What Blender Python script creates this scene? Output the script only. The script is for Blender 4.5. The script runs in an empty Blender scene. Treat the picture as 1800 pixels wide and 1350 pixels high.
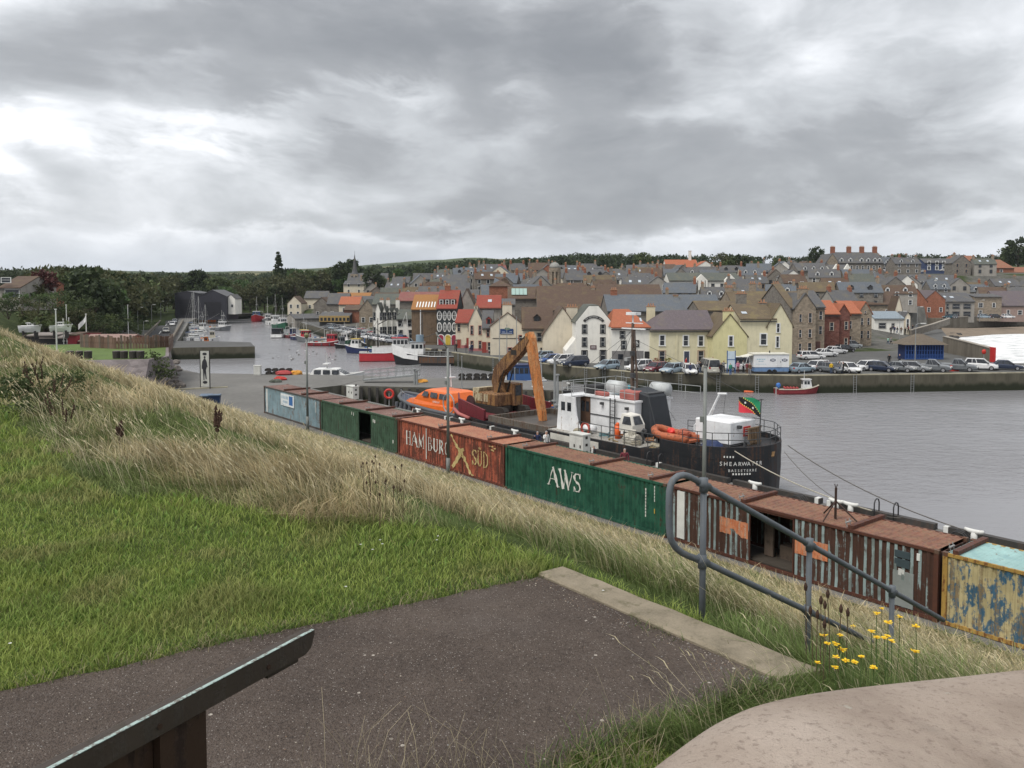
import bpy, math, random
import numpy as np
from math import radians, sin, cos, tan, pi, hypot, atan2
from mathutils import Vector, Matrix

random.seed(11)
NP = np.random.default_rng(7)
SC = bpy.context.scene
COL = SC.collection

# ------------------------------------------------------------------ camera
FPX, HZ, CAMZ = 1420.0, 508.0, 14.2
PITCH = radians(3.0)
SHIFT = 675 - HZ - FPX * tan(PITCH)
cd = bpy.data.cameras.new('camera')
cam = bpy.data.objects.new('camera', cd)
COL.objects.link(cam)
cam.location = (0, 0, CAMZ)
cam.rotation_euler = (pi / 2 - PITCH, 0, 0)
cd.sensor_width = 36
cd.lens = 36 * FPX / 1800
cd.shift_y = -SHIFT / 1800
cd.clip_start = 0.1
cd.clip_end = 9000
SC.camera = cam

# ------------------------------------------------------------------ sky, sun, exposure
SUN_AZ, SUN_EL = radians(228), radians(58)
world = bpy.data.worlds.new('World')
SC.world = world
world.use_nodes = True
SC.view_settings.view_transform = 'Standard'
SC.view_settings.look = 'None'
SC.view_settings.exposure = 0.92
SC.view_settings.gamma = 1.0
SC.view_settings.use_curve_mapping = False
sd = bpy.data.lights.new('sun', 'SUN')
sd.energy = 1.5
sd.angle = radians(25)
sd.color = (1.0, 0.96, 0.9)
sun = bpy.data.objects.new('sun', sd)
COL.objects.link(sun)
sun.rotation_euler = Vector((-sin(SUN_AZ) * cos(SUN_EL), -cos(SUN_AZ) * cos(SUN_EL), -sin(SUN_EL))).to_track_quat('-Z', 'Y').to_euler()

class NT:
 """tiny node-tree helper"""
 def __init__(s, tree):
  s.t = tree
  tree.nodes.clear()

 def n(s, typ, **kw):
  nd = s.t.nodes.new(typ)
  for k, v in kw.items():
   if k.startswith('i_'):
    key = k[2:]
    key = int(key) if key.isdigit() else key.replace('_', ' ')
    s.set(nd.inputs[key], v)
   else:
    setattr(nd, k, v)
  return nd

 def set(s, sock, v):
  if isinstance(v, bpy.types.NodeSocket):
   s.t.links.new(v, sock)
  elif isinstance(v, bpy.types.Node):
   s.t.links.new(v.outputs[0], sock)
  else:
   if sock.type == 'RGBA' and len(v) == 3:
    v = (*v, 1)
   sock.default_value = v

 def math(s, op, a, b=0.0, c=None, clamp=False):
  nd = s.n('ShaderNodeMath', operation=op, use_clamp=clamp)
  s.set(nd.inputs[0], a)
  s.set(nd.inputs[1], b)
  if c is not None:
   s.set(nd.inputs[2], c)
  return nd.outputs[0]

 def vmath(s, op, a, b=(0, 0, 0)):
  nd = s.n('ShaderNodeVectorMath', operation=op)
  s.set(nd.inputs[0], a)
  if op == 'SCALE':
   s.set(nd.inputs['Scale'], b)
  else:
   s.set(nd.inputs[1], b)
  return nd.outputs['Value'] if op in ('DOT_PRODUCT', 'LENGTH', 'DISTANCE') else nd.outputs[0]

 def mix(s, fac, a, b, mode='MIX'):
  nd = s.n('ShaderNodeMix', data_type='RGBA', blend_type=mode)
  s.set(nd.inputs[0], fac)
  s.set(nd.inputs[6], a)
  s.set(nd.inputs[7], b)
  return nd.outputs[2]

 def noise(s, vec, scale, detail=4, rough=0.55, dist=0.0):
  nd = s.n('ShaderNodeTexNoise')
  s.set(nd.inputs['Vector'], vec)
  nd.inputs['Scale'].default_value = scale
  nd.inputs['Detail'].default_value = detail
  nd.inputs['Roughness'].default_value = rough
  nd.inputs['Distortion'].default_value = dist
  return nd.outputs[0]

 def ramp(s, fac, stops, interp='LINEAR'):
  nd = s.n('ShaderNodeValToRGB')
  nd.color_ramp.interpolation = interp
  el = nd.color_ramp.elements
  while len(el) < len(stops):
   el.new(0.5)
  for e, (p, c) in zip(el, stops):
   e.position = p
   e.color = (*c, 1) if not isinstance(c, (int, float)) else (c, c, c, 1)
  s.set(nd.inputs[0], fac)
  return nd.outputs[0]

 def sstep(s, v, a, b, c0=0.0, c1=1.0):
  nd = s.n('ShaderNodeMapRange', interpolation_type='SMOOTHSTEP')
  s.set(nd.inputs[0], v)
  for i, x in zip((1, 2, 3, 4), (a, b, c0, c1)):
   nd.inputs[i].default_value = x
  return nd.outputs[0]

 def mapping(s, vec, scale=(1, 1, 1), loc=(0, 0, 0)):
  nd = s.n('ShaderNodeMapping')
  s.set(nd.inputs[0], vec)
  nd.inputs['Scale'].default_value = scale
  nd.inputs['Location'].default_value = loc
  return nd.outputs[0]

def build_world():
 T = NT(world.node_tree)
 tc = T.n('ShaderNodeTexCoord')
 D = tc.outputs['Generated']
 sep = T.n('ShaderNodeSeparateXYZ', i_0=D)
 X, Y, Z = sep.outputs
 sky = T.n('ShaderNodeTexSky', sky_type='NISHITA', sun_disc=False)
 sky.sun_elevation = SUN_EL
 sky.sun_rotation = SUN_AZ
 sky.air_density = 1.2
 sky.dust_density = 3.0
 blue = T.vmath('SCALE', sky.outputs[0], 0.06)
 Pv = T.mapping(D, (1, 1, 1.8), (2.1, 0.4, 1.3))
 warp = T.n('ShaderNodeTexNoise', i_Vector=Pv)
 warp.inputs['Scale'].default_value = 2.6
 warp.inputs['Detail'].default_value = 4
 Pw = T.vmath('ADD', Pv, T.vmath('SCALE', warp.outputs['Color'], 0.22))
 big = T.noise(Pw, 3.6, 10, 0.56)
 up = T.noise(T.vmath('ADD', Pw, (0, 0, 0.075)), 3.6, 6, 0.56)
 fine = T.noise(T.mapping(Pw, (0.8, 0.8, 1.25), (4.1, 0.3, 2)), 8.0, 9, 0.6)
 fup = T.noise(T.mapping(T.vmath('ADD', Pw, (0, 0, 0.03)), (0.8, 0.8, 1.25), (4.1, 0.3, 2)), 8.0, 5, 0.6)
 relief = T.math('ADD', T.math('MULTIPLY', T.math('SUBTRACT', up, big), 1.0), T.math('MULTIPLY', T.math('SUBTRACT', fup, fine), 0.55))
 yy = T.math('MAXIMUM', Y, 0.05)
 az = T.math('DIVIDE', X, yy)
 el = T.math('DIVIDE', Z, yy)
 wx = T.math('ADD', T.math('MULTIPLY', T.math('SUBTRACT', warp.outputs[0], 0.5), 0.35), T.math('MULTIPLY', T.math('SUBTRACT', fup, 0.5), 0.16))
 az2 = T.math('ADD', az, wx)
 el2 = T.math('ADD', el, T.math('MULTIPLY', T.math('SUBTRACT', fine, 0.5), 0.17))

 def blob(px, py, rx, ry, amp):
  a0, e0 = (px - 900) / FPX, (HZ - py) / FPX
  dx = T.math('DIVIDE', T.math('SUBTRACT', az2, a0), rx / FPX)
  dy = T.math('DIVIDE', T.math('SUBTRACT', el2, e0), ry / FPX)
  r2 = T.math('ADD', T.math('MULTIPLY', dx, dx), T.math('MULTIPLY', dy, dy))
  g = T.math('POWER', 2.718, T.math('MULTIPLY', r2, -1.0))
  return T.math('MULTIPLY', g, amp)
 tot = None
 for b in [(380, 70, 420, 95, -0.42), (900, 90, 300, 90, -0.42), (1040, 150, 120, 45, -0.16), (430, 190, 120, 40, -0.2),
       (760, 195, 90, 45, -0.2), (1000, 290, 330, 70, -0.25), (300, 320, 330, 65, -0.2), (1500, 150, 260, 60, -0.1),
       (1560, 250, 330, 55, -0.26), (1300, 370, 700, 40, -0.22), (500, 390, 500, 32, -0.1),
       (85, 215, 85, 38, 0.36), (0, 310, 55, 50, 0.4), (330, 130, 60, 30, 0.16), (620, 165, 130, 28, 0.26), (880, 160, 50, 25, 0.2),
       (1130, 60, 110, 70, 0.2), (350, 235, 240, 28, 0.22), (1600, 60, 260, 60, 0.08), (1200, 215, 240, 36, 0.08), (500, 415, 600, 14, 0.12), (1500, 415, 400, 12, 0.1)]:
  g = blob(*b)
  tot = g if tot is None else T.math('ADD', tot, g)
 front = T.sstep(Y, 0.0, 0.25)
 tot = T.math('MULTIPLY', T.math('MULTIPLY', tot, front), 0.95)
 dens = T.math('ADD', T.math('ADD', T.math('MULTIPLY', T.math('SUBTRACT', big, 0.5), 1.3), T.math('MULTIPLY', T.math('SUBTRACT', fine, 0.5), 0.75)), 0.49)
 lum = T.math('ADD', T.math('ADD', dens, tot), relief)
 lum = T.math('DIVIDE', T.math('ADD', lum, 0.45), 1.55, clamp=True)
 colr = T.ramp(lum, [(0.0, (0.15, 0.16, 0.175)), (0.226, (0.2, 0.21, 0.225)), (0.419, (0.27, 0.28, 0.295)), (0.561, (0.4, 0.415, 0.435)), (0.69, (0.57, 0.585, 0.61)), (0.819, (0.78, 0.79, 0.81)), (0.987, (1.0, 0.99, 0.975))])
 hz = T.sstep(Z, 0.0, 0.085, 1.0, 0.0)
 colr = T.mix(T.math('MULTIPLY', hz, 0.55), colr, (0.50, 0.545, 0.61))
 colr = T.mix(0.06, colr, blue)
 ground = T.sstep(Z, -0.05, 0.0)
 colr = T.mix(ground, (0.16, 0.16, 0.15), colr)
 bg = T.n('ShaderNodeBackground', i_Color=colr, i_Strength=0.9)
 out = T.n('ShaderNodeOutputWorld')
 T.t.links.new(bg.outputs[0], out.inputs[0])

build_world()

# ------------------------------------------------------------------ photo pixel <-> place
def ray(px, py):
 x = (px - 900) / FPX
 y = (675 - SHIFT - py) / FPX
 return Vector((x, cos(PITCH) + y * sin(PITCH), -sin(PITCH) + y * cos(PITCH)))

def at(px, py, z):
 d = ray(px, py)
 return Vector((0, 0, CAMZ)) + d * ((z - CAMZ) / d.z)

def atY(px, py, Y):
 d = ray(px, py)
 return Vector((0, 0, CAMZ)) + d * (Y / d.y)

QD = Vector((0.623, -0.782, 0)).normalized()
QN = Vector((-QD.y, QD.x, 0))
QROT = atan2(QD.y, QD.x)

def Q(q, p, z=0.0):
 return QD * q + QN * p + Vector((0, 0, z))

def atp(px, py, p):
 d = ray(px, py)
 return Vector((0, 0, CAMZ)) + d * (p / d.dot(QN))

def qof(v):
 return v.dot(QD)

ZQ = 2.4
ZP = 11.77

# ------------------------------------------------------------------ mesh building
class MB:
 def __init__(s):
  s.v, s.f, s.m = [], [], []
  s.M = None

 def add(s, vs, fs, mi=0):
  b = len(s.v)
  if s.M is not None:
   vs = [s.M @ Vector(v) for v in vs]
  s.v += [tuple(v) for v in vs]
  s.f += [tuple(b + i for i in f) for f in fs]
  s.m += [mi] * len(fs)
  return s

 def box(s, x0, x1, y0, y1, z0, z1, mi=0):
  return s.add([(x0, y0, z0), (x1, y0, z0), (x1, y1, z0), (x0, y1, z0), (x0, y0, z1), (x1, y0, z1), (x1, y1, z1), (x0, y1, z1)],
          [(3, 2, 1, 0), (4, 5, 6, 7), (0, 1, 5, 4), (1, 2, 6, 5), (2, 3, 7, 6), (3, 0, 4, 7)], mi)

 def cyl(s, p0, p1, r0, r1=None, n=8, mi=0, caps=True):
  r1 = r0 if r1 is None else r1
  p0, p1 = Vector(p0), Vector(p1)
  d = (p1 - p0).normalized()
  a = d.orthogonal().normalized()
  b = d.cross(a)
  vs = []
  for p, r in ((p0, r0), (p1, r1)):
   for i in range(n):
    t = 2 * pi * i / n
    vs.append(p + a * (r * cos(t)) + b * (r * sin(t)))
  fs = [(i, (i + 1) % n, n + (i + 1) % n, n + i) for i in range(n)]
  if caps:
   fs += [tuple(range(n - 1, -1, -1)), tuple(range(n, 2 * n))]
  return s.add(vs, fs, mi)

 def tube(s, pts, r, n=6, mi=0):
  pts = [Vector(p) for p in pts]
  rs = r if isinstance(r, (list, tuple)) else [r] * len(pts)
  vs, fs = [], []
  a = None
  for k, p in enumerate(pts):
   d = (pts[min(k + 1, len(pts) - 1)] - pts[max(k - 1, 0)]).normalized()
   a = d.orthogonal().normalized() if a is None else (a - d * a.dot(d)).normalized()
   b = d.cross(a)
   for i in range(n):
    t = 2 * pi * i / n
    vs.append(p + a * (rs[k] * cos(t)) + b * (rs[k] * sin(t)))
  for k in range(len(pts) - 1):
   for i in range(n):
    j = (i + 1) % n
    fs.append((k * n + i, k * n + j, (k + 1) * n + j, (k + 1) * n + i))
  m = (len(pts) - 1) * n
  fs += [tuple(range(n - 1, -1, -1)), tuple(range(m, m + n))]
  return s.add(vs, fs, mi)

 def prism(s, poly, lo, hi, ax='y', mi=0):
  def mk(a, b, c):
   return {'y': (a, c, b), 'x': (c, a, b), 'z': (a, b, c)}[ax]
  n = len(poly)
  vs = [mk(a, b, lo) for a, b in poly] + [mk(a, b, hi) for a, b in poly]
  fs = [tuple(range(n)), tuple(range(2 * n - 1, n - 1, -1))]
  fs += [(i, n + i, n + (i + 1) % n, (i + 1) % n) for i in range(n)]
  return s.add(vs, fs, mi)

 def loft(s, rings, mi=0, cap=True, closed=True):
  n = len(rings[0])
  vs = [v for r in rings for v in r]
  fs = []
  for k in range(len(rings) - 1):
   for i in range(n if closed else n - 1):
    j = (i + 1) % n
    fs.append((k * n + i, k * n + j, (k + 1) * n + j, (k + 1) * n + i))
  if cap:
   fs += [tuple(range(n - 1, -1, -1)), tuple(range((len(rings) - 1) * n, len(rings) * n))]
  return s.add(vs, fs, mi)

 def mesh(s, name, mats, smooth=False):
  me = bpy.data.meshes.new(name)
  me.from_pydata(s.v, [], s.f)
  mats = mats if isinstance(mats, (list, tuple)) else [mats]
  for m in mats:
   me.materials.append(m)
  if len(mats) > 1:
   me.polygons.foreach_set('material_index', s.m)
  if smooth:
   me.polygons.foreach_set('use_smooth', [True] * len(me.polygons))
  me.update()
  return me

 def build(s, name, mats, parent=None, smooth=False, loc=None, rz=0, fix=True):
  me = s.mesh(name, mats, smooth)
  if fix:
   fixn(me)
  return link(name, me, parent, loc, rz)

def fixn(me):
 import bmesh
 bm = bmesh.new()
 bm.from_mesh(me)
 bmesh.ops.recalc_face_normals(bm, faces=bm.faces)
 bm.to_mesh(me)
 bm.free()

def link(name, me, parent=None, loc=None, rz=0):
 o = bpy.data.objects.new(name, me)
 COL.objects.link(o)
 if loc is not None:
  o.location = loc
 if rz:
  o.rotation_euler = (0, 0, rz)
 if parent is not None:
  o.parent = parent
 return o

def tag(o, label=None, cat=None, group=None, kind=None):
 if label:
  o['label'] = label
 if cat:
  o['category'] = cat
 if group:
  o['group'] = group
 if kind:
  o['kind'] = kind
 return o

def thing(name, label, cat, loc=(0, 0, 0), rz=0, group=None):
 return tag(link(name, None, None, loc, rz), label, cat, group)

def copy_tree(o, parent=None):
 c = o.copy()
 COL.objects.link(c)
 c.parent = parent
 for ch in o.children:
  copy_tree(ch, c)
 return c

def struct(o):
 o['kind'] = 'structure'
 return o

# ------------------------------------------------------------------ materials
MATS = {}

def new_mat(name):
 m = bpy.data.materials.new(name)
 m.use_nodes = True
 return m, NT(m.node_tree)

def finish(T, col, rough=0.7, metal=0.0, bump=None, bs=0.3, bd=0.02, spec=0.4):
 b = T.n('ShaderNodeBsdfPrincipled')
 T.set(b.inputs['Base Color'], col)
 T.set(b.inputs['Roughness'], rough)
 T.set(b.inputs['Metallic'], metal)
 b.inputs['Specular IOR Level'].default_value = spec
 if bump is not None:
  bn = T.n('ShaderNodeBump')
  bn.inputs['Strength'].default_value = bs
  bn.inputs['Distance'].default_value = bd
  T.set(bn.inputs['Height'], bump)
  T.t.links.new(bn.outputs[0], b.inputs['Normal'])
 o = T.n('ShaderNodeOutputMaterial')
 T.t.links.new(b.outputs[0], o.inputs[0])
 return b

def mul(c, k):
 return tuple(min(1.0, x * k) for x in c[:3])

def pm(name, col, rough=0.7, var=0.18, scale=1.5, metal=0.0, bump=0.0, spec=0.35):
 """plain painted / stone surface with uneven tone and some vertical weather streaks"""
 if name in MATS:
  return MATS[name]
 m, T = new_mat(name)
 tc = T.n('ShaderNodeTexCoord').outputs['Object']
 n1 = T.noise(tc, scale, 6, 0.6)
 n2 = T.noise(T.mapping(tc, (3, 3, 0.35)), scale * 1.3, 4, 0.6)
 f = T.math('ADD', T.math('MULTIPLY', n1, 0.6), T.math('MULTIPLY', n2, 0.4))
 c = T.ramp(f, [(0.3, mul(col, 1 - var * 1.6)), (0.5, col), (0.72, mul(col, 1 + var * 0.6))])
 bh = T.noise(tc, scale * 14, 3, 0.6) if bump else None
 finish(T, c, rough, metal, bh, bump, 0.02, spec)
 MATS[name] = m
 return m

def stone(name, col, scale=1.6, var=0.35, rough=0.9):
 if name in MATS:
  return MATS[name]
 m, T = new_mat(name)
 tc = T.n('ShaderNodeTexCoord').outputs['Object']
 v = T.n('ShaderNodeTexVoronoi', i_Vector=T.mapping(tc, (1, 1, 1.6)))
 v.inputs['Scale'].default_value = scale * 1.6
 n = T.noise(tc, scale * 0.5, 5, 0.65)
 g = T.n('ShaderNodeSeparateColor', i_0=v.outputs['Color'])
 f = T.math('ADD', T.math('MULTIPLY', g.outputs[0], 0.45), T.math('MULTIPLY', n, 0.6))
 c = T.ramp(f, [(0.2, mul(col, 1 - var)), (0.5, col), (0.85, mul(col, 1 + var * 0.7))])
 edge = T.sstep(v.outputs['Distance'], 0.0, 0.55)
 finish(T, c, rough, 0, T.math('SUBTRACT', T.math('MULTIPLY', n, 0.6), edge), 0.5, 0.05, 0.25)
 MATS[name] = m
 return m

def roofm(name, col, lichen=(0.2, 0.17, 0.1), amt=0.35, rows=3.2):
 """slates / pantiles: courses across the slope, patchy tone and lichen"""
 if name in MATS:
  return MATS[name]
 m, T = new_mat(name)
 tc = T.n('ShaderNodeTexCoord').outputs['Object']
 sp = T.n('ShaderNodeSeparateXYZ', i_0=tc)
 w = T.math('FRACT', T.math('MULTIPLY', sp.outputs[2], rows))
 br = T.n('ShaderNodeTexBrick')
 cb = T.n('ShaderNodeCombineXYZ')
 T.set(cb.inputs[0], T.math('ADD', sp.outputs[0], sp.outputs[1]))
 T.set(cb.inputs[1], sp.outputs[2])
 T.set(br.inputs['Vector'], cb.outputs[0])
 br.inputs['Scale'].default_value = rows
 br.inputs['Mortar Size'].default_value = 0.03
 T.set(br.inputs['Color1'], mul(col, 0.82))
 T.set(br.inputs['Color2'], mul(col, 1.2))
 T.set(br.inputs['Mortar'], mul(col, 0.6))
 n = T.noise(tc, 0.55, 6, 0.65)
 n3 = T.noise(T.mapping(tc, (2.5, 2.5, 0.4)), 1.0, 4, 0.6)
 c = T.mix(T.sstep(n3, 0.3, 0.75), mul(col, 0.75), br.outputs[0])
 c = T.mix(T.math('MULTIPLY', T.sstep(n, 0.48, 0.68), amt), c, lichen)
 finish(T, c, 0.8, 0, w, 0.35, 0.04, 0.3)
 MATS[name] = m
 return m

def glassm():
 if 'glass' in MATS:
  return MATS['glass']
 m, T = new_mat('window_glass')
 tc = T.n('ShaderNodeTexCoord').outputs['Object']
 n = T.noise(tc, 2.0, 3)
 finish(T, T.ramp(n, [(0.35, (0.012, 0.014, 0.018)), (0.7, (0.05, 0.055, 0.065))]), 0.12, 0, None, spec=0.5)
 MATS['glass'] = m
 return m

def gloss(name, col, rough=0.25, coat=0.5):
 if name in MATS:
  return MATS[name]
 m, T = new_mat(name)
 tc = T.n('ShaderNodeTexCoord').outputs['Object']
 n = T.noise(tc, 2.5, 4)
 c = T.ramp(n, [(0.3, mul(col, 0.88)), (0.7, mul(col, 1.05))])
 b = finish(T, c, rough)
 b.inputs['Coat Weight'].default_value = coat
 b.inputs['Coat Roughness'].default_value = 0.1
 MATS[name] = m
 return m

def worn(name, paint, rust=(0.16, 0.06, 0.03), amt=0.4, streak=1.0, paint2=None, scale=1.0, rust2=(0.05, 0.025, 0.018), p2=0.5, ridge=0.0):
 """paint over corroding steel: vertical runs, blotches, bare patches"""
 if name in MATS:
  return MATS[name]
 m, T = new_mat(name)
 tc = T.n('ShaderNodeTexCoord').outputs['Object']
 big = T.noise(tc, 0.7 * scale, 6, 0.65)
 st = T.noise(T.mapping(tc, (5, 5, 0.35 / max(streak, .05))), 1.2 * scale, 6, 0.65)
 fine = T.noise(tc, 7 * scale, 5, 0.7)
 p = T.ramp(big, [(0.3, mul(paint, 0.72)), (0.55, paint), (0.75, mul(paint, 1.2))])
 if paint2:
  k = T.math('ADD', T.math('MULTIPLY', T.noise(T.mapping(tc, (1, 1, 0.6), (3, 1, 5)), 2.1 * scale, 6, 0.7), 0.7), T.math('MULTIPLY', st, 0.3))
  p = T.mix(T.sstep(k, p2 - 0.03, p2 + 0.03), p, paint2)
 r = T.mix(fine, rust2, rust)
 k = T.math('ADD', T.math('ADD', T.math('MULTIPLY', st, 0.55), T.math('MULTIPLY', big, 0.25)), T.math('MULTIPLY', fine, 0.3))
 if ridge:
  fx = T.math('FRACT', T.math('DIVIDE', T.n('ShaderNodeSeparateXYZ', i_0=tc).outputs[0], 0.29))
  k = T.math('SUBTRACT', k, T.math('MULTIPLY', T.math('MULTIPLY', T.sstep(fx, .42, .34), T.sstep(T.noise(T.mapping(tc, (3.4, 0, 0.25)), 1.0, 3), .38, .55)), ridge))
 th = 0.78 - amt * 0.46
 f = T.sstep(k, th - 0.05, th + 0.05)
 c = T.mix(f, p, r)
 finish(T, c, T.sstep(f, 0, 1, 0.55, 0.9), 0, T.math('ADD', fine, f), 0.25, 0.01, 0.3)
 MATS[name] = m
 return m
# ================================================================== SETTING
def interp(x, tab):
 return float(np.interp(x, [a for a, b in tab], [b for a, b in tab]))

RISE = [(0, 0), (150, 0), (175, .6), (200, 2.4), (230, 5.8), (260, 9), (300, 12), (340, 14.8), (400, 17), (500, 20), (700, 28), (1000, 38), (1500, 58), (2500, 105), (5000, 180)]
AZF = [(-1, .3), (-.42, .2), (-.30, .15), (-.2, .5), (-.1, .85), (0, 1), (.3, 1), (.4, 1.2), (1, 1.2)]
AZFAR = [(-1, .75), (-.42, .62), (-.3, .6), (-.2, .8), (-.05, 1), (.2, .95), (.35, .8), (1, .75)]

def smooth(t):
 t = min(1, max(0, t))
 return t * t * (3 - 2 * t)

def road_x(Y):
 return -80 - max(0, Y - 167) * 0.362

def land_h(x, y):
 u = x / y
 far = smooth((y - 500) / 700)
 a = interp(u, AZF) * (1 - far) + interp(u, AZFAR) * far
 z = ZQ - 0.06 + a * interp(y - 70 * smooth((-u - .03) / .14) * smooth((460 - y) / 150), RISE)
 if y < 480:
  dl = road_x(y) - 7 - x
  if dl > 0:
   z = max(z, ZQ - 0.06 + 12.5 * smooth(dl / 55) * smooth((620 - y) / 250))
 if u > 0.42 and y < 330:
  k = smooth((u - .42) / .1)
  z = z * (1 - k) + max(5.3, z * 0.62) * k if y > 240 else z * (1 - k) + 2.34 * k
 if y > 500:
  z += smooth((y - 500) / 150) * (3.0 * sin(x * .011 + y * .004) + 2 * sin(x * .023 - y * .009 + 1))
 return z

def pip(poly, x, y):
 c = False
 n = len(poly)
 for i in range(n):
  x1, y1 = poly[i]
  x2, y2 = poly[(i + 1) % n]
  if (y1 > y) != (y2 > y) and x < (x2 - x1) * (y - y1) / (y2 - y1) + x1:
   c = not c
 return c

xy = lambda v: (v.x, v.y)
RB = [xy(at(a, b, ZQ)) for a, b in [(447, 551), (500, 558), (560, 576), (640, 594), (700, 606), (742, 612.5), (830, 625), (1000, 645), (1130, 656), (1400, 661), (1800, 656), (2100, 655)]]
LB = [xy(at(a, b, ZQ)) for a, b in [(302, 612), (318, 590), (332, 566), (352, 556), (395, 553)]]
BAYP = [xy(at(a, b, ZQ)) for a, b in [(2100, 638), (1748, 638.5), (1672, 600), (1655, 579)]] + [xy(at(1700, 572, 1.0)), xy(at(1800, 566, 1.0)), xy(at(2000, 563, 1.0)), (330, 300), (330, 118)]
WATERP = [(-52, 90)] + LB + RB + [(400, 60), (60, -40), (20, 40), (-20, 92)]

def mat_land():
 m, T = new_mat('town_ground')
 g = T.n('ShaderNodeNewGeometry').outputs['Position']
 sp = T.n('ShaderNodeSeparateXYZ', i_0=g)
 n1 = T.noise(g, 0.035, 6, 0.6)
 n2 = T.noise(g, 0.4, 5, 0.65)
 green = T.ramp(n2, [(0.3, (0.026, 0.038, 0.014)), (0.6, (0.05, 0.066, 0.023)), (0.8, (0.09, 0.095, 0.04))])
 pave = T.ramp(n2, [(0.3, (0.07, 0.068, 0.062)), (0.7, (0.15, 0.145, 0.13))])
 far = T.sstep(sp.outputs[1], 330, 460)
 left = T.sstep(sp.outputs[0], -70, -95)
 k = T.math('MAXIMUM', T.math('MAXIMUM', far, left), T.sstep(n1, 0.52, 0.6))
 c = T.mix(k, pave, green)
 field = T.n('ShaderNodeTexVoronoi', i_Vector=g)
 field.inputs['Scale'].default_value = 0.0045
 fc = T.n('ShaderNodeSeparateColor', i_0=field.outputs['Color'])
 fcol = T.ramp(fc.outputs[0], [(0.0, (0.045, 0.065, 0.025)), (0.45, (0.065, 0.085, 0.03)), (0.8, (0.15, 0.14, 0.07)), (1.0, (0.05, 0.07, 0.025))], 'CONSTANT')
 c = T.mix(T.sstep(sp.outputs[1], 560, 700), c, fcol)
 finish(T, c, 0.95, 0, n2, 0.4, 0.2, 0.1)
 return m

def quay_mat(name, top, wall, weed=1.3):
 """concrete deck, block walls, weed and wet tide band on the lower wall"""
 m, T = new_mat(name)
 ge = T.n('ShaderNodeNewGeometry')
 g = ge.outputs['Position']
 sp = T.n('ShaderNodeSeparateXYZ', i_0=g)
 nz = T.n('ShaderNodeSeparateXYZ', i_0=ge.outputs['True Normal']).outputs[2]
 n1 = T.noise(g, 0.16, 6, 0.65)
 n2 = T.noise(g, 2.0, 5, 0.65)
 n3 = T.noise(T.mapping(g, (1, 1, 0.12)), 1.1, 5, 0.65)
 ct = T.ramp(T.math('ADD', T.math('MULTIPLY', n1, 0.65), T.math('MULTIPLY', n2, 0.35)), [(0.3, mul(top, .72)), (0.5, top), (0.72, mul(top, 1.3))])
 cw = T.ramp(T.math('ADD', T.math('MULTIPLY', n3, 0.6), T.math('MULTIPLY', n1, 0.4)), [(0.3, mul(wall, .5)), (0.52, wall), (0.75, mul(wall, 1.45))])
 wb = T.math('SUBTRACT', sp.outputs[2], T.math('MULTIPLY', T.math('SUBTRACT', n3, 0.5), 1.6))
 cw = T.mix(T.sstep(wb, weed + 0.25, weed - 0.5), cw, (0.022, 0.026, 0.014))
 c = T.mix(T.sstep(nz, 0.4, 0.7), cw, ct)
 finish(T, c, 0.88, 0, n2, 0.3, 0.03, 0.25)
 return m

M_LAND = mat_land()
M_QUAY = quay_mat('quay_concrete', (0.155, 0.15, 0.14), (0.105, 0.1, 0.08))
M_QUAY2 = quay_mat('town_quay_stone', (0.1, 0.1, 0.097), (0.1, 0.092, 0.068), 1.15)

def build_land():
 us = np.concatenate([np.linspace(-1.0, -.3, 60), np.linspace(-.295, .75, 110)])
 ys = np.concatenate([np.arange(95, 300, 4.0), np.geomspace(300, 4500, 55)])
 nu = len(us)
 vs = []
 for y in ys:
  for u in us:
   x = u * y
   z = land_h(x, y)
   if any(pip(WATERP, x + a, y + b) or pip(BAYP, x + a, y + b) for a, b in ((0, 0), (-5, -5), (5, -5), (-5, 6), (5, 6))) or (y < 112 and x > -110):
    z = -4
   vs.append((x, y, z))
 fs = []
 for j in range(len(ys) - 1):
  for i in range(nu - 1):
   a = j * nu + i
   fs.append((a, a + 1, a + nu + 1, a + nu))
 mb = MB()
 mb.v, mb.f, mb.m = vs, fs, [0] * len(fs)
 struct(mb.build('terrain', M_LAND, smooth=True, fix=False))

build_land()

def mat_water():
 m, T = new_mat('harbour_water')
 g = T.n('ShaderNodeNewGeometry').outputs['Position']
 n1 = T.noise(T.mapping(g, (1, 1.7, 1)), 0.55, 4, 0.55, 0.4)
 n2 = T.noise(T.mapping(g, (1, 1.5, 1), (5, 3, 0)), 2.1, 4, 0.6, 0.3)
 n3 = T.noise(g, 0.035, 3, 0.5)
 rip = T.sstep(n3, 0.38, 0.62, 0.3, 1.25)
 h = T.math('ADD', T.math('MULTIPLY', n1, 0.75), T.math('MULTIPLY', n2, 0.3))
 h = T.math('MULTIPLY', h, rip)
 b = finish(T, (0.215, 0.213, 0.222), 0.2, 0, h, 0.7, 0.34, 0.5)
 b.inputs['IOR'].default_value = 1.33
 return m

mb = MB()
mb.add([(-700, 10, 0), (2500, 10, 0), (2500, 900, 0), (-700, 900, 0)], [(0, 1, 2, 3)])
struct(mb.build('harbour_water', mat_water(), fix=False))

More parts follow.
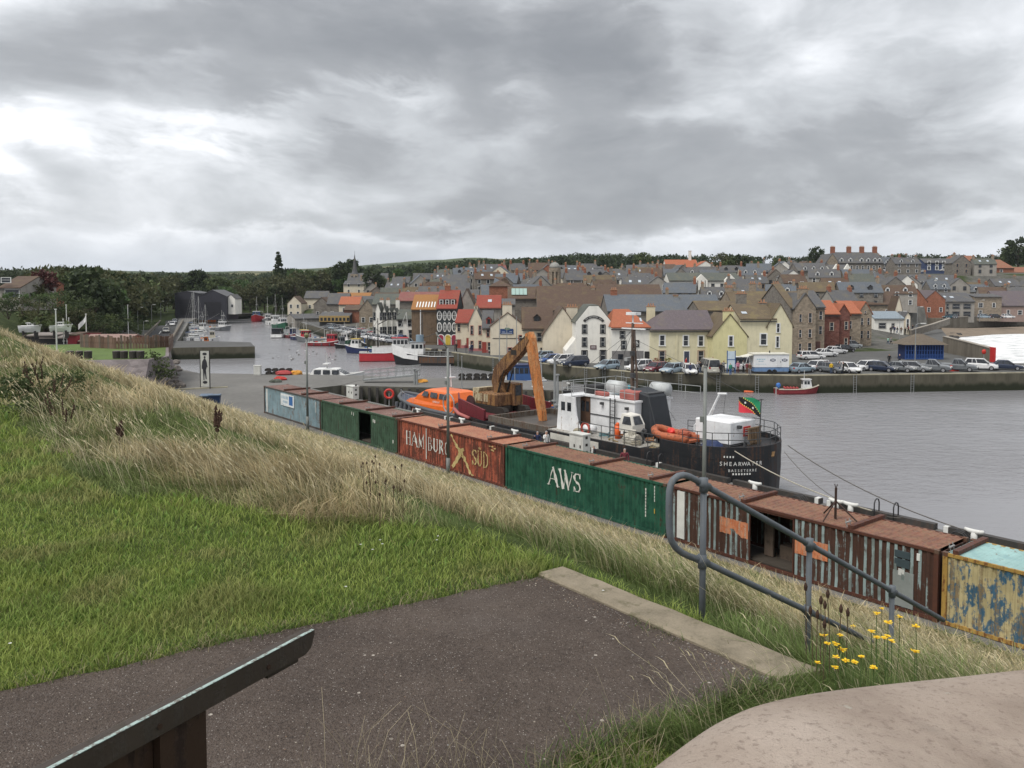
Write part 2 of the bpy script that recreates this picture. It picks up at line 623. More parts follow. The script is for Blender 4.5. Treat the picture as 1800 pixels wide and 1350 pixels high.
# ---- near quay and its pier
C0 = atp(548, 676, 40.9)
q0 = qof(C0)
NQ = [Q(q0, 40.9), Q(45, 40.9), Q(45, 18), Q(-100, 18)] + [at(a, b, ZQ) for a, b in [(300, 668), (307, 647), (352, 656), (640, 660), (660, 661)]]
NQ.append(at(600, 677, ZQ))
mb = MB()
mb.prism([xy(v) for v in NQ], -4, ZQ, 'z')
struct(mb.build('near_quay', M_QUAY))
PIER = [at(a, b, ZQ) for a, b in [(600, 677.5), (660, 661), (760, 664), (1003, 671.5), (990, 686.5)]]
mb = MB()
mb.prism([xy(v) for v in PIER], -4, ZQ - .004, 'z')
struct(mb.build('pier', M_QUAY))
# ---- town quay
mb = MB()
inl = [xy(at(2100, 638, ZQ)), xy(at(1748, 638.5, ZQ)), xy(at(1672, 600, ZQ)), xy(at(1655, 579, ZQ)), (125, 262), (60, 262), (-20, 262), (-60, 300), (-100, 400), (-128, 420)]
mb.prism(RB + inl, -4, ZQ, 'z')
struct(mb.build('town_quay', M_QUAY2))
M_KERB = pm('quay_kerb_paint', (0.36, 0.33, 0.24), 0.85, 0.4, 0.35)
mb = MB()
for i in range(5, 11):
 a, b = Vector((*RB[i], 0)), Vector((*RB[i + 1], 0))
 d = (b - a).normalized()
 nn = Vector((-d.y, d.x, 0))
 mb.add([a + nn * .02 + Vector((0, 0, ZQ)), b + nn * .02 + Vector((0, 0, ZQ)), b + nn * .42 + Vector((0, 0, ZQ)), a + nn * .42 + Vector((0, 0, ZQ)),
   a + nn * .02 + Vector((0, 0, ZQ + .14)), b + nn * .02 + Vector((0, 0, ZQ + .14)), b + nn * .42 + Vector((0, 0, ZQ + .14)), a + nn * .42 + Vector((0, 0, ZQ + .14))],
     [(4, 5, 6, 7), (0, 1, 5, 4), (1, 2, 6, 5), (2, 3, 7, 6), (3, 0, 4, 7)])
struct(mb.build('quay_kerb', M_KERB))
# ---- left bank quay with road, and the breakwater
mb = MB()
lbq = LB + [xy(at(447, 551, ZQ)), (-150, 440), (-200, 440), (-150, 330), (-112, 200), (-110, 150), (-86, 140)]
mb.prism(lbq, -4, ZQ, 'z')
struct(mb.build('west_quay', M_QUAY))
mb = MB()
bw = [xy(at(a, b, ZQ)) for a, b in [(262, 612), (448, 609), (440, 601.5), (340, 599), (262, 600)]]
mb.prism(bw, -4, ZQ + .006, 'z')
struct(mb.build('breakwater', M_QUAY2))
M_ASPH = pm('road_asphalt', (0.06, 0.06, 0.06), 0.9, 0.2, 0.6)
ra = [(-150, 330)]
mb = MB()
r0, r1 = at(240, 610, ZQ), at(296, 610, ZQ)
r2, r3 = at(318, 552, ZQ), at(300, 552, ZQ)
mb.add([(v.x, v.y, ZQ + .012) for v in (r0, r1, r2, r3)], [(0, 1, 2, 3)])
struct(mb.build('road', M_ASPH, fix=False))
M_WPAINT = pm('road_paint', (0.7, 0.7, 0.66), 0.7)
for k in range(9):
 t0, t1 = k / 9, k / 9 + .06
 c0, c1 = (r0 * .62 + r1 * .38), (r2 * .4 + r3 * .6)
 a, b = c0.lerp(c1, t0), c0.lerp(c1, t1)
 mb = MB()
 mb.add([(a.x - .13, a.y, ZQ + .017), (a.x + .13, a.y, ZQ + .017), (b.x + .13, b.y, ZQ + .017), (b.x - .13, b.y, ZQ + .017)], [(0, 1, 2, 3)])
 struct(mb.build('road_marking', M_WPAINT, fix=False))
M_PARA = stone('parapet_stone', (0.17, 0.15, 0.125), 1.2)
for (a, b, c, d, h, nm) in [(238, 611, 298, 551, .7, 'roadside_wall'), (297, 610, 322, 566, .9, 'roadside_wall')]:
 pa, pb = at(a, b, ZQ), at(c, d, ZQ)
 t = thing(nm, 'low stone wall along the ' + ('wooded side' if a < 250 else 'harbour side') + ' of the west road', 'wall', (pa + pb) / 2, atan2((pb - pa).y, (pb - pa).x))
 L = (pb - pa).length / 2
 MB().box(-L, L, -.2, .2, 0, h).build('wall', M_PARA, t)
 MB().box(-L, L, -.25, .25, h, h + .1).build('coping', M_PARA, t)

# ---- beach, surf, promenade
M_SAND = pm('beach_sand', (0.2, 0.16, 0.12), 0.95, 0.2, 0.2)
mb = MB()
bs = [(1655, 596, -.3), (1700, 594, -.3), (1900, 588, -.3), (2100, 586, -.3)]
bt = [(1655, 576, 1.6), (1700, 577, 1.6), (1900, 571, 1.6), (2100, 569, 1.6)]
vs = [at(*b) for b in bs] + [at(*b) for b in bt]
mb.add(vs, [(0, 1, 5, 4), (1, 2, 6, 5), (2, 3, 7, 6)])
struct(mb.build('beach', M_SAND, fix=False))

def mat_foam():
 m, T = new_mat('surf_foam')
 g = T.n('ShaderNodeNewGeometry').outputs['Position']
 n = T.noise(T.mapping(g, (.5, 1.6, 1)), 0.35, 7, 0.68, 0.6)
 c = T.ramp(n, [(0.34, (0.26, 0.29, 0.29)), (0.43, (0.6, 0.62, 0.62)), (0.52, (0.85, 0.85, 0.85))])
 finish(T, c, 0.9, 0, n, 1.0, 0.8, 0.2)
 return m

mb = MB()
fp = [(1676, 601), (1690, 593), (1735, 589.5), (1800, 585), (2000, 580), (2100, 579)]
fn = [(1690, 607), (1712, 619), (1738, 633), (1748, 642), (1900, 643), (2100, 643)]
nF = 40
rows = []
def along(pts, t):
 x = t * (len(pts) - 1)
 i = min(int(x), len(pts) - 2)
 f = x - i
 return pts[i][0] * (1 - f) + pts[i + 1][0] * f, pts[i][1] * (1 - f) + pts[i + 1][1] * f
for j in range(25):
 r = []
 for i in range(nF + 1):
  a, b = along(fp, i / nF), along(fn, i / nF)
  k = j / 24
  p = at(a[0] * (1 - k) + b[0] * k, a[1] * (1 - k) + b[1] * k, 0.12)
  p.z = 0.12 + 0.35 * max(0, sin(p.y * .28 + 2 * sin(p.x * .05))) * (0.3 + .7 * sin(k * pi))
  r.append(p)
 rows.append(r)
mb.loft(rows, cap=False, closed=False)
tag(mb.build('surf', mat_foam(), smooth=True, fix=False), kind='structure')

M_SEAW = quay_mat('sea_wall_concrete', (0.2, 0.18, 0.15), (0.17, 0.15, 0.12), 1.2)
pw = [(1655, 578, 562), (1672, 577, 559), (1700, 576, 557), (1760, 573, 556), (1830, 571, 555), (2000, 569, 554)]
t = thing('promenade_wall', 'long curving concrete sea wall above the sandy beach', 'sea wall')
mb = MB()
top, bot, back = [], [], []
for px, yb, yt in pw:
 b = at(px, yb, 1.2)
 T_ = atY(px, yt, b.y)
 bot.append(Vector((b.x, b.y, -1)))
 top.append(T_)
 back.append(T_ + Vector((.2, .9, 0)))
mb.loft([bot, top, back, [Vector((v.x, v.y, -1)) for v in back]], cap=False, closed=False)
mb.build('wall', M_SEAW, t)
MB().loft([[v + Vector((0, -.12, 0)) for v in top], [v + Vector((0, -.12, .35)) for v in top], [v + Vector((0, .4, .35)) for v in top], [v + Vector((0, .4, 0)) for v in top]], cap=False, closed=False).build('coping', pm('coping_concrete', (0.3, 0.27, 0.23), .9), t)
PROMZ = top[2].z
mb = MB()
pr = [(v.x, v.y + .3) for v in top]
mb.prism(pr + [(pr[-1][0] + 40, 330), (90, 330), (pr[0][0] - 14, pr[0][1] + 15)], 0, PROMZ - .2, 'z')
struct(mb.build('promenade', M_SEAW))
def wallrun(name, label, pts, h0, h1, th, mat, cat='wall', parts=('wall', 'coping')):
 t = thing(name, label, cat)
 mb, m2 = MB(), MB()
 n = len(pts)
 A, B, Cc, Dd = [], [], [], []
 for i, p in enumerate(pts):
  d = (pts[min(i + 1, n - 1)] - pts[max(i - 1, 0)]).normalized()
  nn = Vector((-d.y, d.x, 0)) * th / 2
  h = h0 + (h1 - h0) * i / (n - 1)
  A.append(p - nn); B.append(p - nn + Vector((0, 0, h))); Cc.append(p + nn + Vector((0, 0, h))); Dd.append(p + nn)
 rings = [[A[i], B[i], Cc[i], Dd[i]] for i in range(n)]
 mb.loft(rings)
 mb.build(parts[0], mat, t)
 k = 1.18
 rings = []
 for i in range(n):
  c = (B[i] + Cc[i]) / 2
  e = (Cc[i] - B[i]) * .6
  rings.append([c - e, c - e + Vector((0, 0, .12)), c + e + Vector((0, 0, .12)), c + e])
 m2.loft(rings)
 m2.build(parts[1], pm('coping_concrete', (0.3, 0.27, 0.23), .9), t)
 return t
wr = wallrun('harbour_wall', 'brown concrete harbour wall with a red painted end beside the surf', [at(1660, 619, ZQ), at(1700, 627, ZQ), at(1742, 636, ZQ)], 2.9, 2.2, .7, M_SEAW)
mb = MB()
e = at(1743.4, 636.3, ZQ)
mb.box(e.x - .15, e.x + .2, e.y - .7, e.y + .7, ZQ, ZQ + 2.4)
o = mb.build('end_panel', pm('red_sign_paint', (0.5, 0.03, 0.03), .5), wr)
wallrun('ramp_wall', 'stone ramp wall climbing from the blue shelter to the promenade', [at(1600, 592, ZQ), at(1640, 580, ZQ + 1), at(1668, 570, ZQ + 2)], 1.6, 1.6, .6, M_PARA)
# ================================================================== THE BLUFF IN THE FOREGROUND
_VN = {}

def vnoise(x, y, s, seed=0):
 r = _VN.setdefault(seed, None)
 if r is None:
  r = _VN[seed] = np.random.default_rng(seed).random((64, 64))
 x, y = np.asarray(x) / s + 31.7, np.asarray(y) / s + 17.3
 i, j = np.floor(x).astype(int), np.floor(y).astype(int)
 fx, fy = x - i, y - j
 fx, fy = fx * fx * (3 - 2 * fx), fy * fy * (3 - 2 * fy)
 g = lambda a, b: r[a % 64, b % 64]
 return (g(i, j) * (1 - fx) + g(i + 1, j) * fx) * (1 - fy) + (g(i, j + 1) * (1 - fx) + g(i + 1, j + 1) * fx) * fy

BP = [-30, 4.75, 5.4, 6.3, 8, 24.5, 26, 40]
BZ = [ZP - .03, ZP - .03, ZP - .16, ZP - .62, ZP - 1.45, ZQ - .05, ZQ - .15, ZQ - .2]

BP2 = [-30, 4.75, 5.3, 6.1, 8, 12, 20, 26, 28.4, 40]
BZ2 = [ZP - .03, ZP - .03, 11.42, 11.06, 10.42, 8.75, 5.5, 3.1, ZQ - .04, ZQ - .2]

def bluff_profile(p, q):
 k = np.clip((q + 60) / 12, 0, 1)
 k = k * k * (3 - 2 * k)
 return np.interp(p, BP, BZ) * (1 - k) + np.interp(p, BP2, BZ2) * k

def bluff_z(x, y):
 """ground height of the bluff (arrays)"""
 p = x * QN.x + y * QN.y
 q = x * QD.x + y * QD.y
 z = bluff_profile(p, q)
 k = np.clip((p - 1.5) / 3, 0, 1) * np.clip((26 - p) / 8, 0, 1)
 far = np.clip((-q - 8) / 8, 0, 1) * np.clip((11 - p) / 3, 0, 1) * np.clip(1.6 - p / 7, .35, 1)
 z = z + k * far * ((vnoise(x, y, 2.3, 3) - .5) * .45 + (vnoise(x, y, 7.0, 4) - .5) * .5)
 lift = np.clip((-q - 6) / 25, 0, 1) * np.clip((8 - p) / 6, 0, 1)
 mid = np.clip((-q - 4.2) / 1.2, 0, 1) * np.clip((p - 4.8) / 1.0, 0, 1) * np.clip((8.5 - p) / 2, 0, 1)
 return z + .35 * lift * np.clip(p / 3, 0, 1) * np.clip((-q - 14) / 12, 0, 1) + .1 * mid

def mat_soil():
 m, T = new_mat('bluff_turf')
 g = T.n('ShaderNodeNewGeometry').outputs['Position']
 n = T.noise(g, 1.4, 6, 0.65)
 n2 = T.noise(g, 22, 4, 0.7)
 c = T.ramp(n, [(0.3, (0.035, 0.05, 0.014)), (0.55, (0.06, 0.085, 0.022)), (0.75, (0.11, 0.1, 0.045))])
 finish(T, c, 0.95, 0, n2, 0.8, 0.03, 0.1)
 return m

def build_bluff():
 qs = np.concatenate([np.arange(-125, -30, 1.6), np.arange(-30, 8, .55), np.arange(8, 40, 2)])
 ps = np.concatenate([np.arange(-14, 0, 1.0), np.arange(0, 9, .3), np.arange(9, 29.5, 1.0)])
 QQ, PP = np.meshgrid(qs, ps)
 X = QD.x * QQ + QN.x * PP
 Y = QD.y * QQ + QN.y * PP
 Z = bluff_z(X, Y)
 n = len(qs)
 mb = MB()
 mb.v = list(zip(X.ravel().tolist(), Y.ravel().tolist(), Z.ravel().tolist()))
 mb.f = [(j * n + i, j * n + i + 1, (j + 1) * n + i + 1, (j + 1) * n + i) for j in range(len(ps) - 1) for i in range(n - 1)]
 mb.m = [0] * len(mb.f)
 struct(mb.build('bluff', mat_soil(), smooth=True, fix=False))

build_bluff()

# ---- asphalt path, concrete kerb
def mat_path():
 m, T = new_mat('path_asphalt')
 g = T.n('ShaderNodeNewGeometry').outputs['Position']
 n = T.noise(g, 1.1, 6, 0.65)
 n2 = T.noise(g, 55, 4, 0.75)
 v = T.n('ShaderNodeTexVoronoi', i_Vector=g)
 v.inputs['Scale'].default_value = 95
 v2 = T.n('ShaderNodeTexVoronoi', i_Vector=g)
 v2.inputs['Scale'].default_value = 16
 sp = T.n('ShaderNodeSeparateColor', i_0=v.outputs['Color'])
 c = T.ramp(n, [(0.3, (0.052, 0.037, 0.029)), (0.5, (0.082, 0.061, 0.048)), (0.72, (0.115, 0.088, 0.07))])
 c = T.mix(T.math('MULTIPLY', T.sstep(n2, 0.45, 0.7), .6), c, (0.12, 0.105, 0.098))
 c = T.mix(T.math('MULTIPLY', T.sstep(n2, 0.5, 0.35), .6), c, (0.02, 0.018, 0.018))
 worn_ = T.sstep(T.noise(T.mapping(g, (1, 1, 1), (3, 7, 0)), 0.7, 5, .6), .52, .7)
 c = T.mix(T.math('MULTIPLY', worn_, .35), c, (0.15, 0.125, 0.11))
 spk = T.math('MULTIPLY', T.sstep(sp.outputs[0], 0.93, 0.95), T.sstep(v.outputs['Distance'], 0.45, 0.3))
 c = T.mix(spk, c, (0.3, 0.27, 0.24))
 s2 = T.n('ShaderNodeSeparateColor', i_0=v2.outputs['Color'])
 spk2 = T.math('MULTIPLY', T.sstep(s2.outputs[1], 0.975, 0.98), T.sstep(v2.outputs['Distance'], 0.22, 0.14))
 c = T.mix(spk2, c, (0.42, 0.38, 0.33))
 h = T.math('ADD', T.math('MULTIPLY', n2, 0.7), T.math('SUBTRACT', 0.6, v.outputs['Distance']))
 finish(T, c, 0.9, 0, h, 0.9, 0.012, 0.3)
 return m

PATH_EDGE = [(-400, 1300), (-150, 1248), (0, 1214), (120, 1190), (250, 1163), (330, 1144), (400, 1128), (480, 1113), (560, 1094), (640, 1077), (720, 1060), (800, 1043), (870, 1030), (938, 1016)]
PATH_IN = [(947, 1013), (1040, 1052), (1130, 1092), (1230, 1134), (1310, 1168), (1366, 1196)]
PATH_NEAR = [(1345, 1208), (1290, 1225), (1200, 1262), (1110, 1292), (1040, 1318), (985, 1352), (930, 1420), (500, 1500), (-300, 1700), (-700, 1600)]
gp = lambda a, b, z=ZP: at(a, b, z)
pe = [gp(*v) for v in PATH_EDGE]
pi_ = [gp(*v) for v in PATH_IN]
pn = [gp(*v) for v in PATH_NEAR]

def jag(pts, amp, n=5, seed=1):
 rr = random.Random(seed)
 out = []
 for a, b in zip(pts[:-1], pts[1:]):
  for k in range(n):
   p = a.lerp(b, k / n)
   out.append(p + Vector((rr.uniform(-amp, amp), rr.uniform(-amp, amp), 0)))
 return out + [pts[-1]]

PATHPOLY = [xy(v) for v in jag(pe, .022, 4, 2) + pi_ + jag(pn, .03, 3, 5)]
mb = MB()
mb.prism(PATHPOLY, ZP - .1, ZP, 'z')
struct(mb.build('path', mat_path()))

def mat_conc():
 m, T = new_mat('kerb_concrete')
 g = T.n('ShaderNodeTexCoord').outputs['Object']
 n = T.noise(g, 3.0, 6, 0.65)
 n2 = T.noise(g, 60, 4, 0.7)
 c = T.ramp(T.math('ADD', T.math('MULTIPLY', n, .7), T.math('MULTIPLY', n2, .3)), [(0.3, (0.12, 0.105, 0.075)), (0.5, (0.24, 0.205, 0.15)), (0.7, (0.33, 0.28, 0.21))])
 moss = T.noise(T.mapping(g, (1, 1, 1), (5, 1, 3)), 5, 6, .65)
 c = T.mix(T.math('MULTIPLY', T.sstep(moss, .55, .66), .6), c, (0.09, 0.085, 0.045))
 finish(T, c, 0.92, 0, T.math('ADD', n2, n), 0.7, 0.014, 0.2)
 return m

ko0, ko1 = gp(993, 1000), gp(1452, 1186)
ki0, ki1 = gp(946, 1012), gp(1370, 1199)
mb = MB()
N_ = 16
rings = []
rr = random.Random(4)
for k in range(N_ + 1):
 t = k / N_
 o_, i_ = ko0.lerp(ko1, t), ki0.lerp(ki1, t)
 d = (o_ - i_).normalized()
 j = Vector((0, 0, rr.uniform(-.004, .004)))
 w = d * rr.uniform(-.006, .006)
 up = Vector((0, 0, .03)) + j
 rings.append([i_ - Vector((0, 0, .3)), i_ + up * .5, i_ + d * .02 + up, o_ - d * .02 + up + w, o_ + up * .4 + w, o_ - Vector((0, 0, .5))])
mb.loft(rings)
struct(mb.build('kerb', mat_conc(), smooth=False))

# ---- handrail
M_GALV = worn('galvanised_tube', (0.12, 0.135, 0.15), (0.2, 0.2, 0.19), 0.35, 0.6, rust2=(0.06, 0.065, 0.07), scale=4)
P1 = atY(1237, 852, 5.9)
DL = atY(1423, 957, 6.7) - P1
M1 = atY(1234.5, 986, 5.9)
hr = thing('handrail', 'grey galvanised tube handrail with a looped end, descending the grass bank beside the kerb', 'handrail', (P1.x, P1.y, P1.z - 1.0))
inv = -Vector(hr.location)
r_ = 0.0245
loop = [P1 + DL * t for t in (2.75, 2, 1, 0.0)]
cx = [atY(a, b_, 5.9 - (1237 - a) * .0032) for a, b_ in [(1222, 843), (1211, 837.5), (1201, 835), (1192, 837), (1184, 843), (1179, 852), (1176.5, 864), (1176, 885), (1176, 910), (1176.5, 930), (1178, 943), (1182, 954), (1189, 964), (1199, 972), (1212, 978)]]
pts = loop[::1] + cx + [M1, M1 + DL, M1 + DL * 1.75]
MB().tube([p + inv for p in pts], r_, 12).build('rail', M_GALV, hr, smooth=True)
for k in range(3):
 top_ = P1 + DL * k
 MB().cyl(top_ + inv - Vector((0, 0, 1.25)), top_ + inv, r_ * .96, n=12).build('post', M_GALV, hr, smooth=True)
 for c_, hh in ((top_, 0), (M1 + DL * k, 1)):
  if hh and k == 2:
   continue
  mb = MB()
  mb.cyl(c_ + inv - Vector((0, 0, .055)), c_ + inv + Vector((0, 0, .05)), r_ * 1.32, n=12)
  mb.cyl(c_ + inv - DL.normalized() * .06, c_ + inv + DL.normalized() * .06, r_ * 1.3, n=12)
  mb.build('coupling', M_GALV, hr, smooth=True)

# ---- rounded render wall in the right corner
def mat_render():
 m, T = new_mat('pink_render')
 g = T.n('ShaderNodeTexCoord').outputs['Object']
 n = T.noise(g, 2.3, 5, 0.6)
 n2 = T.noise(g, 45, 5, 0.75)
 n3 = T.noise(T.mapping(g, (1, 1, 1), (4, 4, 1)), 6, 6, 0.7)
 v = T.n('ShaderNodeTexVoronoi', i_Vector=g)
 v.inputs['Scale'].default_value = 70
 c = T.ramp(n, [(0.3, (0.34, 0.27, 0.22)), (0.5, (0.47, 0.385, 0.32)), (0.7, (0.56, 0.47, 0.4))])
 c = T.mix(T.math('MULTIPLY', T.sstep(n3, 0.5, 0.75), .22), c, (0.25, 0.21, 0.18))
 c = T.mix(T.math('MULTIPLY', T.sstep(n2, 0.48, 0.34), .55), c, (0.22, 0.17, 0.14))
 st = T.noise(T.mapping(g, (1, 1, .4), (1, 9, 2)), 1.6, 7, 0.7)
 c = T.mix(T.math('MULTIPLY', T.sstep(st, .56, .68), .4), c, (0.27, 0.24, 0.2))
 lich = T.noise(T.mapping(g, (1, 1, 1), (7, 2, 5)), 9, 5, .6)
 c = T.mix(T.math('MULTIPLY', T.sstep(lich, .68, .72), .5), c, (0.55, 0.54, 0.47))
 g2_ = T.noise(g, 130, 4, .8)
 h = T.math('ADD', T.math('MULTIPLY', n2, .4), g2_)
 finish(T, c, 0.95, 0, h, 1.0, 0.011, 0.15)
 return m

crest = [atY(*v) for v in [(1010, 1475, 1.55), (1120, 1368, 1.72), (1190, 1310, 1.84), (1280, 1247, 1.97), (1350, 1221, 2.07), (1440, 1204, 2.16), (1560, 1190, 2.26), (1680, 1178, 2.33), (1800, 1165, 2.4), (2000, 1146, 2.48), (2400, 1110, 2.6)]]
mb = MB()
rings = []
n = len(crest)
fine_pts = []
for i in range(n - 1):
 for k in range(4):
  t = k / 4
  p0, p1, p2, p3 = crest[max(i - 1, 0)], crest[i], crest[i + 1], crest[min(i + 2, n - 1)]
  fine_pts.append(.5 * ((2 * p1) + (p2 - p0) * t + (2 * p0 - 5 * p1 + 4 * p2 - p3) * t * t + (3 * p1 - p0 - 3 * p2 + p3) * t ** 3))
fine_pts.append(crest[-1])
for i, p in enumerate(fine_pts):
 d = (fine_pts[min(i + 1, len(fine_pts) - 1)] - fine_pts[max(i - 1, 0)])
 d.z = 0
 d.normalize()
 nn = Vector((-d.y, d.x, 0))
 c = p - nn * .16
 prof = [(.30, -1.5), (.30, -.5), (.285, -.22), (.235, -.09), (.16, -.012), (.06, .022), (-.08, .03), (-.25, .028), (-.42, 0), (-.5, -.07), (-.54, -.2), (-.55, -1.5)]
 rings.append([c + nn * a + Vector((0, 0, b)) for a, b in prof])
mb.loft(rings)
wl = mb.build('rounded_wall', mat_render(), smooth=True)
sub = wl.modifiers.new('smooth', 'SUBSURF')
sub.levels = sub.render_levels = 1
tag(wl, 'thick rounded wall of rough pinkish render beside the yellow flowers', 'wall')

# ---- timber lectern
M_TIMB = worn('dark_timber', (0.055, 0.042, 0.034), (0.09, 0.075, 0.06), 0.4, 1.2, rust2=(0.02, 0.016, 0.014), scale=3)
M_TIMB2 = worn('brown_timber', (0.05, 0.028, 0.02), (0.035, 0.02, 0.015), 0.4, 2.0, rust2=(0.015, 0.01, 0.008), scale=3)
M_MINT = worn('pale_edge_paint', (0.36, 0.46, 0.43), (0.2, 0.19, 0.17), 0.45, 0.3, rust2=(0.1, 0.09, 0.08), scale=8)
fa, ne = atY(553, 1106, 3.1), atY(60, 1372, 2.14)
fa.z = ne.z = (fa.z + ne.z) / 2
dv = (fa - ne).normalized()
lt = thing('lectern', 'dark timber lectern with a pale green edge standing on the asphalt path', 'lectern', (ne.x, ne.y, ZP), atan2(dv.y, dv.x))
L = (fa - ne).length
hT = fa.z - ZP
MB().prism([(0, hT - .076), (L - .05, hT - .076), (L - .02, hT - .06), (L, hT - .012), (L, hT), (0, hT)], 0, .05, 'y').build('edge_beam', M_TIMB, lt)
mb = MB()
mb.add([(0, .0, hT + .002), (L, .0, hT + .002), (L, .016, hT - .001), (0, .016, hT - .001), (0, .0, hT + .004), (L, .0, hT + .004), (L, .016, hT + .003), (0, .016, hT + .003)],
   [(4, 5, 6, 7), (0, 1, 5, 4), (1, 2, 6, 5), (2, 3, 7, 6), (3, 0, 4, 7)])
mb.build('edge_strip', M_MINT, lt)
mb = MB()
a_ = radians(27)
for k in range(3):
 y0, y1 = .055 + k * .2, .25 + k * .2
 mb.add([(x, y * cos(a_), hT - .02 - y * sin(a_) - dz) for dz in (0, .03) for x, y in ((0.01, y0), (L - .01, y0), (L - .01, y1), (0.01, y1))],
     [(0, 1, 2, 3), (7, 6, 5, 4), (0, 4, 5, 1), (1, 5, 6, 2), (2, 6, 7, 3), (3, 7, 4, 0)])
 mb.build('board', M_TIMB, lt)
 mb = MB()
mb.box(.41, .59, .02, .2, 0, hT - .09)
mb.build('post', M_TIMB2, lt)
MB().box(.2, .405, .05, .16, 0, hT - .09).build('post', M_TIMB2, lt)  # not a second post: set-back board added as the post's unlit side
MB().box(L - .2, L - .04, .05, .16, hT - .12, hT - .09).build('bracket', M_TIMB, lt)
for k in (.36, .78):
 MB().cyl((L * k, -.004, hT - .045), (L * k, .01, hT - .045), .009, n=8).build('bolt', M_TIMB2, lt)

# ---- grass
def mat_blade(name, rough=.65):
 m, T = new_mat(name)
 a = T.n('ShaderNodeAttribute', attribute_name='Col')
 b = T.n('ShaderNodeBsdfPrincipled')
 T.t.links.new(a.outputs['Color'], b.inputs['Base Color'])
 b.inputs['Roughness'].default_value = rough
 b.inputs['Specular IOR Level'].default_value = .25
 tr = T.n('ShaderNodeBsdfTranslucent')
 T.t.links.new(a.outputs['Color'], tr.inputs['Color'])
 mx = T.n('ShaderNodeMixShader')
 mx.inputs[0].default_value = .3
 T.t.links.new(b.outputs[0], mx.inputs[1])
 T.t.links.new(tr.outputs[0], mx.inputs[2])
 o = T.n('ShaderNodeOutputMaterial')
 T.t.links.new(mx.outputs[0], o.inputs[0])
 return m

M_BLADE = mat_blade('grass_blades')

def blade_mesh(name, P, H, W, lean, c0, c1, mat, top_w=0.0, base_w=1.0):
 """P (n,3) roots, H heights, W widths, lean (n,2) tip offset; two-segment blades with a colour at root and tip"""
 n = len(P)
 ang = NP.random(n) * 2 * pi
 side = np.stack([np.cos(ang), np.sin(ang), np.zeros(n)], 1) * (W / 2)[:, None]
 tip = P + np.concatenate([lean, (H * .93)[:, None]], 1)
 mid = P + np.concatenate([lean * .33, (H * .6)[:, None]], 1)
 V = np.stack([P - side * base_w, P + side * base_w, mid - side * .85, mid + side * .85, tip - side * top_w, tip + side * top_w], 1)
 nv = 6 if top_w > 0 else 5
 V = V[:, :nv] if top_w > 0 else np.concatenate([V[:, :4], tip[:, None]], 1)
 V = V.reshape(-1, 3)
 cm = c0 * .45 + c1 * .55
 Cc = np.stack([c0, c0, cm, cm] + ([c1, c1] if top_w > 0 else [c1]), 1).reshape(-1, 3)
 me = bpy.data.meshes.new(name)
 b = np.arange(n) * nv
 if top_w > 0:
  lp = np.stack([b, b + 1, b + 3, b + 2, b + 2, b + 3, b + 5, b + 4], 1).ravel()
  tot = np.tile([4, 4], n)
 else:
  lp = np.stack([b, b + 1, b + 3, b + 2, b + 2, b + 3, b + 4], 1).ravel()
  tot = np.tile([4, 3], n)
 me.vertices.add(len(V))
 me.vertices.foreach_set('co', V.ravel().astype(np.float32))
 me.loops.add(len(lp))
 me.loops.foreach_set('vertex_index', lp.astype(np.int32))
 me.polygons.add(len(tot))
 st = np.concatenate([[0], np.cumsum(tot)[:-1]])
 me.polygons.foreach_set('loop_start', st.astype(np.int32))
 me.polygons.foreach_set('loop_total', tot.astype(np.int32))
 at_ = me.attributes.new('Col', 'FLOAT_COLOR', 'POINT')
 at_.data.foreach_set('color', np.concatenate([Cc, np.ones((len(Cc), 1))], 1).ravel().astype(np.float32))
 me.materials.append(mat)
 me.update()
 me.validate()
 return me, tip

def project_bluff(px, py):
 """photo pixels -> points on the bluff surface (arrays), by marching along the sight line"""
 x = (px - 900) / FPX
 y = (675 - SHIFT - py) / FPX
 d = np.stack([x, cos(PITCH) + y * sin(PITCH), -sin(PITCH) + y * cos(PITCH)], 1)
 pn_ = d[:, 0] * QN.x + d[:, 1] * QN.y
 qn_ = d[:, 0] * QD.x + d[:, 1] * QD.y
 f = lambda t: d[:, 2] * t - (bluff_profile(pn_ * t, qn_ * t) - CAMZ)
 lo = np.full(len(px), .5)
 hi = np.full(len(px), 120.0)
 hit = np.zeros(len(px), bool)
 for tt in np.geomspace(1.5, 100, 70):
  below = f(tt) <= 0
  hi = np.where(below & ~hit, tt, hi)
  lo = np.where(~below & ~hit, tt, lo)
  hit |= below
 for k in range(12):
  t = (lo + hi) / 2
  below = f(t) <= 0
  hi = np.where(below, t, hi)
  lo = np.where(below, lo, t)
 P = d * t[:, None]
 P[:, 2] = bluff_z(P[:, 0], P[:, 1])
 return P, hit & (t < 90)

def pip_np(poly, X, Y):
 c = np.zeros(len(X), bool)
 n = len(poly)
 for i in range(n):
  x1, y1 = poly[i]
  x2, y2 = poly[(i + 1) % n]
  if y1 == y2:
   continue
  cr = ((y1 > Y) != (y2 > Y)) & (X < (x2 - x1) * (Y - y1) / (y2 - y1) + x1)
  c ^= cr
 return c

KERBPOLY = [xy(ki0), xy(ko0), xy(ko1), xy(ki1)]
EDGE_TAB_Q = [-60, -25, -17, -13, -10.5, -9, -7.5, -5.8, -3, 3]
EDGE_TAB_P = [2.3, 2.2, 2.1, 2.25, 2.4, 2.8, 3.9, 4.75, 4.75, 4.75]

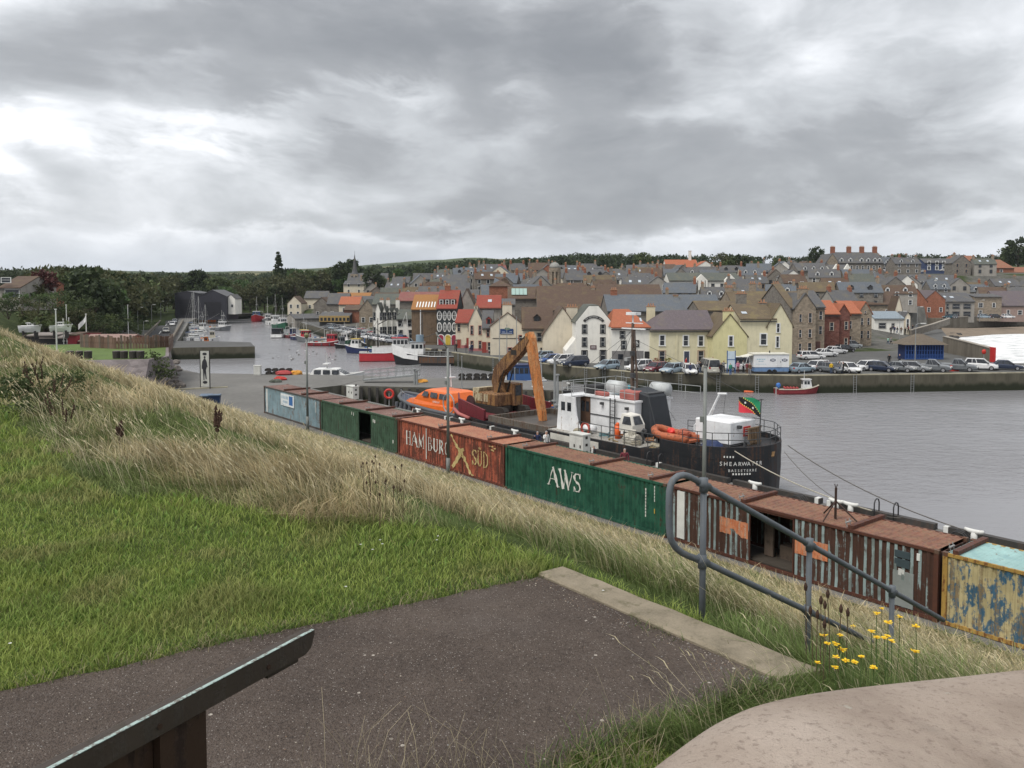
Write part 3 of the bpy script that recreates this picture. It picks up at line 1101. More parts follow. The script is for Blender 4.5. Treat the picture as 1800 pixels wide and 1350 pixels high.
def grass():
 # --- pool of points, evenly spread over the view so that near ground gets more blades per square metre
 n = 330000
 px = NP.uniform(-160, 1960, n)
 py = NP.uniform(556, 1420, n)
 P, ok = project_bluff(px, py)
 P = P[ok]
 m = 52000
 q = np.concatenate([NP.uniform(-62, 4, 16000), NP.uniform(-56, 0, m - 16000)])
 p = np.concatenate([NP.uniform(6.0, 9.5, 16000), NP.uniform(9, 28.3, m - 16000)])
 E = np.stack([QD.x * q + QN.x * p, QD.y * q + QN.y * p, np.zeros(m)], 1)
 E[:, 2] = bluff_z(E[:, 0], E[:, 1])
 P = np.concatenate([P, E])
 X, Y = P[:, 0], P[:, 1]
 p = X * QN.x + Y * QN.y
 q = X * QD.x + Y * QD.y
 dist = np.hypot(X, Y)
 onp = pip_np(PATHPOLY, X, Y) | pip_np(KERBPOLY, X, Y)
 ep = np.interp(q, EDGE_TAB_Q, EDGE_TAB_P) + (vnoise(X, Y, .8, 9) - .5) * .8
 right = (q > -3.4) & (p > 3.2) & (Y < 7.5)
 longz = ((p > ep) | right) & ~onp
 lawn = ~longz & ~onp & (P[:, 2] > ZQ + .6)
 longz &= P[:, 2] > ZQ + .3
 nA = vnoise(X, Y, 1.1, 21)
 nB = vnoise(X, Y, .35, 22)
 nC = vnoise(X, Y, 3.2, 23)
 # --- lawn
 s = lawn
 k = s.sum()
 r = NP.random((k, 4))
 d = dist[s]
 tuft = np.clip((nA[s] - .62) * 4, 0, 1) * np.clip((p[s] - .5) / 1.5, 0, 1)
 edge_b = np.clip(1 - (ep[s] - p[s]) / 1.1, 0, 1)
 H = .03 + .04 * r[:, 0] + .07 * tuft + .09 * edge_b * r[:, 1]
 H *= 1 + np.clip(-q[s] - 8, 0, 20) * .05
 W = (.0032 + .003 * r[:, 1]) * np.clip(d / 6, .8, 4)
 broad = NP.random(k) < .05
 W = np.where(broad, W * 3.6, W)
 H = np.where(broad, H * .75, H)
 ang = r[:, 2] * 2 * pi
 lean = np.stack([np.cos(ang), np.sin(ang)], 1) * (H * (.25 + .8 * r[:, 3]))[:, None]
 g1 = np.array([.37, .44, .11])
 g2 = np.array([.2, .3, .066])
 g3 = np.array([.36, .33, .14])
 w = np.clip(nB[s] * .7 + r[:, 0] * .5 - .1, 0, 1)[:, None]
 c1 = g2 * (1 - w) + g1 * w
 dry = np.clip((vnoise(X[s], Y[s], .5, 31) - .66) * 5, 0, 1)[:, None] * .6 + (r[:, 3:4] > .93) * .55
 c1 = c1 * (1 - dry) + g3 * dry
 c1 = np.where(broad[:, None], c1 * np.array([.55, .7, .6]), c1)
 c1 = c1 * (1 - .35 * tuft[:, None])
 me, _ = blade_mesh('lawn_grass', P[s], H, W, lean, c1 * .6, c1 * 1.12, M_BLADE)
 tag(link('lawn_grass', me), 'short green mown grass beside the asphalt path', 'grass', kind='stuff')
 # --- long grass
 s = longz
 k = s.sum()
 r = NP.random((k, 6))
 d = dist[s]
 P2, p2, q2 = P[s], p[s], q[s]
 into = np.clip((p2 - ep[s] - .35) / 2.6, 0, 1)
 into = np.where(right[s], np.clip((p2 - 4.7) / 1.6, 0, .7) * .8, into)
 dryness = np.clip(.02 + .78 * into + (nA[s] - .5) * 1.4 + (nC[s] - .5) * 1.7 + (r[:, 0] - .5) * .8, 0, 1)
 leftdry = np.clip((-q2 - 9) / 14, 0, 1)
 dryness = np.clip(dryness + .25 * leftdry, 0, 1)
 tus = np.clip((nA[s] - .35) * 2.2, 0, 1)
 H = (.13 + .24 * r[:, 1]) * (.5 + .8 * into) * (.55 + .45 * nC[s] + .55 * tus)
 slope = p2 > 9
 H = np.where(right[s], (.07 + .13 * r[:, 1]) * (1.0 + 1.1 * np.clip((p2 - 5.6) / 1, 0, 1)), H)
 H = np.where((p2 > 5.2) & ~right[s] & (q2 > -22), np.minimum(H, .2 + .16 * r[:, 1]), H)
 H = np.where(slope, (.2 + .25 * r[:, 1]) * np.where(p2 > 21, 1.5, 1), H)
 W = (.0022 + .0075 * r[:, 2] ** 2.2) * np.clip(d / 6.5, .8, 5)
 la = radians(196) + (r[:, 3] - .5) * 3.2 + (vnoise(P2[:, 0], P2[:, 1], .7, 51) - .5) * 4.5
 flat = NP.random(k) < .16
 amp = H * np.where(flat, 1.1 + .9 * r[:, 4], .25 + .75 * r[:, 4])
 H = np.where(flat, H * .6, H)
 lean = np.stack([np.cos(la), np.sin(la)], 1) * amp[:, None]
 straw = np.array([.80, .67, .42])
 straw2 = np.array([.47, .36, .2])
 gr = np.array([.13, .20, .055])
 gr2 = np.array([.23, .29, .10])
 u = r[:, 5:6]
 cs = straw * u + straw2 * (1 - u)
 cg = gr * (1 - u) + gr2 * u
 dd = dryness[:, None]
 c1 = cg * (1 - dd) + cs * dd
 c1 = c1 * (.62 + .72 * vnoise(P2[:, 0], P2[:, 1], .28, 61))[:, None]
 base = c1 * .28 + np.array([.05, .06, .02]) * .45  # roots darkened in the blade colour, as shade between the tufts
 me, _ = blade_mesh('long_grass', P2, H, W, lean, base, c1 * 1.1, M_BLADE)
 tag(link('long_grass', me), 'long straw coloured and green grass on the bank above the containers', 'grass', kind='stuff')
 # --- tall seeding stalks
 sel = np.where(longz & (NP.random(len(P)) < np.where(right & (p < 5.8), .006, .03 + .03 * (p > 5.2))))[0]
 k = len(sel)
 r = NP.random((k, 5))
 d = dist[sel]
 H = (.38 + .34 * r[:, 0])
 H = np.where(right[sel], H * .8, np.where(p[sel] > 5.2, H * .72, H))
 W = .0028 * np.clip(d / 5.5, .9, 4.5)
 la = radians(190) + (r[:, 3] - .5) * 1.5
 lean = np.stack([np.cos(la), np.sin(la)], 1) * (H * (.25 + .55 * r[:, 4]))[:, None]
 cs = np.array([.72, .63, .42]) * (.7 + .45 * r[:, 1:2])
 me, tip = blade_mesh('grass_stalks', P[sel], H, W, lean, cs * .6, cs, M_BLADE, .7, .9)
 tag(link('grass_stalks', me), 'thin pale seeding grass stalks leaning over the bank', 'grass', kind='stuff')
 dirn = np.concatenate([lean * 1.0, (H * .5)[:, None]], 1)
 dirn /= np.linalg.norm(dirn, axis=1)[:, None]
 hl = .05 + .06 * r[:, 2]
 me, _ = blade_mesh('grass_seed_heads', tip - dirn * .01, hl * .6, W * 2.6, dirn[:, :2] * hl[:, None], cs * .8, cs * 1.05, M_BLADE)
 tag(link('grass_seed_heads', me), 'straw coloured seed heads of the long grass', 'grass', kind='stuff')
 # --- ragged verge along the path edges and the clump in front of the wall
 rows = []
 for poly, wd, cnt in ((pe, .10, 2600), ([ki0 + Vector((0, 0, 0)), ki1], .07, 420), (pn[:7], .20, 2300)):
  for _ in range(cnt):
   i = random.randrange(len(poly) - 1)
   a = poly[i].lerp(poly[i + 1], random.random())
   dd_ = (poly[i + 1] - poly[i]).normalized()
   o = abs(random.gauss(0, wd)) * random.choice((1, 1, 1, -.35))
   if poly is pe:
    a = a + Vector((-dd_.y, dd_.x, 0)) * o
   elif len(poly) == 2:
    if vnoise([a.x], [a.y], .3, 41)[0] < .52:
     continue
    a = a + Vector((dd_.y, -dd_.x, 0)) * abs(o)
   else:
    a = a + Vector((-dd_.y, dd_.x, 0)) * o
   rows.append((a.x, a.y, ZP - .02, 0 if poly is pe else (1 if len(poly) == 2 else 2)))
 A = np.array(rows)
 k = len(A)
 r = NP.random((k, 5))
 kind = A[:, 3]
 H = np.where(kind == 2, .05 + .10 * r[:, 0], .03 + .05 * r[:, 0])
 W = .003 + .003 * r[:, 1]
 la = r[:, 2] * 2 * pi
 lean = np.stack([np.cos(la), np.sin(la)], 1) * (H * (.4 + .9 * r[:, 3]))[:, None]
 dr = (r[:, 4:5] > .62)
 c1 = np.where(dr, np.array([.33, .28, .17]), np.array([.09, .15, .035])) * (.7 + .5 * r[:, 0:1])
 me, _ = blade_mesh('verge_grass', A[:, :3], H, W, lean, c1 * .7, c1, M_BLADE)
 tag(link('verge_grass', me), 'ragged green and dry grass along the path edge', 'grass', kind='stuff')
 # --- thin dry stalks at the bottom of the view on the near verge
 rows = []
 for _ in range(150):
  c = random.choice([(690, 1372), (760, 1365), (640, 1385), (1070, 1362), (840, 1380)])
  v = at(c[0] + random.gauss(0, 60), c[1] + random.gauss(0, 14), ZP)
  rows.append(tuple(v))
 A = np.array(rows)
 k = len(A)
 r = NP.random((k, 4))
 H = .10 + .30 * r[:, 0] ** 1.5
 la = radians(100) + (r[:, 2] - .5) * 3
 lean = np.stack([np.cos(la), np.sin(la)], 1) * (H * (.2 + .6 * r[:, 3]))[:, None]
 cs = np.array([.42, .36, .24]) * (.7 + .5 * r[:, 1:2])
 me, tip = blade_mesh('dry_stalks', A, H, np.full(k, .0026), lean, cs * .6, cs, M_BLADE, .6, .9)
 tag(link('dry_stalks', me), 'thin dry grass stalks rising in front of the asphalt path', 'grass', kind='stuff')

grass()

def ground_under(px, py, hgt):
 """point on the sight line that stands hgt above the bluff"""
 d = ray(px, py)
 ts = np.arange(2.5, 60, .02)
 X, Y, Z = d.x * ts, d.y * ts, CAMZ + d.z * ts
 G = bluff_z(X, Y)
 k = np.argmax(Z - G < hgt)
 return Vector((X[k], Y[k], Z[k])), float(G[k])

# ---- yellow flowers
M_PETAL = pm('yellow_petals', (0.75, 0.5, 0.015), .6, .15, 20)
M_STEM = pm('flower_stem', (0.07, 0.12, 0.03), .7)
FL = [(1160, 755), (1138, 768), (1115, 790), (1168, 832), (1222, 805), (1297, 850), (1165, 897), (1150, 905), (1005, 850), (950, 865), (945, 890), (868, 893), (885, 930), (925, 932), (1090, 873), (1115, 902), (1185, 920), (955, 960), (925, 995), (970, 1010), (1012, 1018), (1043, 992), (840, 1020), (920, 1040), (1100, 1043), (1293, 967)]
rr = random.Random(8)
for (a, b) in FL:
 v, gz = ground_under(1120 + a / 2.647, 780 + b / 2.647, .26 + rr.random() * .12 + (.25 if a > 1030 else 0))
 f = thing('yellow_flower', 'small yellow daisy-like flower on a thin stem in the grass by the handrail', 'flower', (v.x, v.y, gz), rr.random() * 6, 'yellow flowers in the grass')
 h = v.z - gz
 MB().tube([(rr.uniform(-.03, .03), rr.uniform(-.03, .03), -.02), (rr.uniform(-.015, .015), 0, h * .6), (0, 0, h)], .0022, 5).build('stem', M_STEM, f)
 mb = MB()
 R_ = rr.uniform(.017, .03)
 for k in range(9):
  t = 2 * pi * k / 9 + rr.random() * .2
  ct, st = cos(t), sin(t)
  w = R_ * .3
  dz = R_ * rr.uniform(-.05, .45)
  mb.add([(ct * .2 * R_, st * .2 * R_, h), (ct * .7 * R_ - st * w, st * .7 * R_ + ct * w, h + dz * .8), (ct * R_, st * R_, h + dz), (ct * .7 * R_ + st * w, st * .7 * R_ - ct * w, h + dz * .8)], [(0, 1, 2, 3)])
 mb.build('petals', M_PETAL, f, fix=False)
 MB().cyl((0, 0, h - .004), (0, 0, h + R_ * .25), R_ * .34, R_ * .26, 7).build('flower_centre', pm('flower_centre', (0.6, 0.33, 0.01), .8), f)
M_DAISY = pm('daisy_petals', (0.8, 0.8, 0.78), .6)
for (a, b) in [(668, 955), (672, 962), (634, 963), (655, 972), (608, 1038), (768, 955), (18, 1139), (770, 948), (1060, 1045)]:
 v = at(a, b, ZP)
 mb = MB()
 for k in range(7):
  t = 2 * pi * k / 7
  mb.add([(0, 0, .062), (cos(t - .3) * .009, sin(t - .3) * .009, .064), (cos(t) * .013, sin(t) * .013, .064), (cos(t + .3) * .009, sin(t + .3) * .009, .064)], [(0, 1, 2, 3)])
 f = thing('daisy', 'tiny white daisy in the mown lawn', 'flower', (v.x, v.y, ZP - .03), 0, 'daisies in the lawn')
 mb.build('petals', M_DAISY, f, fix=False)
 MB().cyl((0, 0, 0), (0, 0, .063), .0015, n=5).build('stem', M_STEM, f)

# ---- dark teasel and dock heads, leafy bushes in the long grass
M_DOCK = pm('dock_seed', (0.055, 0.03, 0.02), .9, .3, 30)
M_DOCKS = pm('dock_stem', (0.1, 0.07, 0.04), .9)

def dock(px, py, h, n, cat, label, group, spread=.1, headr=.014, headl=.04):
 v, gz = ground_under(px, py, h)
 t = thing(cat, label, 'plant', (v.x, v.y, gz), rr.random() * 6, group)
 H = max(.25, v.z - gz)
 mb = MB()
 for k in range(n):
  mh = MB()
  a = rr.random() * 2 * pi
  s = rr.random() ** .6 * spread
  hh = H * rr.uniform(.7, 1.03)
  tip = Vector((cos(a) * s, sin(a) * s, hh))
  mb.tube([(0, 0, -.03), (tip.x * .4, tip.y * .4, hh * .6), tip], .003, 5)
  if headl > .06:
   for j in range(7):
    f = j / 7
    c = tip.lerp(Vector((tip.x * .5, tip.y * .5, hh * .6)), f * .8)
    mh.cyl(c - Vector((0, 0, .018)), c + Vector((rr.uniform(-.02, .02), rr.uniform(-.02, .02), .03)), headr * rr.uniform(.5, 1.2), .003, 6)
  else:
   mh.cyl(tip - Vector((0, 0, headl * .3)), tip + Vector((0, 0, headl * .35)), headr * .7, headr, 7)
   mh.cyl(tip + Vector((0, 0, headl * .35)), tip + Vector((0, 0, headl)), headr, headr * .3, 7)
  mh.build('seed_head', M_DOCK, t)
 mb.build('stem', M_DOCKS, t)

for (a, b) in [(655, 800), (640, 806), (665, 797), (700, 815), (678, 826), (648, 828), (690, 845), (668, 850), (652, 812), (708, 838)]:
 dock(a, b, .5, 2, 'knapweed', 'dark seed-headed knapweed stalk in the long grass before the green container', 'knapweed in the long grass', .05, .011, .026)
for (a, b) in [(1432, 1040), (1445, 1048), (1455, 1036), (1462, 1052), (1437, 1062), (1420, 1030), (1475, 1058), (1450, 1068), (1380, 965), (1398, 985), (1365, 972), (1490, 1050)]:
 dock(a, b, .55, 1, 'teasel', 'brown teasel head standing in the grass below the handrail', 'teasels below the handrail', .05, .013, .04)
dock(376, 712, .8, 5, 'dock', 'tall rust brown dock plant against the grey tarmac', None, .16, .035, .09)
dock(208, 738, .5, 4, 'dock', 'short brown dock plant in the straw grass', None, .14, .035, .09)
for (a, b) in [(75, 640), (95, 655), (55, 630), (110, 690)]:
 dock(a, b, .9, 5, 'dry_weed', 'rusty dry weed stalks beside the leafy bush on the bank', 'dry weeds by the leafy bush', .3, .018, .08)

def leaf_cloud(rng, clumps, per, size, col0, col1, name, mat=None):
 """leaf faces spread in clumps through a crown volume"""
 C_ = np.repeat(clumps[:, :3], per, 0)
 R_ = np.repeat(clumps[:, 3], per)
 n = len(C_)
 dvec = rng.normal(size=(n, 3))
 dvec /= np.linalg.norm(dvec, axis=1)[:, None]
 rad = R_ * rng.random(n) ** .45
 pos = C_ + dvec * rad[:, None] * np.array([1, 1, .8])
 a = rng.normal(size=(n, 3))
 a /= np.linalg.norm(a, axis=1)[:, None]
 b = np.cross(a, dvec + rng.normal(size=(n, 3)) * .7)
 b /= np.linalg.norm(b, axis=1)[:, None] + 1e-9
 s = size * (.6 + .8 * rng.random(n))[:, None]
 V = np.stack([pos - a * s, pos - b * s * .55, pos + a * s, pos + b * s * .55], 1).reshape(-1, 3)
 w = np.clip(np.repeat(rng.random(len(clumps)), per) * .55 + rng.random(n) * .45, 0, 1)[:, None]
 col = np.array(col0) * (1 - w) + np.array(col1) * w
 col = np.repeat(col, 4, 0)
 me = bpy.data.meshes.new(name)
 me.vertices.add(len(V))
 me.vertices.foreach_set('co', V.ravel().astype(np.float32))
 me.loops.add(4 * n)
 me.loops.foreach_set('vertex_index', np.arange(4 * n, dtype=np.int32))
 me.polygons.add(n)
 me.polygons.foreach_set('loop_start', np.arange(0, 4 * n, 4, dtype=np.int32))
 me.polygons.foreach_set('loop_total', np.full(n, 4, np.int32))
 at_ = me.attributes.new('Col', 'FLOAT_COLOR', 'POINT')
 at_.data.foreach_set('color', np.concatenate([col, np.ones((len(col), 1))], 1).ravel().astype(np.float32))
 me.materials.append(mat or M_BLADE)
 me.update()
 me.validate()
 return me

def bush(px, py, label, w, h, leaf=.03, c0=(.03, .045, .015), c1=(.10, .13, .05), n=26, per=60, group=None):
 v, gz = ground_under(px, py, .15)
 t = thing('leafy_bush', label, 'bush', (v.x, v.y, gz), 0, group)
 cl = np.stack([NP.normal(0, w * .42, n), NP.normal(0, w * .42, n), NP.uniform(.1, 1, n) * h, NP.uniform(.12, .25, n) * w], 1)
 link('foliage', leaf_cloud(NP, cl, per, leaf, c0, c1, 'foliage'), t)
 mb = MB()
 for k in range(6):
  c = cl[k]
  mb.tube([(0, 0, -.05), (c[0] * .5, c[1] * .5, c[2] * .6), (c[0], c[1], c[2])], [.012, .008, .004], 5)
 mb.build('stems', M_DOCKS, t)

bush(70, 715, 'leafy dark green bush in the straw grass on the left bank', 1.0, .75)
bush(35, 690, 'small leafy bush at the foot of the dry weeds', .6, .6)

# ---- loose grit and fallen leaves on the path
mb = MB()
rr = random.Random(77)
for k in range(420):
 if k < 260:
  i = rr.randrange(len(PATH_IN) - 1)
  a, b = pi_[i], pi_[i + 1]
  v = a.lerp(b, rr.random()) + Vector((-abs(rr.gauss(0, .12)), -abs(rr.gauss(0, .1)), 0))
 else:
  v = at(rr.uniform(50, 1250), rr.uniform(1090, 1345), ZP)
 if not pip(PATHPOLY, v.x, v.y):
  continue
 s_ = rr.uniform(.003, .009)
 a0 = rr.random() * 6
 vs = [(v.x + s_ * cos(a0 + j * 1.57) * rr.uniform(.6, 1.2), v.y + s_ * sin(a0 + j * 1.57) * rr.uniform(.6, 1.2), ZP + .0005) for j in range(4)] + [(v.x, v.y, ZP + s_ * .8)]
 mb.add(vs, [(0, 1, 4), (1, 2, 4), (2, 3, 4), (3, 0, 4)], rr.randrange(3))
o = mb.build('loose_grit', [pm('grit_pale', (0.32, 0.28, 0.23), .9), pm('grit_brown', (0.16, 0.11, 0.08), .9), pm('grit_grey', (0.2, 0.19, 0.18), .9)])
tag(o, 'loose grit and leaf scraps on the asphalt path', 'grit', kind='stuff')
# ================================================================== CONTAINER ROW
CL, CW, CH = 12.3, 2.44, 2.59
PF = 29.2
QS = [-74.6 + 12.44 * k for k in range(6)] + [-74.6 + 12.44 * 6]
PITCHC, DEP = 0.29, 0.042

def corr(x):
 """trapezoid corrugation, 0 outside .. DEP inside"""
 t = (x % PITCHC) / PITCHC
 if t < .32:
  return 0.0
 if t < .5:
  return DEP * (t - .32) / .18
 if t < .82:
  return DEP
 return DEP * (1 - (t - .82) / .18)

def corr_pts(x0, x1, gap=None):
 xs = [x0]
 k = math.floor(x0 / PITCHC)
 while k * PITCHC < x1:
  for f in (0, .32, .5, .82):
   x = (k + f) * PITCHC
   if x0 < x < x1:
    xs.append(x)
  k += 1
 return xs + [x1]

# ---- hand-made stroke letters (serif), unit box 0..1 high
LET = {
 'A': ([(0.02, 0, .44, 1, .07), (.44, 1, .86, 0, .19), (.2, .36, .66, .36, .07), (-.07, .02, .15, .02, .05), (.7, .02, 1.0, .02, .05)], 1.0),
 'W': ([(0.05, 1, .36, 0, .17), (.36, 0, .62, .85, .06), (.5, 1, .82, 0, .17), (.82, 0, 1.12, 1, .06), (-.08, .98, .2, .98, .05), (.38, .98, .62, .98, .05), (1.0, .98, 1.24, .98, .05)], 1.25),
 'S': ([(.58, .78, .46, .96, .10), (.46, .96, .22, .96, .10), (.22, .96, .07, .8, .14), (.07, .8, .13, .62, .15), (.13, .62, .5, .42, .17), (.5, .42, .58, .22, .15), (.58, .22, .44, .05, .12), (.44, .05, .2, .04, .09), (.2, .04, .06, .24, .08), (.06, .0, .06, .26, .04), (.6, .74, .6, 1.0, .04)], .7),
 'H': ([(.1, 0, .1, 1, .12), (.58, 0, .58, 1, .12), (.1, .52, .58, .52, .06), (0, .02, .22, .02, .05), (.46, .02, .7, .02, .05), (0, .98, .22, .98, .05), (.46, .98, .7, .98, .05)], .8),
 'M': ([(.08, 0, .1, 1, .06), (.1, 1, .42, .1, .13), (.42, .1, .74, 1, .05), (.76, 1, .78, 0, .12), (-.02, .02, .2, .02, .05), (.66, .02, .9, .02, .05)], 1.0),
 'B': ([(.1, 0, .1, 1, .13), (.1, .98, .38, .96, .06), (.38, .96, .5, .76, .12), (.5, .76, .36, .54, .09), (.1, .53, .4, .53, .06), (.4, .53, .58, .27, .13), (.58, .27, .4, .03, .1), (.1, .03, .4, .03, .06)], .75),
 'U': ([(.1, 1, .1, .25, .13), (.1, .25, .24, .04, .11), (.24, .04, .44, .04, .07), (.44, .04, .56, .25, .07), (.56, .25, .56, 1, .06), (0, .98, .22, .98, .05), (.46, .98, .68, .98, .05)], .78),
 'R': ([(.1, 0, .1, 1, .13), (.1, .98, .38, .96, .06), (.38, .96, .5, .75, .12), (.5, .75, .36, .52, .09), (.1, .51, .38, .51, .06), (.32, .51, .64, 0, .14), (0, .02, .22, .02, .05)], .75),
 'G': ([(.6, .82, .42, .97, .08), (.42, .97, .2, .86, .1), (.2, .86, .08, .5, .14), (.08, .5, .2, .14, .14), (.2, .14, .42, .03, .09), (.42, .03, .6, .14, .07), (.58, .0, .58, .42, .11), (.46, .42, .7, .42, .05)], .8),
 'D': ([(.1, 0, .1, 1, .12), (.1, .98, .38, .95, .06), (.38, .95, .58, .7, .1), (.58, .7, .58, .3, .13), (.58, .3, .38, .05, .1), (.1, .02, .38, .05, .06)], .8),
}
LET['Ü'] = (LET['U'][0] + [(.22, 1.2, .22, 1.1, .1), (.44, 1.2, .44, 1.1, .1)], .78)

def strokes_on_wall(mb, strokes, ox, oz, sx, sz, mi=0, off=.004, shx=0.0):
 """strokes laid on the corrugated sheet, following its folds; wall plane y = 0 (outside at -y)"""
 for (x0, z0, x1, z1, w) in strokes:
  a, b = Vector((ox + x0 * sx, oz + z0 * sz)), Vector((ox + x1 * sx, oz + z1 * sz))
  d = (b - a)
  L_ = d.length
  if L_ < 1e-4:
   continue
  d /= L_
  nn = Vector((-d.y, d.x)) * (w * sx / 2 * (0.55 + .45 * abs(d.y)))
  a = a - d * w * sx * .18
  b = b + d * w * sx * .18
  n = max(1, int((b - a).length / .05))
  vs, fs = [], []
  for i in range(n + 1):
   c = a.lerp(b, i / n)
   for s_ in (-1, -.33, .33, 1):
    p = c + nn * s_
    vs.append((p.x, corr(p.x) - off - .012, p.y))
  for i in range(n):
   for j in range(3):
    k = i * 4 + j
    fs.append((k, k + 1, k + 5, k + 4))
  mb.add(vs, fs, mi)

def word(name, text, ox, oz, h, wid, mat, parent, gap=.06, off=.004):
 x = ox
 for ch in text:
  if ch == ' ':
   x += wid * .6
   continue
  st, adv = LET[ch]
  mb = MB()
  strokes_on_wall(mb, st, x, oz, wid, h, 0, off)
  mb.build(name, mat, parent, fix=False)
  x += (adv + gap) * wid

def container(k, label, side, roof, door=None, beams=(), frame=None, q0=None, L=CL):
 q = QS[k] if q0 is None else q0
 t = thing('shipping_container', label, 'container', Q(q, PF, ZQ), QROT, 'row of old shipping containers on the quay')
 frame = frame or side
 H0, H1 = .16, CH - .12
 x0, x1 = .16, L - .16
 spans = [(x0, x1)] if not door else [(x0, door[0]), (door[1], x1)]
 for a, b in spans:
  mb = MB()
  xs = corr_pts(a, b)
  nz = 6
  vs, fs = [], []
  for j in range(nz + 1):
   z = H0 + (H1 - H0) * j / nz
   for x in xs:
    dent = .03 * sin(x * 1.7 + k * 2.3 + z * 1.1) * sin(z * 2.4 + x * .6 + k) + .012 * sin(x * 5.1 + z * 3 + k * 5)
    vs.append((x, corr(x) + .028 + dent * min(1, 4 * (z - H0) * (H1 - z)), z))
  n = len(xs)
  for j in range(nz):
   for i in range(n - 1):
    fs.append((j * n + i, j * n + i + 1, (j + 1) * n + i + 1, (j + 1) * n + i))
  mb.add(vs, fs)
  mb.build('side_panel', side, t, fix=False)
 MB().box(x0, x1, CW - .06, CW - .02, H0, H1).build('back_panel', side, t)
 for xa in (.03, L - .07):
  MB().box(xa, xa + .04, .1, CW - .1, H0, H1).build('end_panel', side, t)
 if door:
  mb = MB()
  mb.box(door[0], door[0] + .05, .03, .10, H0, H1)
  mb.box(door[1] - .05, door[1], .03, .10, H0, H1)
  mb.box(door[0], door[1], .03, .10, H1 - .08, H1)
  mb.build('door_frame', frame, t)
  MB().box(door[0] - .2, door[1] + .2, .3, CW - .1, .1, .17).build('floor', pm('container_floor', (0.06, 0.05, 0.04), .9), t)
  mb = MB()
  mb.box(door[0] + .06, door[0] + .5, 1.1, 1.2, .2, 1.9)
  mb.box(door[0] + .7, door[1] - .3, 1.3, 1.9, .17, .75)
  mb.build('stored_gear', pm('stored_gear', (0.12, 0.09, 0.07), .9, .5, 3), t)
 for (xa, ya) in ((0, 0), (L - .16, 0), (0, CW - .16), (L - .16, CW - .16)):
  cp = MB().box(xa, xa + .16, ya, ya + .16, 0, CH).build('corner_post', frame, t)
  for zc_ in (-.005, CH - .125):
   MB().box(xa - .008, xa + .168, ya - .008, ya + .168, zc_, zc_ + .13).build('corner_casting', worn('casting_rust', (0.12, 0.08, 0.06), (0.18, 0.08, 0.04), .5), cp)
 for ya in (0, CW - .1):
  MB().box(.16, L - .16, ya + .003, ya + .1, 0.03, H0).build('bottom_rail', frame, t)
  MB().box(.16, L - .16, ya + .003, ya + .1, H1, CH - .01).build('top_rail', frame, t)
 mb = MB()
 xs = corr_pts(.1, L - .1)
 vs = [(x, y, CH - .012 - .6 * corr(x) + .01 * sin(x * 1.3)) for y in (.06, .8, 1.64, CW - .06) for x in xs]
 n = len(xs)
 fs = [(j * n + i, j * n + i + 1, (j + 1) * n + i + 1, (j + 1) * n + i) for j in range(3) for i in range(n - 1)]
 mb.add(vs, fs)
 mb.build('roof_sheet', roof, t, fix=False)
 M_BEAM = worn('roof_beam_rust', (0.09, 0.04, 0.03), (0.16, 0.06, 0.035), .5, .4)
 for bx in beams:
  MB().box(bx, bx + .2, .06, CW + .12, CH, CH + .13).build('roof_beam', M_BEAM, t)
  mb = MB()
  for s_ in (.03, .3):
   mb.cyl((bx - .1, s_ + .15, CH), (bx - .16, s_ + .12, CH + .3), .018, n=5)
  mb.box(bx - .16, bx - .1, .12, .5, CH + .16, CH + .2)
  mb.build('lifting_bracket', pm('bracket_grey', (0.3, 0.3, 0.29), .7), t)
 return t

S_BLUE = worn('blue_container_paint', (0.24, 0.33, 0.37), (0.2, 0.14, 0.1), .3, 1.5, (0.2, 0.21, 0.21), 1, p2=.56)
S_DGRN = worn('dark_green_paint', (0.05, 0.085, 0.055), (0.06, 0.04, 0.03), .28, 1.5, (0.06, 0.11, 0.07))
S_RED = worn('red_container_paint', (0.46, 0.13, 0.075), (0.17, 0.06, 0.04), .5, 1.6, (0.27, 0.07, 0.045))
S_GRN = worn('green_container_paint', (0.017, 0.075, 0.048), (0.055, 0.035, 0.022), .3, 1.8, (0.024, 0.1, 0.062))
S_RUST = worn('rusted_container', (0.20, 0.235, 0.225), (0.10, 0.045, 0.03), .72, 1.8, (0.27, 0.34, 0.34), rust2=(0.035, 0.022, 0.018), ridge=.21)
S_YEL = worn('yellow_blue_container', (0.5, 0.42, 0.23), (0.3, 0.2, 0.09), .42, 1.5, (0.05, 0.12, 0.19), 1.15, rust2=(0.13, 0.12, 0.09), p2=.5)
R_RED = worn('roof_bright_rust', (0.4, 0.155, 0.09), (0.5, 0.3, 0.2), .5, .3, (0.28, 0.1, 0.06), 1.6, rust2=(0.2, 0.075, 0.04), p2=.5)
R_BRN = worn('roof_brown_rust', (0.23, 0.095, 0.058), (0.34, 0.22, 0.14), .48, .3, (0.13, 0.055, 0.036), 1.8, rust2=(0.09, 0.04, 0.026), p2=.5)
R_DRK = worn('roof_dark_rust', (0.2, 0.11, 0.09), (0.4, 0.33, 0.28), .36, .3, (0.14, 0.075, 0.06), rust2=(0.1, 0.045, 0.035), p2=.5)
R_TEAL = worn('roof_teal_paint', (0.3, 0.47, 0.45), (0.3, 0.12, 0.06), .26, .3, (0.24, 0.39, 0.39), p2=.55)
F_RUST = worn('rusty_frame', (0.09, 0.035, 0.025), (0.13, 0.05, 0.03), .5)
F_YEL = worn('ochre_frame', (0.42, 0.26, 0.07), (0.25, 0.1, 0.03), .45)
M_WLET = worn('white_lettering', (0.72, 0.71, 0.66), (0.4, 0.2, 0.1), .22, 1.5)
M_YLET = worn('cream_lettering', (0.66, 0.52, 0.24), (0.34, 0.1, 0.05), .42, 1.5)
M_PALE = worn('pale_plate', (0.68, 0.68, 0.65), (0.4, 0.2, 0.1), .2)

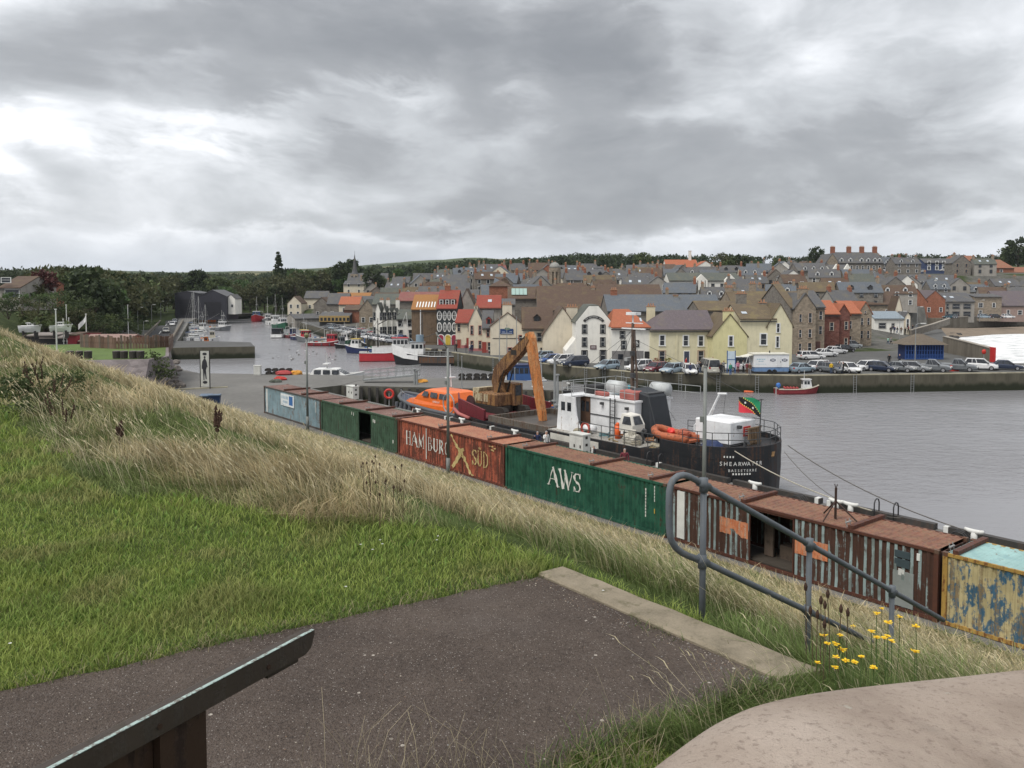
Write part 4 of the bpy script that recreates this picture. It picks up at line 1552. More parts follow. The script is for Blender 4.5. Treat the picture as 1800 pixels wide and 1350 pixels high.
c1 = container(0, 'faded blue container with a white sign board, at the far end of the row', S_BLUE, R_DRK, beams=(4.6, 8.4), frame=worn('brown_blue_frame', (0.1, 0.09, 0.085), (0.1, 0.05, 0.03), .4))
c2 = container(1, 'dark green container with a half open sliding doorway', S_DGRN, R_DRK, door=(6.45, 8.5), beams=(3.2, 7.6, 11.6))
c3 = container(2, 'faded red container with cream HAMBURG SÜD lettering', S_RED, R_RED, beams=(5.2, 10.6), frame=worn('red_frame', (0.15, 0.045, 0.03), (0.1, 0.04, 0.03), .4))
c4 = container(3, 'deep green container with white AWS lettering', S_GRN, R_BRN, beams=(1.6, 7.1, 11.2))
c5 = container(4, 'heavily rusted grey container with orange panels and an open doorway', S_RUST, R_BRN, door=(4.45, 6.6), beams=(4.0, 8.9), frame=F_RUST)
c6 = container(5, 'flaking yellow and blue container with a teal roof', S_YEL, R_TEAL, frame=F_YEL, beams=(.3,))

word('letter', 'AWS', 3.85, .98, 1.02, .92, M_WLET, c4, -.02)
word('letter', 'HAM', 1.15, .95, .95, .86, M_WLET, c3, .03)
word('letter', 'BURG', 4.0, .95, .9, .78, M_WLET, c3, .08)
word('letter', 'SÜD', 9.05, .85, .98, .74, M_YLET, c3, .05)
mb = MB()
strokes_on_wall(mb, [(0, -.28, 0, 1.75, .16)], 3.75, .62, 1, 1, 0)
mb.build('white_streak', M_WLET, c3, fix=False)
mb = MB()
strokes_on_wall(mb, [(0, 1.85, .45, 1.35, .12), (.45, 1.35, .95, .95, .28), (.95, .95, 1.55, .45, .34), (.55, .2, 1.0, .75, .34), (.15, -.2, .55, .2, .3), (1.55, .45, 2.1, -.3, .22), (.95, .92, 1.4, 1.1, .3), (2.1, -.3, 2.45, -.42, .16)], 6.75, .55, 1, 1, 0, .006)
mb.build('star_emblem', M_YLET, c3, fix=False)
for (x, z) in ((11.05, 2.28), (11.25, 2.28), (11.5, 2.2), (11.25, 2.08), (11.38, 2.04)):
 mb = MB()
 strokes_on_wall(mb, [(0, 0, .14, 0, .12)], x - .2, z, 1, 1, 0)
 mb.build('code_mark', M_YLET, c3, fix=False)
for (x, z0, n_, m_) in ((11.05, .75, 9, M_WLET), (11.6, 1.6, 5, M_WLET)):
 for j in range(n_):
  mb = MB()
  strokes_on_wall(mb, [(0, .02, 0, .12, .07)], x, z0 + .16 * j, 1, 1, 0)
  mb.build('code_mark', m_, c4, fix=False)
mb = MB()
strokes_on_wall(mb, [(0, 0, 0, .2, .09)], 11.6, 1.05, 1, 1, 0)
mb.build('code_mark', worn('yellow_mark', (0.5, 0.33, 0.06), amt=.2), c4, fix=False)
for (x, z) in ((5.4, 2.02), (5.7, 1.98), (8.85, 1.86), (9.1, 1.84), (11.75, .72)):
 mb = MB()
 strokes_on_wall(mb, [(0, 0, 0, .22, .07)], x, z, 1, 1, 0)
 mb.build('code_mark', M_WLET, c2, fix=False)

def text_mesh(name, s, size, mat, parent, loc, rot, align='CENTER', ext=.004, sx=1.0):
 cu = bpy.data.curves.new(name, 'FONT')
 cu.body = s
 cu.size = size
 cu.align_x = align
 cu.extrude = ext
 cu.resolution_u = 2
 tmp = bpy.data.objects.new(name, cu)
 COL.objects.link(tmp)
 dg = bpy.context.evaluated_depsgraph_get()
 me = bpy.data.meshes.new_from_object(tmp.evaluated_get(dg))
 bpy.data.objects.remove(tmp)
 bpy.data.curves.remove(cu)
 me.materials.clear()
 me.materials.append(mat)
 o = link(name, me, parent, loc)
 o.rotation_euler = rot
 o.scale = (sx, 1, 1)
 return o

M_BLUE = pm('sign_blue', (0.05, 0.15, 0.38), .5)
sg = MB().box(4.1, 7.0, -.03, .01, 1.25, 2.32).build('sign_board', pm('sign_white', (0.72, 0.74, 0.75), .5), c1)
for z_, h_, xs_ in ((1.88, .26, (4.3, 4.62, 4.94, 5.26, 5.5)), (1.52, .2, (4.6, 4.86, 5.12, 5.38)), (1.34, .06, (4.4, 4.55, 4.7))):
 for x_ in xs_:
  MB().box(x_, x_ + .19, -.036, -.03, z_, z_ + h_).build('faded_print', pm('faded_print', (0.36, 0.46, 0.55), .6), sg)
MB().box(5.95, 6.75, -.036, -.03, 1.42, 2.22).build('sign_emblem', M_BLUE, sg)
for (x, z0, z1, w_) in ((.62, .2, 2.35, .28), (11.35, 1.4, 2.3, .08)):
 MB().box(x, x + w_, -.012, .05, z0, z1).build('pale_strip', M_PALE, c1)
MB().box(.55, .98, -.012, .05, .22, 2.42).build('pale_panel', M_PALE, c5)
M_ORG = worn('orange_panel_paint', (0.62, 0.24, 0.12), (0.66, 0.5, 0.38), .42, 1.2, (0.5, 0.16, 0.07), 2.0, rust2=(0.2, 0.08, 0.04), p2=.5)
for xa, xb in ((2.95, 4.42), (6.65, 8.1)):
 mb = MB()
 xs = corr_pts(xa, xb)
 vs = [(x, corr(x) + .015, z) for z in (1.05, 1.75) for x in xs]
 n = len(xs)
 mb.add(vs, [(i, i + 1, n + i + 1, n + i) for i in range(n - 1)])
 mb.build('orange_panel', M_ORG, c5, fix=False)
mb = MB()
mb.box(10.75, 11.3, -.006, .05, 1.65, 1.95)
mb.box(10.75, 11.3, -.006, .05, 2.0, 2.25)
mb.build('dark_notice', pm('notice_dark', (0.05, 0.07, 0.08), .5), c5)
MB().box(10.9, 11.12, -.006, .05, 1.35, 1.58).build('small_notice', M_PALE, c5)
MB().box(11.55, 11.66, -.006, .05, 2.05, 2.3).build('small_notice', M_PALE, c5)
MB().box(10.7, 11.45, .0, .05, .2, 1.5).build('grey_plate', worn('grey_plate', (0.27, 0.29, 0.28), (0.15, 0.06, 0.04), .3), c5)
MB().prism([(1.9, 2.3), (2.3, 2.62), (2.36, 2.58), (1.98, 2.24)], -.06, -.02, 'y').build('loose_bracket', pm('bracket_grey', (0.3, 0.3, 0.29), .7), c5)

tp = thing('roof_tripod', 'rusty black steel tripod mast on the rusted container roof', 'mast', Q(QS[4] + 7.9, PF + .9, ZQ + CH), QROT)
M_BLK = pm('rusty_black_steel', (0.045, 0.025, 0.02), .7, .4, 5)
MB().cyl((0, 0, 0), (0, 0, 1.25), .05, n=8).build('mast', M_BLK, tp)
for a in (0.3, 2.6, 4.6):
 MB().cyl((cos(a) * .85, sin(a) * .75, 0), (0, 0, .72), .032, n=6).build('leg', M_BLK, tp)
MB().tube([(-.06, 0, 1.4), (0, 0, 1.22), (.06, 0, 1.4)], .02, 6).build('fork', M_BLK, tp)

# ---- lamp posts before the row
M_POST = worn('lamp_post_grey', (0.2, 0.21, 0.2), (0.12, 0.1, 0.07), .3, 2.0, rust2=(0.1, 0.1, 0.09))

def lamp(px, py, top, label, Y=None):
 b = at(px, py, ZQ) if Y is None else atY(px, py, Y)
 h = atY(px, top, b.y).z - ZQ
 t = thing('lamp_post', label, 'lamp post', (b.x, b.y, ZQ))
 mb = MB()
 mb.cyl((0, 0, 0), (0, 0, 1.2), .13, n=10)
 mb.cyl((0, 0, 1.2), (0, 0, h), .1, .075, 10)
 mb.build('pole', M_POST, t, smooth=True)
 MB().box(-.16, .16, -.16, .16, 0, .04).build('base_plate', M_POST, t)
 MB().box(-.2, -.08, -.08, .08, h * .72, h * .72 + .25).build('junction_box', M_POST, t)
 return t, h

t, h = lamp(541, 757, 594, 'slender grey lamp post in front of the faded blue container')
MB().loft([[(r * cos(a * pi / 4), r * sin(a * pi / 4), z) for a in range(8)] for r, z in ((.1, h), (.2, h + .1), (.22, h + .25), (.1, h + .42))]).build('lantern', pm('lantern_olive', (0.16, 0.15, 0.08), .6), t)
t, h = lamp(788, 838, 612, 'slender grey lamp post in front of the red container')
MB().tube([(0, 0, h - .1), (-.25, 0, h + .35), (-.62, 0, h + .75), (-.72, 0, h + 1.0)], [.06, .055, .05, .045], 8).build('arm', M_POST, t, smooth=True)
t, h = lamp(1236, 965, 646, 'slender grey lamp post behind the handrail and before the rusted containers', 34.6)
MB().cyl((0, 0, h), (0, 0, h + .06), .09, n=8).build('cap', M_POST, t)

# ---- furniture along the quay edge behind the row
M_TIM = worn('fender_timber', (0.045, 0.043, 0.04), (0.09, 0.085, 0.075), .4, .3)
M_WHT = worn('white_bollard_paint', (0.66, 0.66, 0.63), (0.3, 0.18, 0.1), .25)
for k in range(14):
 q = -66 + k * 6.1
 mb = MB()
 mb.box(q, q + 5.7, 40.45, 40.8, ZQ + .004, ZQ + .30)
 mb.M = None
 t = thing('edge_beam', 'dark timber kerb beam along the edge of the container quay', 'beam', (0, 0, 0), QROT, 'kerb beams on the container quay')
 mb.build('timber', M_TIM, t)
 for e in ((.02,) if k % 3 else (5.4,)):
  MB().box(q + e, q + e + .22, 40.43, 40.82, ZQ + .006, ZQ + .315).build('end_cap', M_WHT, t)
for (px, py, lb) in [(1470, 868, 'by the tripod'), (1327, 855, 'under the stern of the black ship'), (1495, 893, ''), (1712, 943, 'behind the yellow and blue container'), (735, 727, 'beside the orange boat'), (812, 735, ''), (905, 767, '')]:
 b = atp(px, py, 39.9)
 q = qof(b)
 t = thing('bollard', 'white T shaped mooring bollard ' + (lb or 'on the quay edge behind the containers'), 'bollard', Q(q, 39.9, ZQ), QROT, None if lb else 'white bollards on the quay edge')
 MB().cyl((0, 0, 0), (0, 0, .5), .16, .13, 10).build('stem', M_WHT, t, smooth=True)
 MB().tube([(-.42, 0, .6), (-.25, 0, .55), (0, 0, .52), (.25, 0, .55), (.42, 0, .6)], [.07, .1, .12, .1, .07], 8).build('horn', M_WHT, t, smooth=True)
M_HOOP = pm('hoop_black', (0.04, 0.04, 0.042), .5)
for (px, lb) in [(1140, 'near the men on the quay'), (1540, 'behind the rusted container roof')]:
 for j, dx in enumerate((0, 1.0)):
  b = atp(px, 900, 40.4)
  q = qof(b) + dx
  t = thing('ladder_hoop', 'black steel ladder hoop at the quay edge ' + lb, 'ladder hoop', Q(q, 40.2, ZQ), QROT, 'pair of ladder hoops ' + lb)
  MB().tube([(0, 0, 0), (0, 0, .75), (0, .08, .92), (0, .25, .98), (0, .42, .92), (0, .5, .75), (0, .5, -.6)], .035, 8).build('tube', M_HOOP, t, smooth=True)
  MB().cyl((0, 0, 0), (0, 0, .04), .1, n=8).build('foot_plate', M_HOOP, t)
for (px, lb) in [(1690, 'the last container'), (1405, 'the tripod')]:
 q = qof(atp(px, 930, 40.0))
 t = thing('wire_pot', 'half round black lobster creel lying behind ' + lb, 'creel', Q(q, 39.9, ZQ), QROT)
 mb = MB()
 for j in range(4):
  y = -.28 + j * .19
  mb.tube([(-.4, y, 0), (-.38, y, .2), (-.2, y, .38), (0, y, .42), (.2, y, .38), (.38, y, .2), (.4, y, 0)], .022, 5)
 mb.build('hoops', M_HOOP, t)
 MB().box(-.42, .42, -.3, .3, 0, .04).build('base', M_HOOP, t)
# ================================================================== THE BLACK DREDGER, THE EXCAVATOR, THE LIFEBOAT
SX0, SP0 = -64.0, 45.4
M_HULLB = worn('black_hull_paint', (0.018, 0.02, 0.023), (0.1, 0.06, 0.042), .36, 2.4)
M_SHW = worn('ship_white', (0.74, 0.75, 0.76), (0.45, 0.3, 0.19), .24, 3.0)
M_DECK = worn('deck_grey', (0.36, 0.35, 0.32), (0.26, 0.2, 0.15), .35, .4)
M_HOLD = worn('hold_steel', (0.14, 0.125, 0.105), (0.14, 0.085, 0.055), .45, .8)
M_MAROON = worn('maroon_steel', (0.15, 0.022, 0.03), (0.1, 0.04, 0.035), .35)
M_RAIL = pm('dark_rail', (0.06, 0.062, 0.065), .6)
M_LRAIL = pm('light_rail', (0.33, 0.34, 0.34), .6)
M_FUN = worn('funnel_black', (0.03, 0.034, 0.04), (0.07, 0.06, 0.055), .15, 1.5)
M_RED = pm('signal_red', (0.55, 0.04, 0.03), .5)
M_ORANGE = gloss('lifeboat_orange', (0.8, 0.16, 0.02), .35, .3)
M_DWOOD = pm('door_brown', (0.1, 0.055, 0.035), .7)
M_ROPE = pm('rope_pale', (0.4, 0.37, 0.3), .9)
M_TANK = pm('grey_tank', (0.48, 0.5, 0.5), .5)
M_NAVY = pm('navy_tarpaulin', (0.02, 0.035, 0.1), .6)
GL = glassm()

ship = thing('dredger', 'black hulled dredging ship with white wheelhouse and black funnel moored at the container quay', 'ship', Q(SX0, SP0, 0), QROT)

def hull_rings(stations):
 rings = []
 for x, b, zs, zk in stations:
  rings.append([(x, -b * .55, -1.2), (x, -b * .92, zk), (x, -b, zk + (zs - zk) * .5), (x, -b, zs), (x, b, zs), (x, b, zk + (zs - zk) * .5), (x, b * .92, zk), (x, b * .55, -1.2)])
 return rings

st = [(0.6, 1.6, 3.3, .6), (1.6, 2.6, 3.1, .3), (3.5, 3.5, 2.9, 0), (7, 4, 2.75, -.2), (16, 4, 2.75, -.2), (16.4, 4, 3.15, -.2), (26, 4, 3.2, -.2), (28.4, 4, 3.5, -.1), (29.9, 4, 3.75, 0)]
for k in range(1, 9):
 f = radians(k * 11)
 st.append((29.9 + 4 * sin(f), 4 * cos(f), 3.75 + .08 * k / 8, .1 + .12 * k))
MB().loft(hull_rings(st)).build('hull', M_HULLB, ship)
mb = MB()
pts = [(16.4, -3.85), (26, -3.85), (29, -3.85), (29.9, -3.85)] + [(29.9 + 3.85 * sin(radians(a)), -3.85 * cos(radians(a))) for a in range(15, 170, 15)] + [(29.9, 3.85), (16.4, 3.85)]
mb.prism(pts, 3.1, 3.215, 'z')
mb.build('deck', M_DECK, ship)
mb = MB()
ring_o = [(28.0, -4.02)] + [(29.9 + 4.02 * sin(radians(a)), -4.02 * cos(radians(a))) for a in range(0, 181, 10)] + [(28.0, 4.02)]
ring_i = [(28.0, -3.9)] + [(29.9 + 3.88 * sin(radians(a)), -3.88 * cos(radians(a))) for a in range(0, 181, 10)] + [(28.0, 3.9)]
mb.loft([[(x, y, 3.3) for x, y in ring_o], [(x, y, 4.12) for x, y in ring_o], [(x, y, 4.12) for x, y in ring_i], [(x, y, 3.3) for x, y in ring_i]], cap=False, closed=False)
mb.build('stern_bulwark', M_HULLB, ship)
mb = MB()
mb.box(3.5, 29.9, -4.1, -3.98, 2.2, 2.36)
mb.box(3.5, 29.9, 3.98, 4.1, 2.2, 2.36)
mb.build('rubbing_strake', M_HULLB, ship)
mb = MB()
for y in (-3.6, 3.3):
 mb.box(8.2, 16.2, y, y + .3, 2.75, 3.25)
mb.box(8.2, 8.5, -3.3, 3.3, 2.75, 3.25)
mb.box(15.9, 16.2, -3.3, 3.3, 2.75, 3.25)
mb.build('hold_coaming', M_HOLD, ship)
MB().box(8.5, 15.9, -3.3, 3.3, 2.76, 2.8).build('hold_floor', pm('wet_mud', (0.08, 0.07, 0.06), .5, .3), ship)
for y in (-1, 1):
 mb = MB()
 mb.add([(0.6, 1.5 * y, 3.2), (3.4, 3.4 * y, 2.9), (8, 3.9 * y, 2.75), (8, 3.9 * y, 3.7), (3.4, 3.4 * y, 4.2), (0.6, 1.5 * y, 4.3),
   (0.6, 1.35 * y, 3.2), (3.4, 3.2 * y, 2.9), (8, 3.7 * y, 2.75), (8, 3.7 * y, 3.7), (3.4, 3.2 * y, 4.2), (0.6, 1.35 * y, 4.3)],
     [(0, 1, 4, 5), (1, 2, 3, 4), (6, 7, 10, 11), (7, 8, 9, 10), (5, 4, 10, 11), (4, 3, 9, 10), (2, 8, 9, 3), (0, 6, 11, 5)])
 mb.build('bow_bulwark', M_MAROON, ship, fix=False)
MB().prism([(1.0, -1.6), (3.4, -3.2), (8, -3.7), (8, 3.7), (3.4, 3.2), (1.0, 1.6)], 2.8, 2.95, 'z').build('bow_deck', M_MAROON, ship)
mb = MB()
mb.cyl((2.6, -1.4, 3.6), (2.6, 1.4, 3.6), .42, n=12)
mb.cyl((2.6, -1.5, 3.6), (2.6, -1.4, 3.6), .65, n=12)
mb.cyl((2.6, 1.4, 3.6), (2.6, 1.5, 3.6), .65, n=12)
mb.box(2.1, 3.1, -1.6, 1.6, 2.95, 3.2)
mb.build('windlass', pm('winch_dark', (0.07, 0.035, 0.035), .7), ship)
MB().tube([(3.4, -3.9, 3.3), (4.6, -4.2, 3.0), (6.2, -4.2, 2.8)], .17, 8).build('suction_pipe', pm('pink_pipe', (0.4, 0.12, 0.11), .6), ship, smooth=True)
mb = MB()
for k in range(24):
 a = 2 * pi * k / 24
 b = 2 * pi * (k + 1) / 24
 mb.cyl((2.1 + .9 * cos(a), -3.6, 3.6 + .9 * sin(a)), (2.1 + .9 * cos(b), -3.6, 3.6 + .9 * sin(b)), .06, n=5)
mb.build('bow_hoop', M_LRAIL, ship)
wp = [(16.7, 3.22), (16.95, 5.95), (18.8, 5.86), (18.84, 5.2), (18.95, 4.5), (19.15, 3.95), (19.45, 3.5), (19.85, 3.17), (19.7, 3.05)]
for y0, y1 in ((-3.2, -3.1), (3.1, 3.2)):
 w_ = MB().prism(wp, y0, y1, 'y').build('wing_panel', M_SHW, ship)
 if y0 < 0:
  for xa in (17.22, 17.92):
   MB().box(xa, xa + .44, -3.215, -3.19, 4.75, 5.42).build('window', GL, w_)
MB().prism([(16.75, 3.2), (16.95, 5.95), (17.1, 5.95), (17.1, 3.2)], -3.1, 3.1, 'y').build('wheelhouse_front', M_SHW, ship)
mb = MB()
mb.box(17.1, 18.2, -3.1, 3.1, 5.8, 5.93)
mb.box(18.2, 23.5, -1.6, 2.6, 5.8, 5.93)
mb.build('wheelhouse_roof', M_SHW, ship)
MB().prism([(18.75, -1.5), (23.4, -1.5), (23.4, 2.5), (17.1, 2.5), (17.1, -1.5), (17.6, -1.5), (17.6, -1.1), (18.75, -1.1)], 3.2, 5.8, 'z').build('deckhouse', M_SHW, ship)
d_ = MB().box(17.62, 18.72, -1.5, -1.42, 3.2, 5.75).build('door', M_DWOOD, ship)
for (a, b, c, d2) in ((17.75, 18.1, 4.6, 5.4), (18.25, 18.6, 4.6, 5.4)):
 MB().box(a, b, -1.53, -1.5, c, d2).build('pane', GL, d_)
MB().box(18.76, 23.4, -1.55, -1.5, 4.45, 4.52).build('handhold', M_RAIL, ship)
lad = link('ladder', None, ship)
for x in (21.05, 21.55):
 MB().box(x, x + .07, -1.75, -1.68, 3.2, 5.95).build('stile', M_RAIL, lad)
for k in range(8):
 MB().cyl((21.08, -1.71, 3.5 + k * .3), (21.6, -1.71, 3.5 + k * .3), .022, n=5).build('rung', M_RAIL, lad)
for xa, zz in ((20.0, 5.35), (22.6, 5.25)):
 MB().box(xa, xa + .22, -1.75, -1.5, zz, zz + .18).build('floodlight', M_RAIL, ship)
MB().cyl((22.7, -1.75, 4.3), (22.7, -1.5, 4.3), .55, n=14).build('hose_reel', pm('hose_dark', (0.06, 0.035, 0.035), .7, .5, 8), ship)
mb = MB()
mb.cyl((22.75, -2.6, 3.2), (22.75, -2.6, 4.2), .22, n=12)
mb.cyl((22.75, -2.6, 4.2), (22.75, -2.6, 4.4), .22, .08, n=12)
mb.build('gas_bottle', pm('bottle_orange', (0.7, 0.12, 0.03), .45), ship, smooth=True)
MB().cyl((19.2, -2.6, 3.55), (20.3, -2.6, 3.55), .32, n=12).build('liferaft_canister', M_SHW, ship, smooth=True)
mb = MB()
for k in range(20):
 a, b = 2 * pi * k / 20, 2 * pi * (k + 1) / 20
 mb.cyl((20.5 + .42 * cos(a), -3.72, 3.75 + .42 * sin(a)), (20.5 + .42 * cos(b), -3.72, 3.75 + .42 * sin(b)), .09, n=6)
mb.build('lifebuoy', pm('buoy_red_white', (0.55, 0.1, 0.07), .6, .6, 5), ship)
def railing(parent, pts, h, mat, mids=(.5, 1.0), r=.028, name='railing', step=1.15):
 rl = link(name, None, parent)
 for f in mids:
  MB().tube([Vector(p) + Vector((0, 0, h * f)) for p in pts], r, 5).build('rail', mat, rl)
 for a, b in zip(pts[:-1], pts[1:]):
  a, b = Vector(a), Vector(b)
  n = max(1, round((b - a).length / step))
  for k in range(n):
   p = a.lerp(b, k / n)
   MB().cyl(p, p + Vector((0, 0, h)), r, n=5).build('stanchion', mat, rl)
 MB().cyl(pts[-1], Vector(pts[-1]) + Vector((0, 0, h)), r, n=5).build('stanchion', mat, rl)

railing(ship, [(23.4, -1.5, 5.93), (18.2, -1.5, 5.93), (18.2, -3.0, 5.93), (17.1, -3.0, 5.93), (17.1, 3.0, 5.93), (23.4, 2.5, 5.93), (26, 2.8, 5.93)], 1.05, M_LRAIL)
for (x, y, m_) in ((19.9, .2, M_TANK), (22.9, 1.9, M_TANK)):
 MB().cyl((x - .75, y, 6.55), (x + .75, y, 6.55), .5, n=14).build('tank', m_, ship, smooth=True)
for (x0, x1, y0, y1, z1, m_) in ((17.4, 18.6, -1.0, .6, 6.6, pm('dark_gear', (0.03, 0.03, 0.032), .7)), (18.7, 19.9, 1.1, 2.2, 6.5, pm('turquoise_tarp', (0.05, 0.3, 0.36), .5)), (21.6, 23.1, -1.3, -.3, 6.6, pm('faded_red_box', (0.42, 0.14, 0.12), .7)), (18.9, 20.2, -1.3, -.8, 6.25, pm('faded_red_box', (0.42, 0.14, 0.12), .7)), (21.0, 21.9, .6, 1.4, 6.45, pm('net_green', (0.04, 0.2, 0.13), .9))):
 o = MB().box(x0, x1, y0, y1, 5.93, z1).build('deck_box', m_, ship)
 bv = o.modifiers.new('b', 'BEVEL')
 bv.width = .08
mst = link('mast', None, ship)
mb = MB()
mb.cyl((21.2, .6, 5.93), (21.2, .6, 11.6), .17, .11, 8)
mb.cyl((21.75, .6, 5.93), (21.35, .6, 11.2), .09, .07, 6)
mb.build('pole', pm('mast_brown', (0.1, 0.07, 0.055), .7, .4), mst)
for k in range(9):
 MB().cyl((21.2, .6, 6.6 + k * .5), (21.65 - k * .035, .6, 6.6 + k * .5), .03, n=5).build('rung', M_LRAIL, mst)
mb = MB()
mb.box(20.1, 22.5, .5, .62, 11.1, 11.2)
mb.box(20.5, 22.2, .55, .65, 11.55, 11.62)
mb.build('crossbar', M_SHW, mst)
mb = MB()
mb.box(20.75, 21.75, .3, .9, 12.2, 12.42)
mb.cyl((21.2, .6, 11.6), (21.2, .6, 12.2), .06, n=6)
mb.build('radar', M_SHW, mst)
for (x, z) in ((21.45, 9.1), (20.85, 8.3), (21.5, 7.4)):
 MB().cyl((x, .3, z), (x, .3, z + .35), .2, n=8).build('lamp', M_RAIL, mst)
MB().box(20.7, 21.0, .2, .8, 8.4, 8.9).build('junction_box', M_LRAIL, mst)
for e in ((26.5, -2.5, 4.0), (17.2, -2.8, 6.8), (17.2, 2.8, 6.8)):
 MB().cyl((21.2, .6, 11.0), e, .014, n=4).build('stay', M_RAIL, mst)
o = MB().loft([[(22.0, -.9, 3.2), (24.6, -.9, 3.2), (24.6, 1.6, 3.2), (22.0, 1.6, 3.2)], [(22.2, -.7, 6.75), (24.05, -.7, 6.35), (24.05, 1.3, 6.35), (22.2, 1.3, 6.75)]]).build('funnel', M_FUN, ship)
bv = o.modifiers.new('b', 'BEVEL')
bv.width = .12
MB().box(22.3, 23.9, -.6, 1.2, 6.4, 6.5).build('funnel_mouth', M_RAIL, o)
hut = MB().loft([[(23.2, -2.9, 3.9), (24.5, -2.9, 3.9), (24.5, -1.6, 3.9), (23.2, -1.6, 3.9)], [(23.2, -2.9, 4.4), (24.5, -2.9, 4.4), (24.5, -1.6, 4.4), (23.2, -1.6, 4.4)], [(23.3, -2.75, 5.15), (24.2, -2.75, 5.1), (24.2, -1.75, 5.1), (23.3, -1.75, 5.15)]]).build('crane_cab', worn('cream_white', (0.68, 0.66, 0.6), (0.4, 0.3, 0.2), .15), ship)
mb = MB()
mb.add([(24.53, -2.7, 4.45), (24.53, -1.8, 4.45), (24.25, -1.9, 5.02), (24.25, -2.6, 5.02)], [(0, 1, 2, 3)])
mb.add([(23.5, -2.93, 4.45), (24.4, -2.93, 4.45), (24.15, -2.8, 5.0), (23.55, -2.8, 5.0)], [(0, 1, 2, 3)])
mb.build('window', GL, hut, fix=False)
MB().box(23.4, 24.3, -2.7, -1.8, 3.2, 3.9).build('crane_pedestal', M_RAIL, ship)
mb = MB()
mb.cyl((24.3, -3.3, 3.5), (25.4, -3.3, 3.5), .45, n=12)
mb.cyl((24.85, -3.3, 3.2), (24.85, -3.3, 4.2), .3, n=8)
mb.build('mooring_winch', pm('winch_cream', (0.5, 0.47, 0.4), .8, .5, 5), ship)
o = MB().box(28.8, 31.7, -1.3, 1.5, 3.9, 5.4).build('stern_house', M_SHW, ship)
bv = o.modifiers.new('b', 'BEVEL')
bv.width = .06
MB().box(28.95, 31.55, -1.2, 1.4, 3.2, 3.86).build('stern_house_base', M_SHW, ship)
MB().box(28.78, 31.72, -1.32, 1.52, 3.86, 3.92).build('stern_house_trim', M_RAIL, ship)
rb = MB().box(31.72, 31.76, .1, .85, 4.35, 5.0).build('red_board', M_RED, ship)
for k in range(4):
 MB().box(31.765, 31.775, .2, .75, 4.44 + k * .13, 4.48 + k * .13).build('board_line', M_SHW, rb)
MB().box(31.7, 31.95, -.6, -.35, 4.95, 5.15).build('floodlight', M_RAIL, ship)
mb = MB()
for k in range(8):
 mb.box(32.0, 32.08, .2 + k * .18, .3 + k * .18, 3.2, 4.9)
mb.box(31.98, 32.1, .15, 1.6, 4.85, 4.95)
mb.box(31.98, 32.1, .15, 1.6, 3.9, 4.0)
mb.build('grating', pm('grating_rust', (0.22, 0.15, 0.09), .8, .4), ship)
def lump(mb, c, s, seed, n=10, m=6):
 rg = random.Random(seed)
 rings = []
 for j in range(1, m):
  th = pi * j / m
  rings.append([(c[0] + s[0] * sin(th) * cos(2 * pi * i / n) * rg.uniform(.8, 1.15), c[1] + s[1] * sin(th) * sin(2 * pi * i / n) * rg.uniform(.8, 1.15), c[2] - s[2] * cos(th) * rg.uniform(.85, 1.1)) for i in range(n)])
 mb.loft(rings)
mb = MB()
lump(mb, (31.2, -2.6, 3.75), (.85, .7, .65), 3)
mb.build('tarpaulin', M_NAVY, ship)
mb = MB()
lump(mb, (25.9, -.3, 3.55), (1.5, 1.1, .55), 5)
mb.build('black_sheeting', pm('black_sheet', (0.02, 0.02, 0.022), .5), ship)
for k, (x, y, s_, c_) in enumerate([(27.2, -3.2, .3, (0.3, .27, .2)), (28.2, -3.3, .35, (.2, .15, .09)), (29.2, -3.1, .4, (.35, .33, .28)), (30.1, -3.2, .35, (.12, .1, .08)), (33.0, -1.5, .45, (.08, .06, .05)), (33.4, .2, .5, (.25, .15, .07)), (32.6, -2.2, .4, (.1, .1, .1)), (26.6, -3.0, .25, (.4, .35, .25)), (19.2, -3.3, .3, (.28, .25, .18)), (20.0, -3.0, .3, (.24, .22, .17))]):
 mb = MB()
 lump(mb, (x, y, 3.2 + s_ * .6), (s_ * 1.3, s_, s_ * .8), 20 + k, 8, 5)
 mb.build('deck_gear', pm('deck_gear_%d' % k, c_, .85, .5, 8), ship)
rib = thing('inflatable_boat', 'faded orange inflatable boat lying on the ship deck beside the stern house', 'inflatable boat', Q(SX0 + 26.0, SP0 - 1.9, 3.75), QROT)
M_RIB = worn('faded_orange_rubber', (0.42, 0.12, 0.055), (0.3, 0.12, 0.07), .4, .4)
pr = [(3.2, .75), (1.0, .85), (.35, .7), (0, .35), (-.1, 0), (0, -.35), (.35, -.7), (1.0, -.85), (3.2, -.75)]
MB().tube([(x, y, .32 + .25 * max(0, (1 - x)) ** 2) for x, y in pr], .26, 10).build('tube', M_RIB, rib, smooth=True)
MB().prism([(3.2, .7), (1.0, .75), (.3, .5), (.1, 0), (.3, -.5), (1.0, -.75), (3.2, -.7)], .05, .2, 'z').build('floor', M_RIB, rib)
mb = MB()
lump(mb, (1.2, 0, .55), (.3, .28, .28), 9)
mb.build('float', pm('float_red', (0.75, 0.05, 0.04), .5), rib)
mb = MB()
lump(mb, (2.3, .1, .55), (.6, .4, .3), 12)
mb.build('gear', pm('rib_gear', (0.35, 0.1, 0.06), .8, .5, 6), rib)
mb = MB()
mb.box(.5, .7, -.8, .8, -.55, .06)
mb.box(2.5, 2.7, -.8, .8, -.55, .06)
mb.build('cradle', M_RAIL, rib)
railing(ship, [(19.9, -3.85, 3.2), (23.5, -3.85, 3.2), (27.9, -3.85, 3.25)], 1.05, M_RAIL)
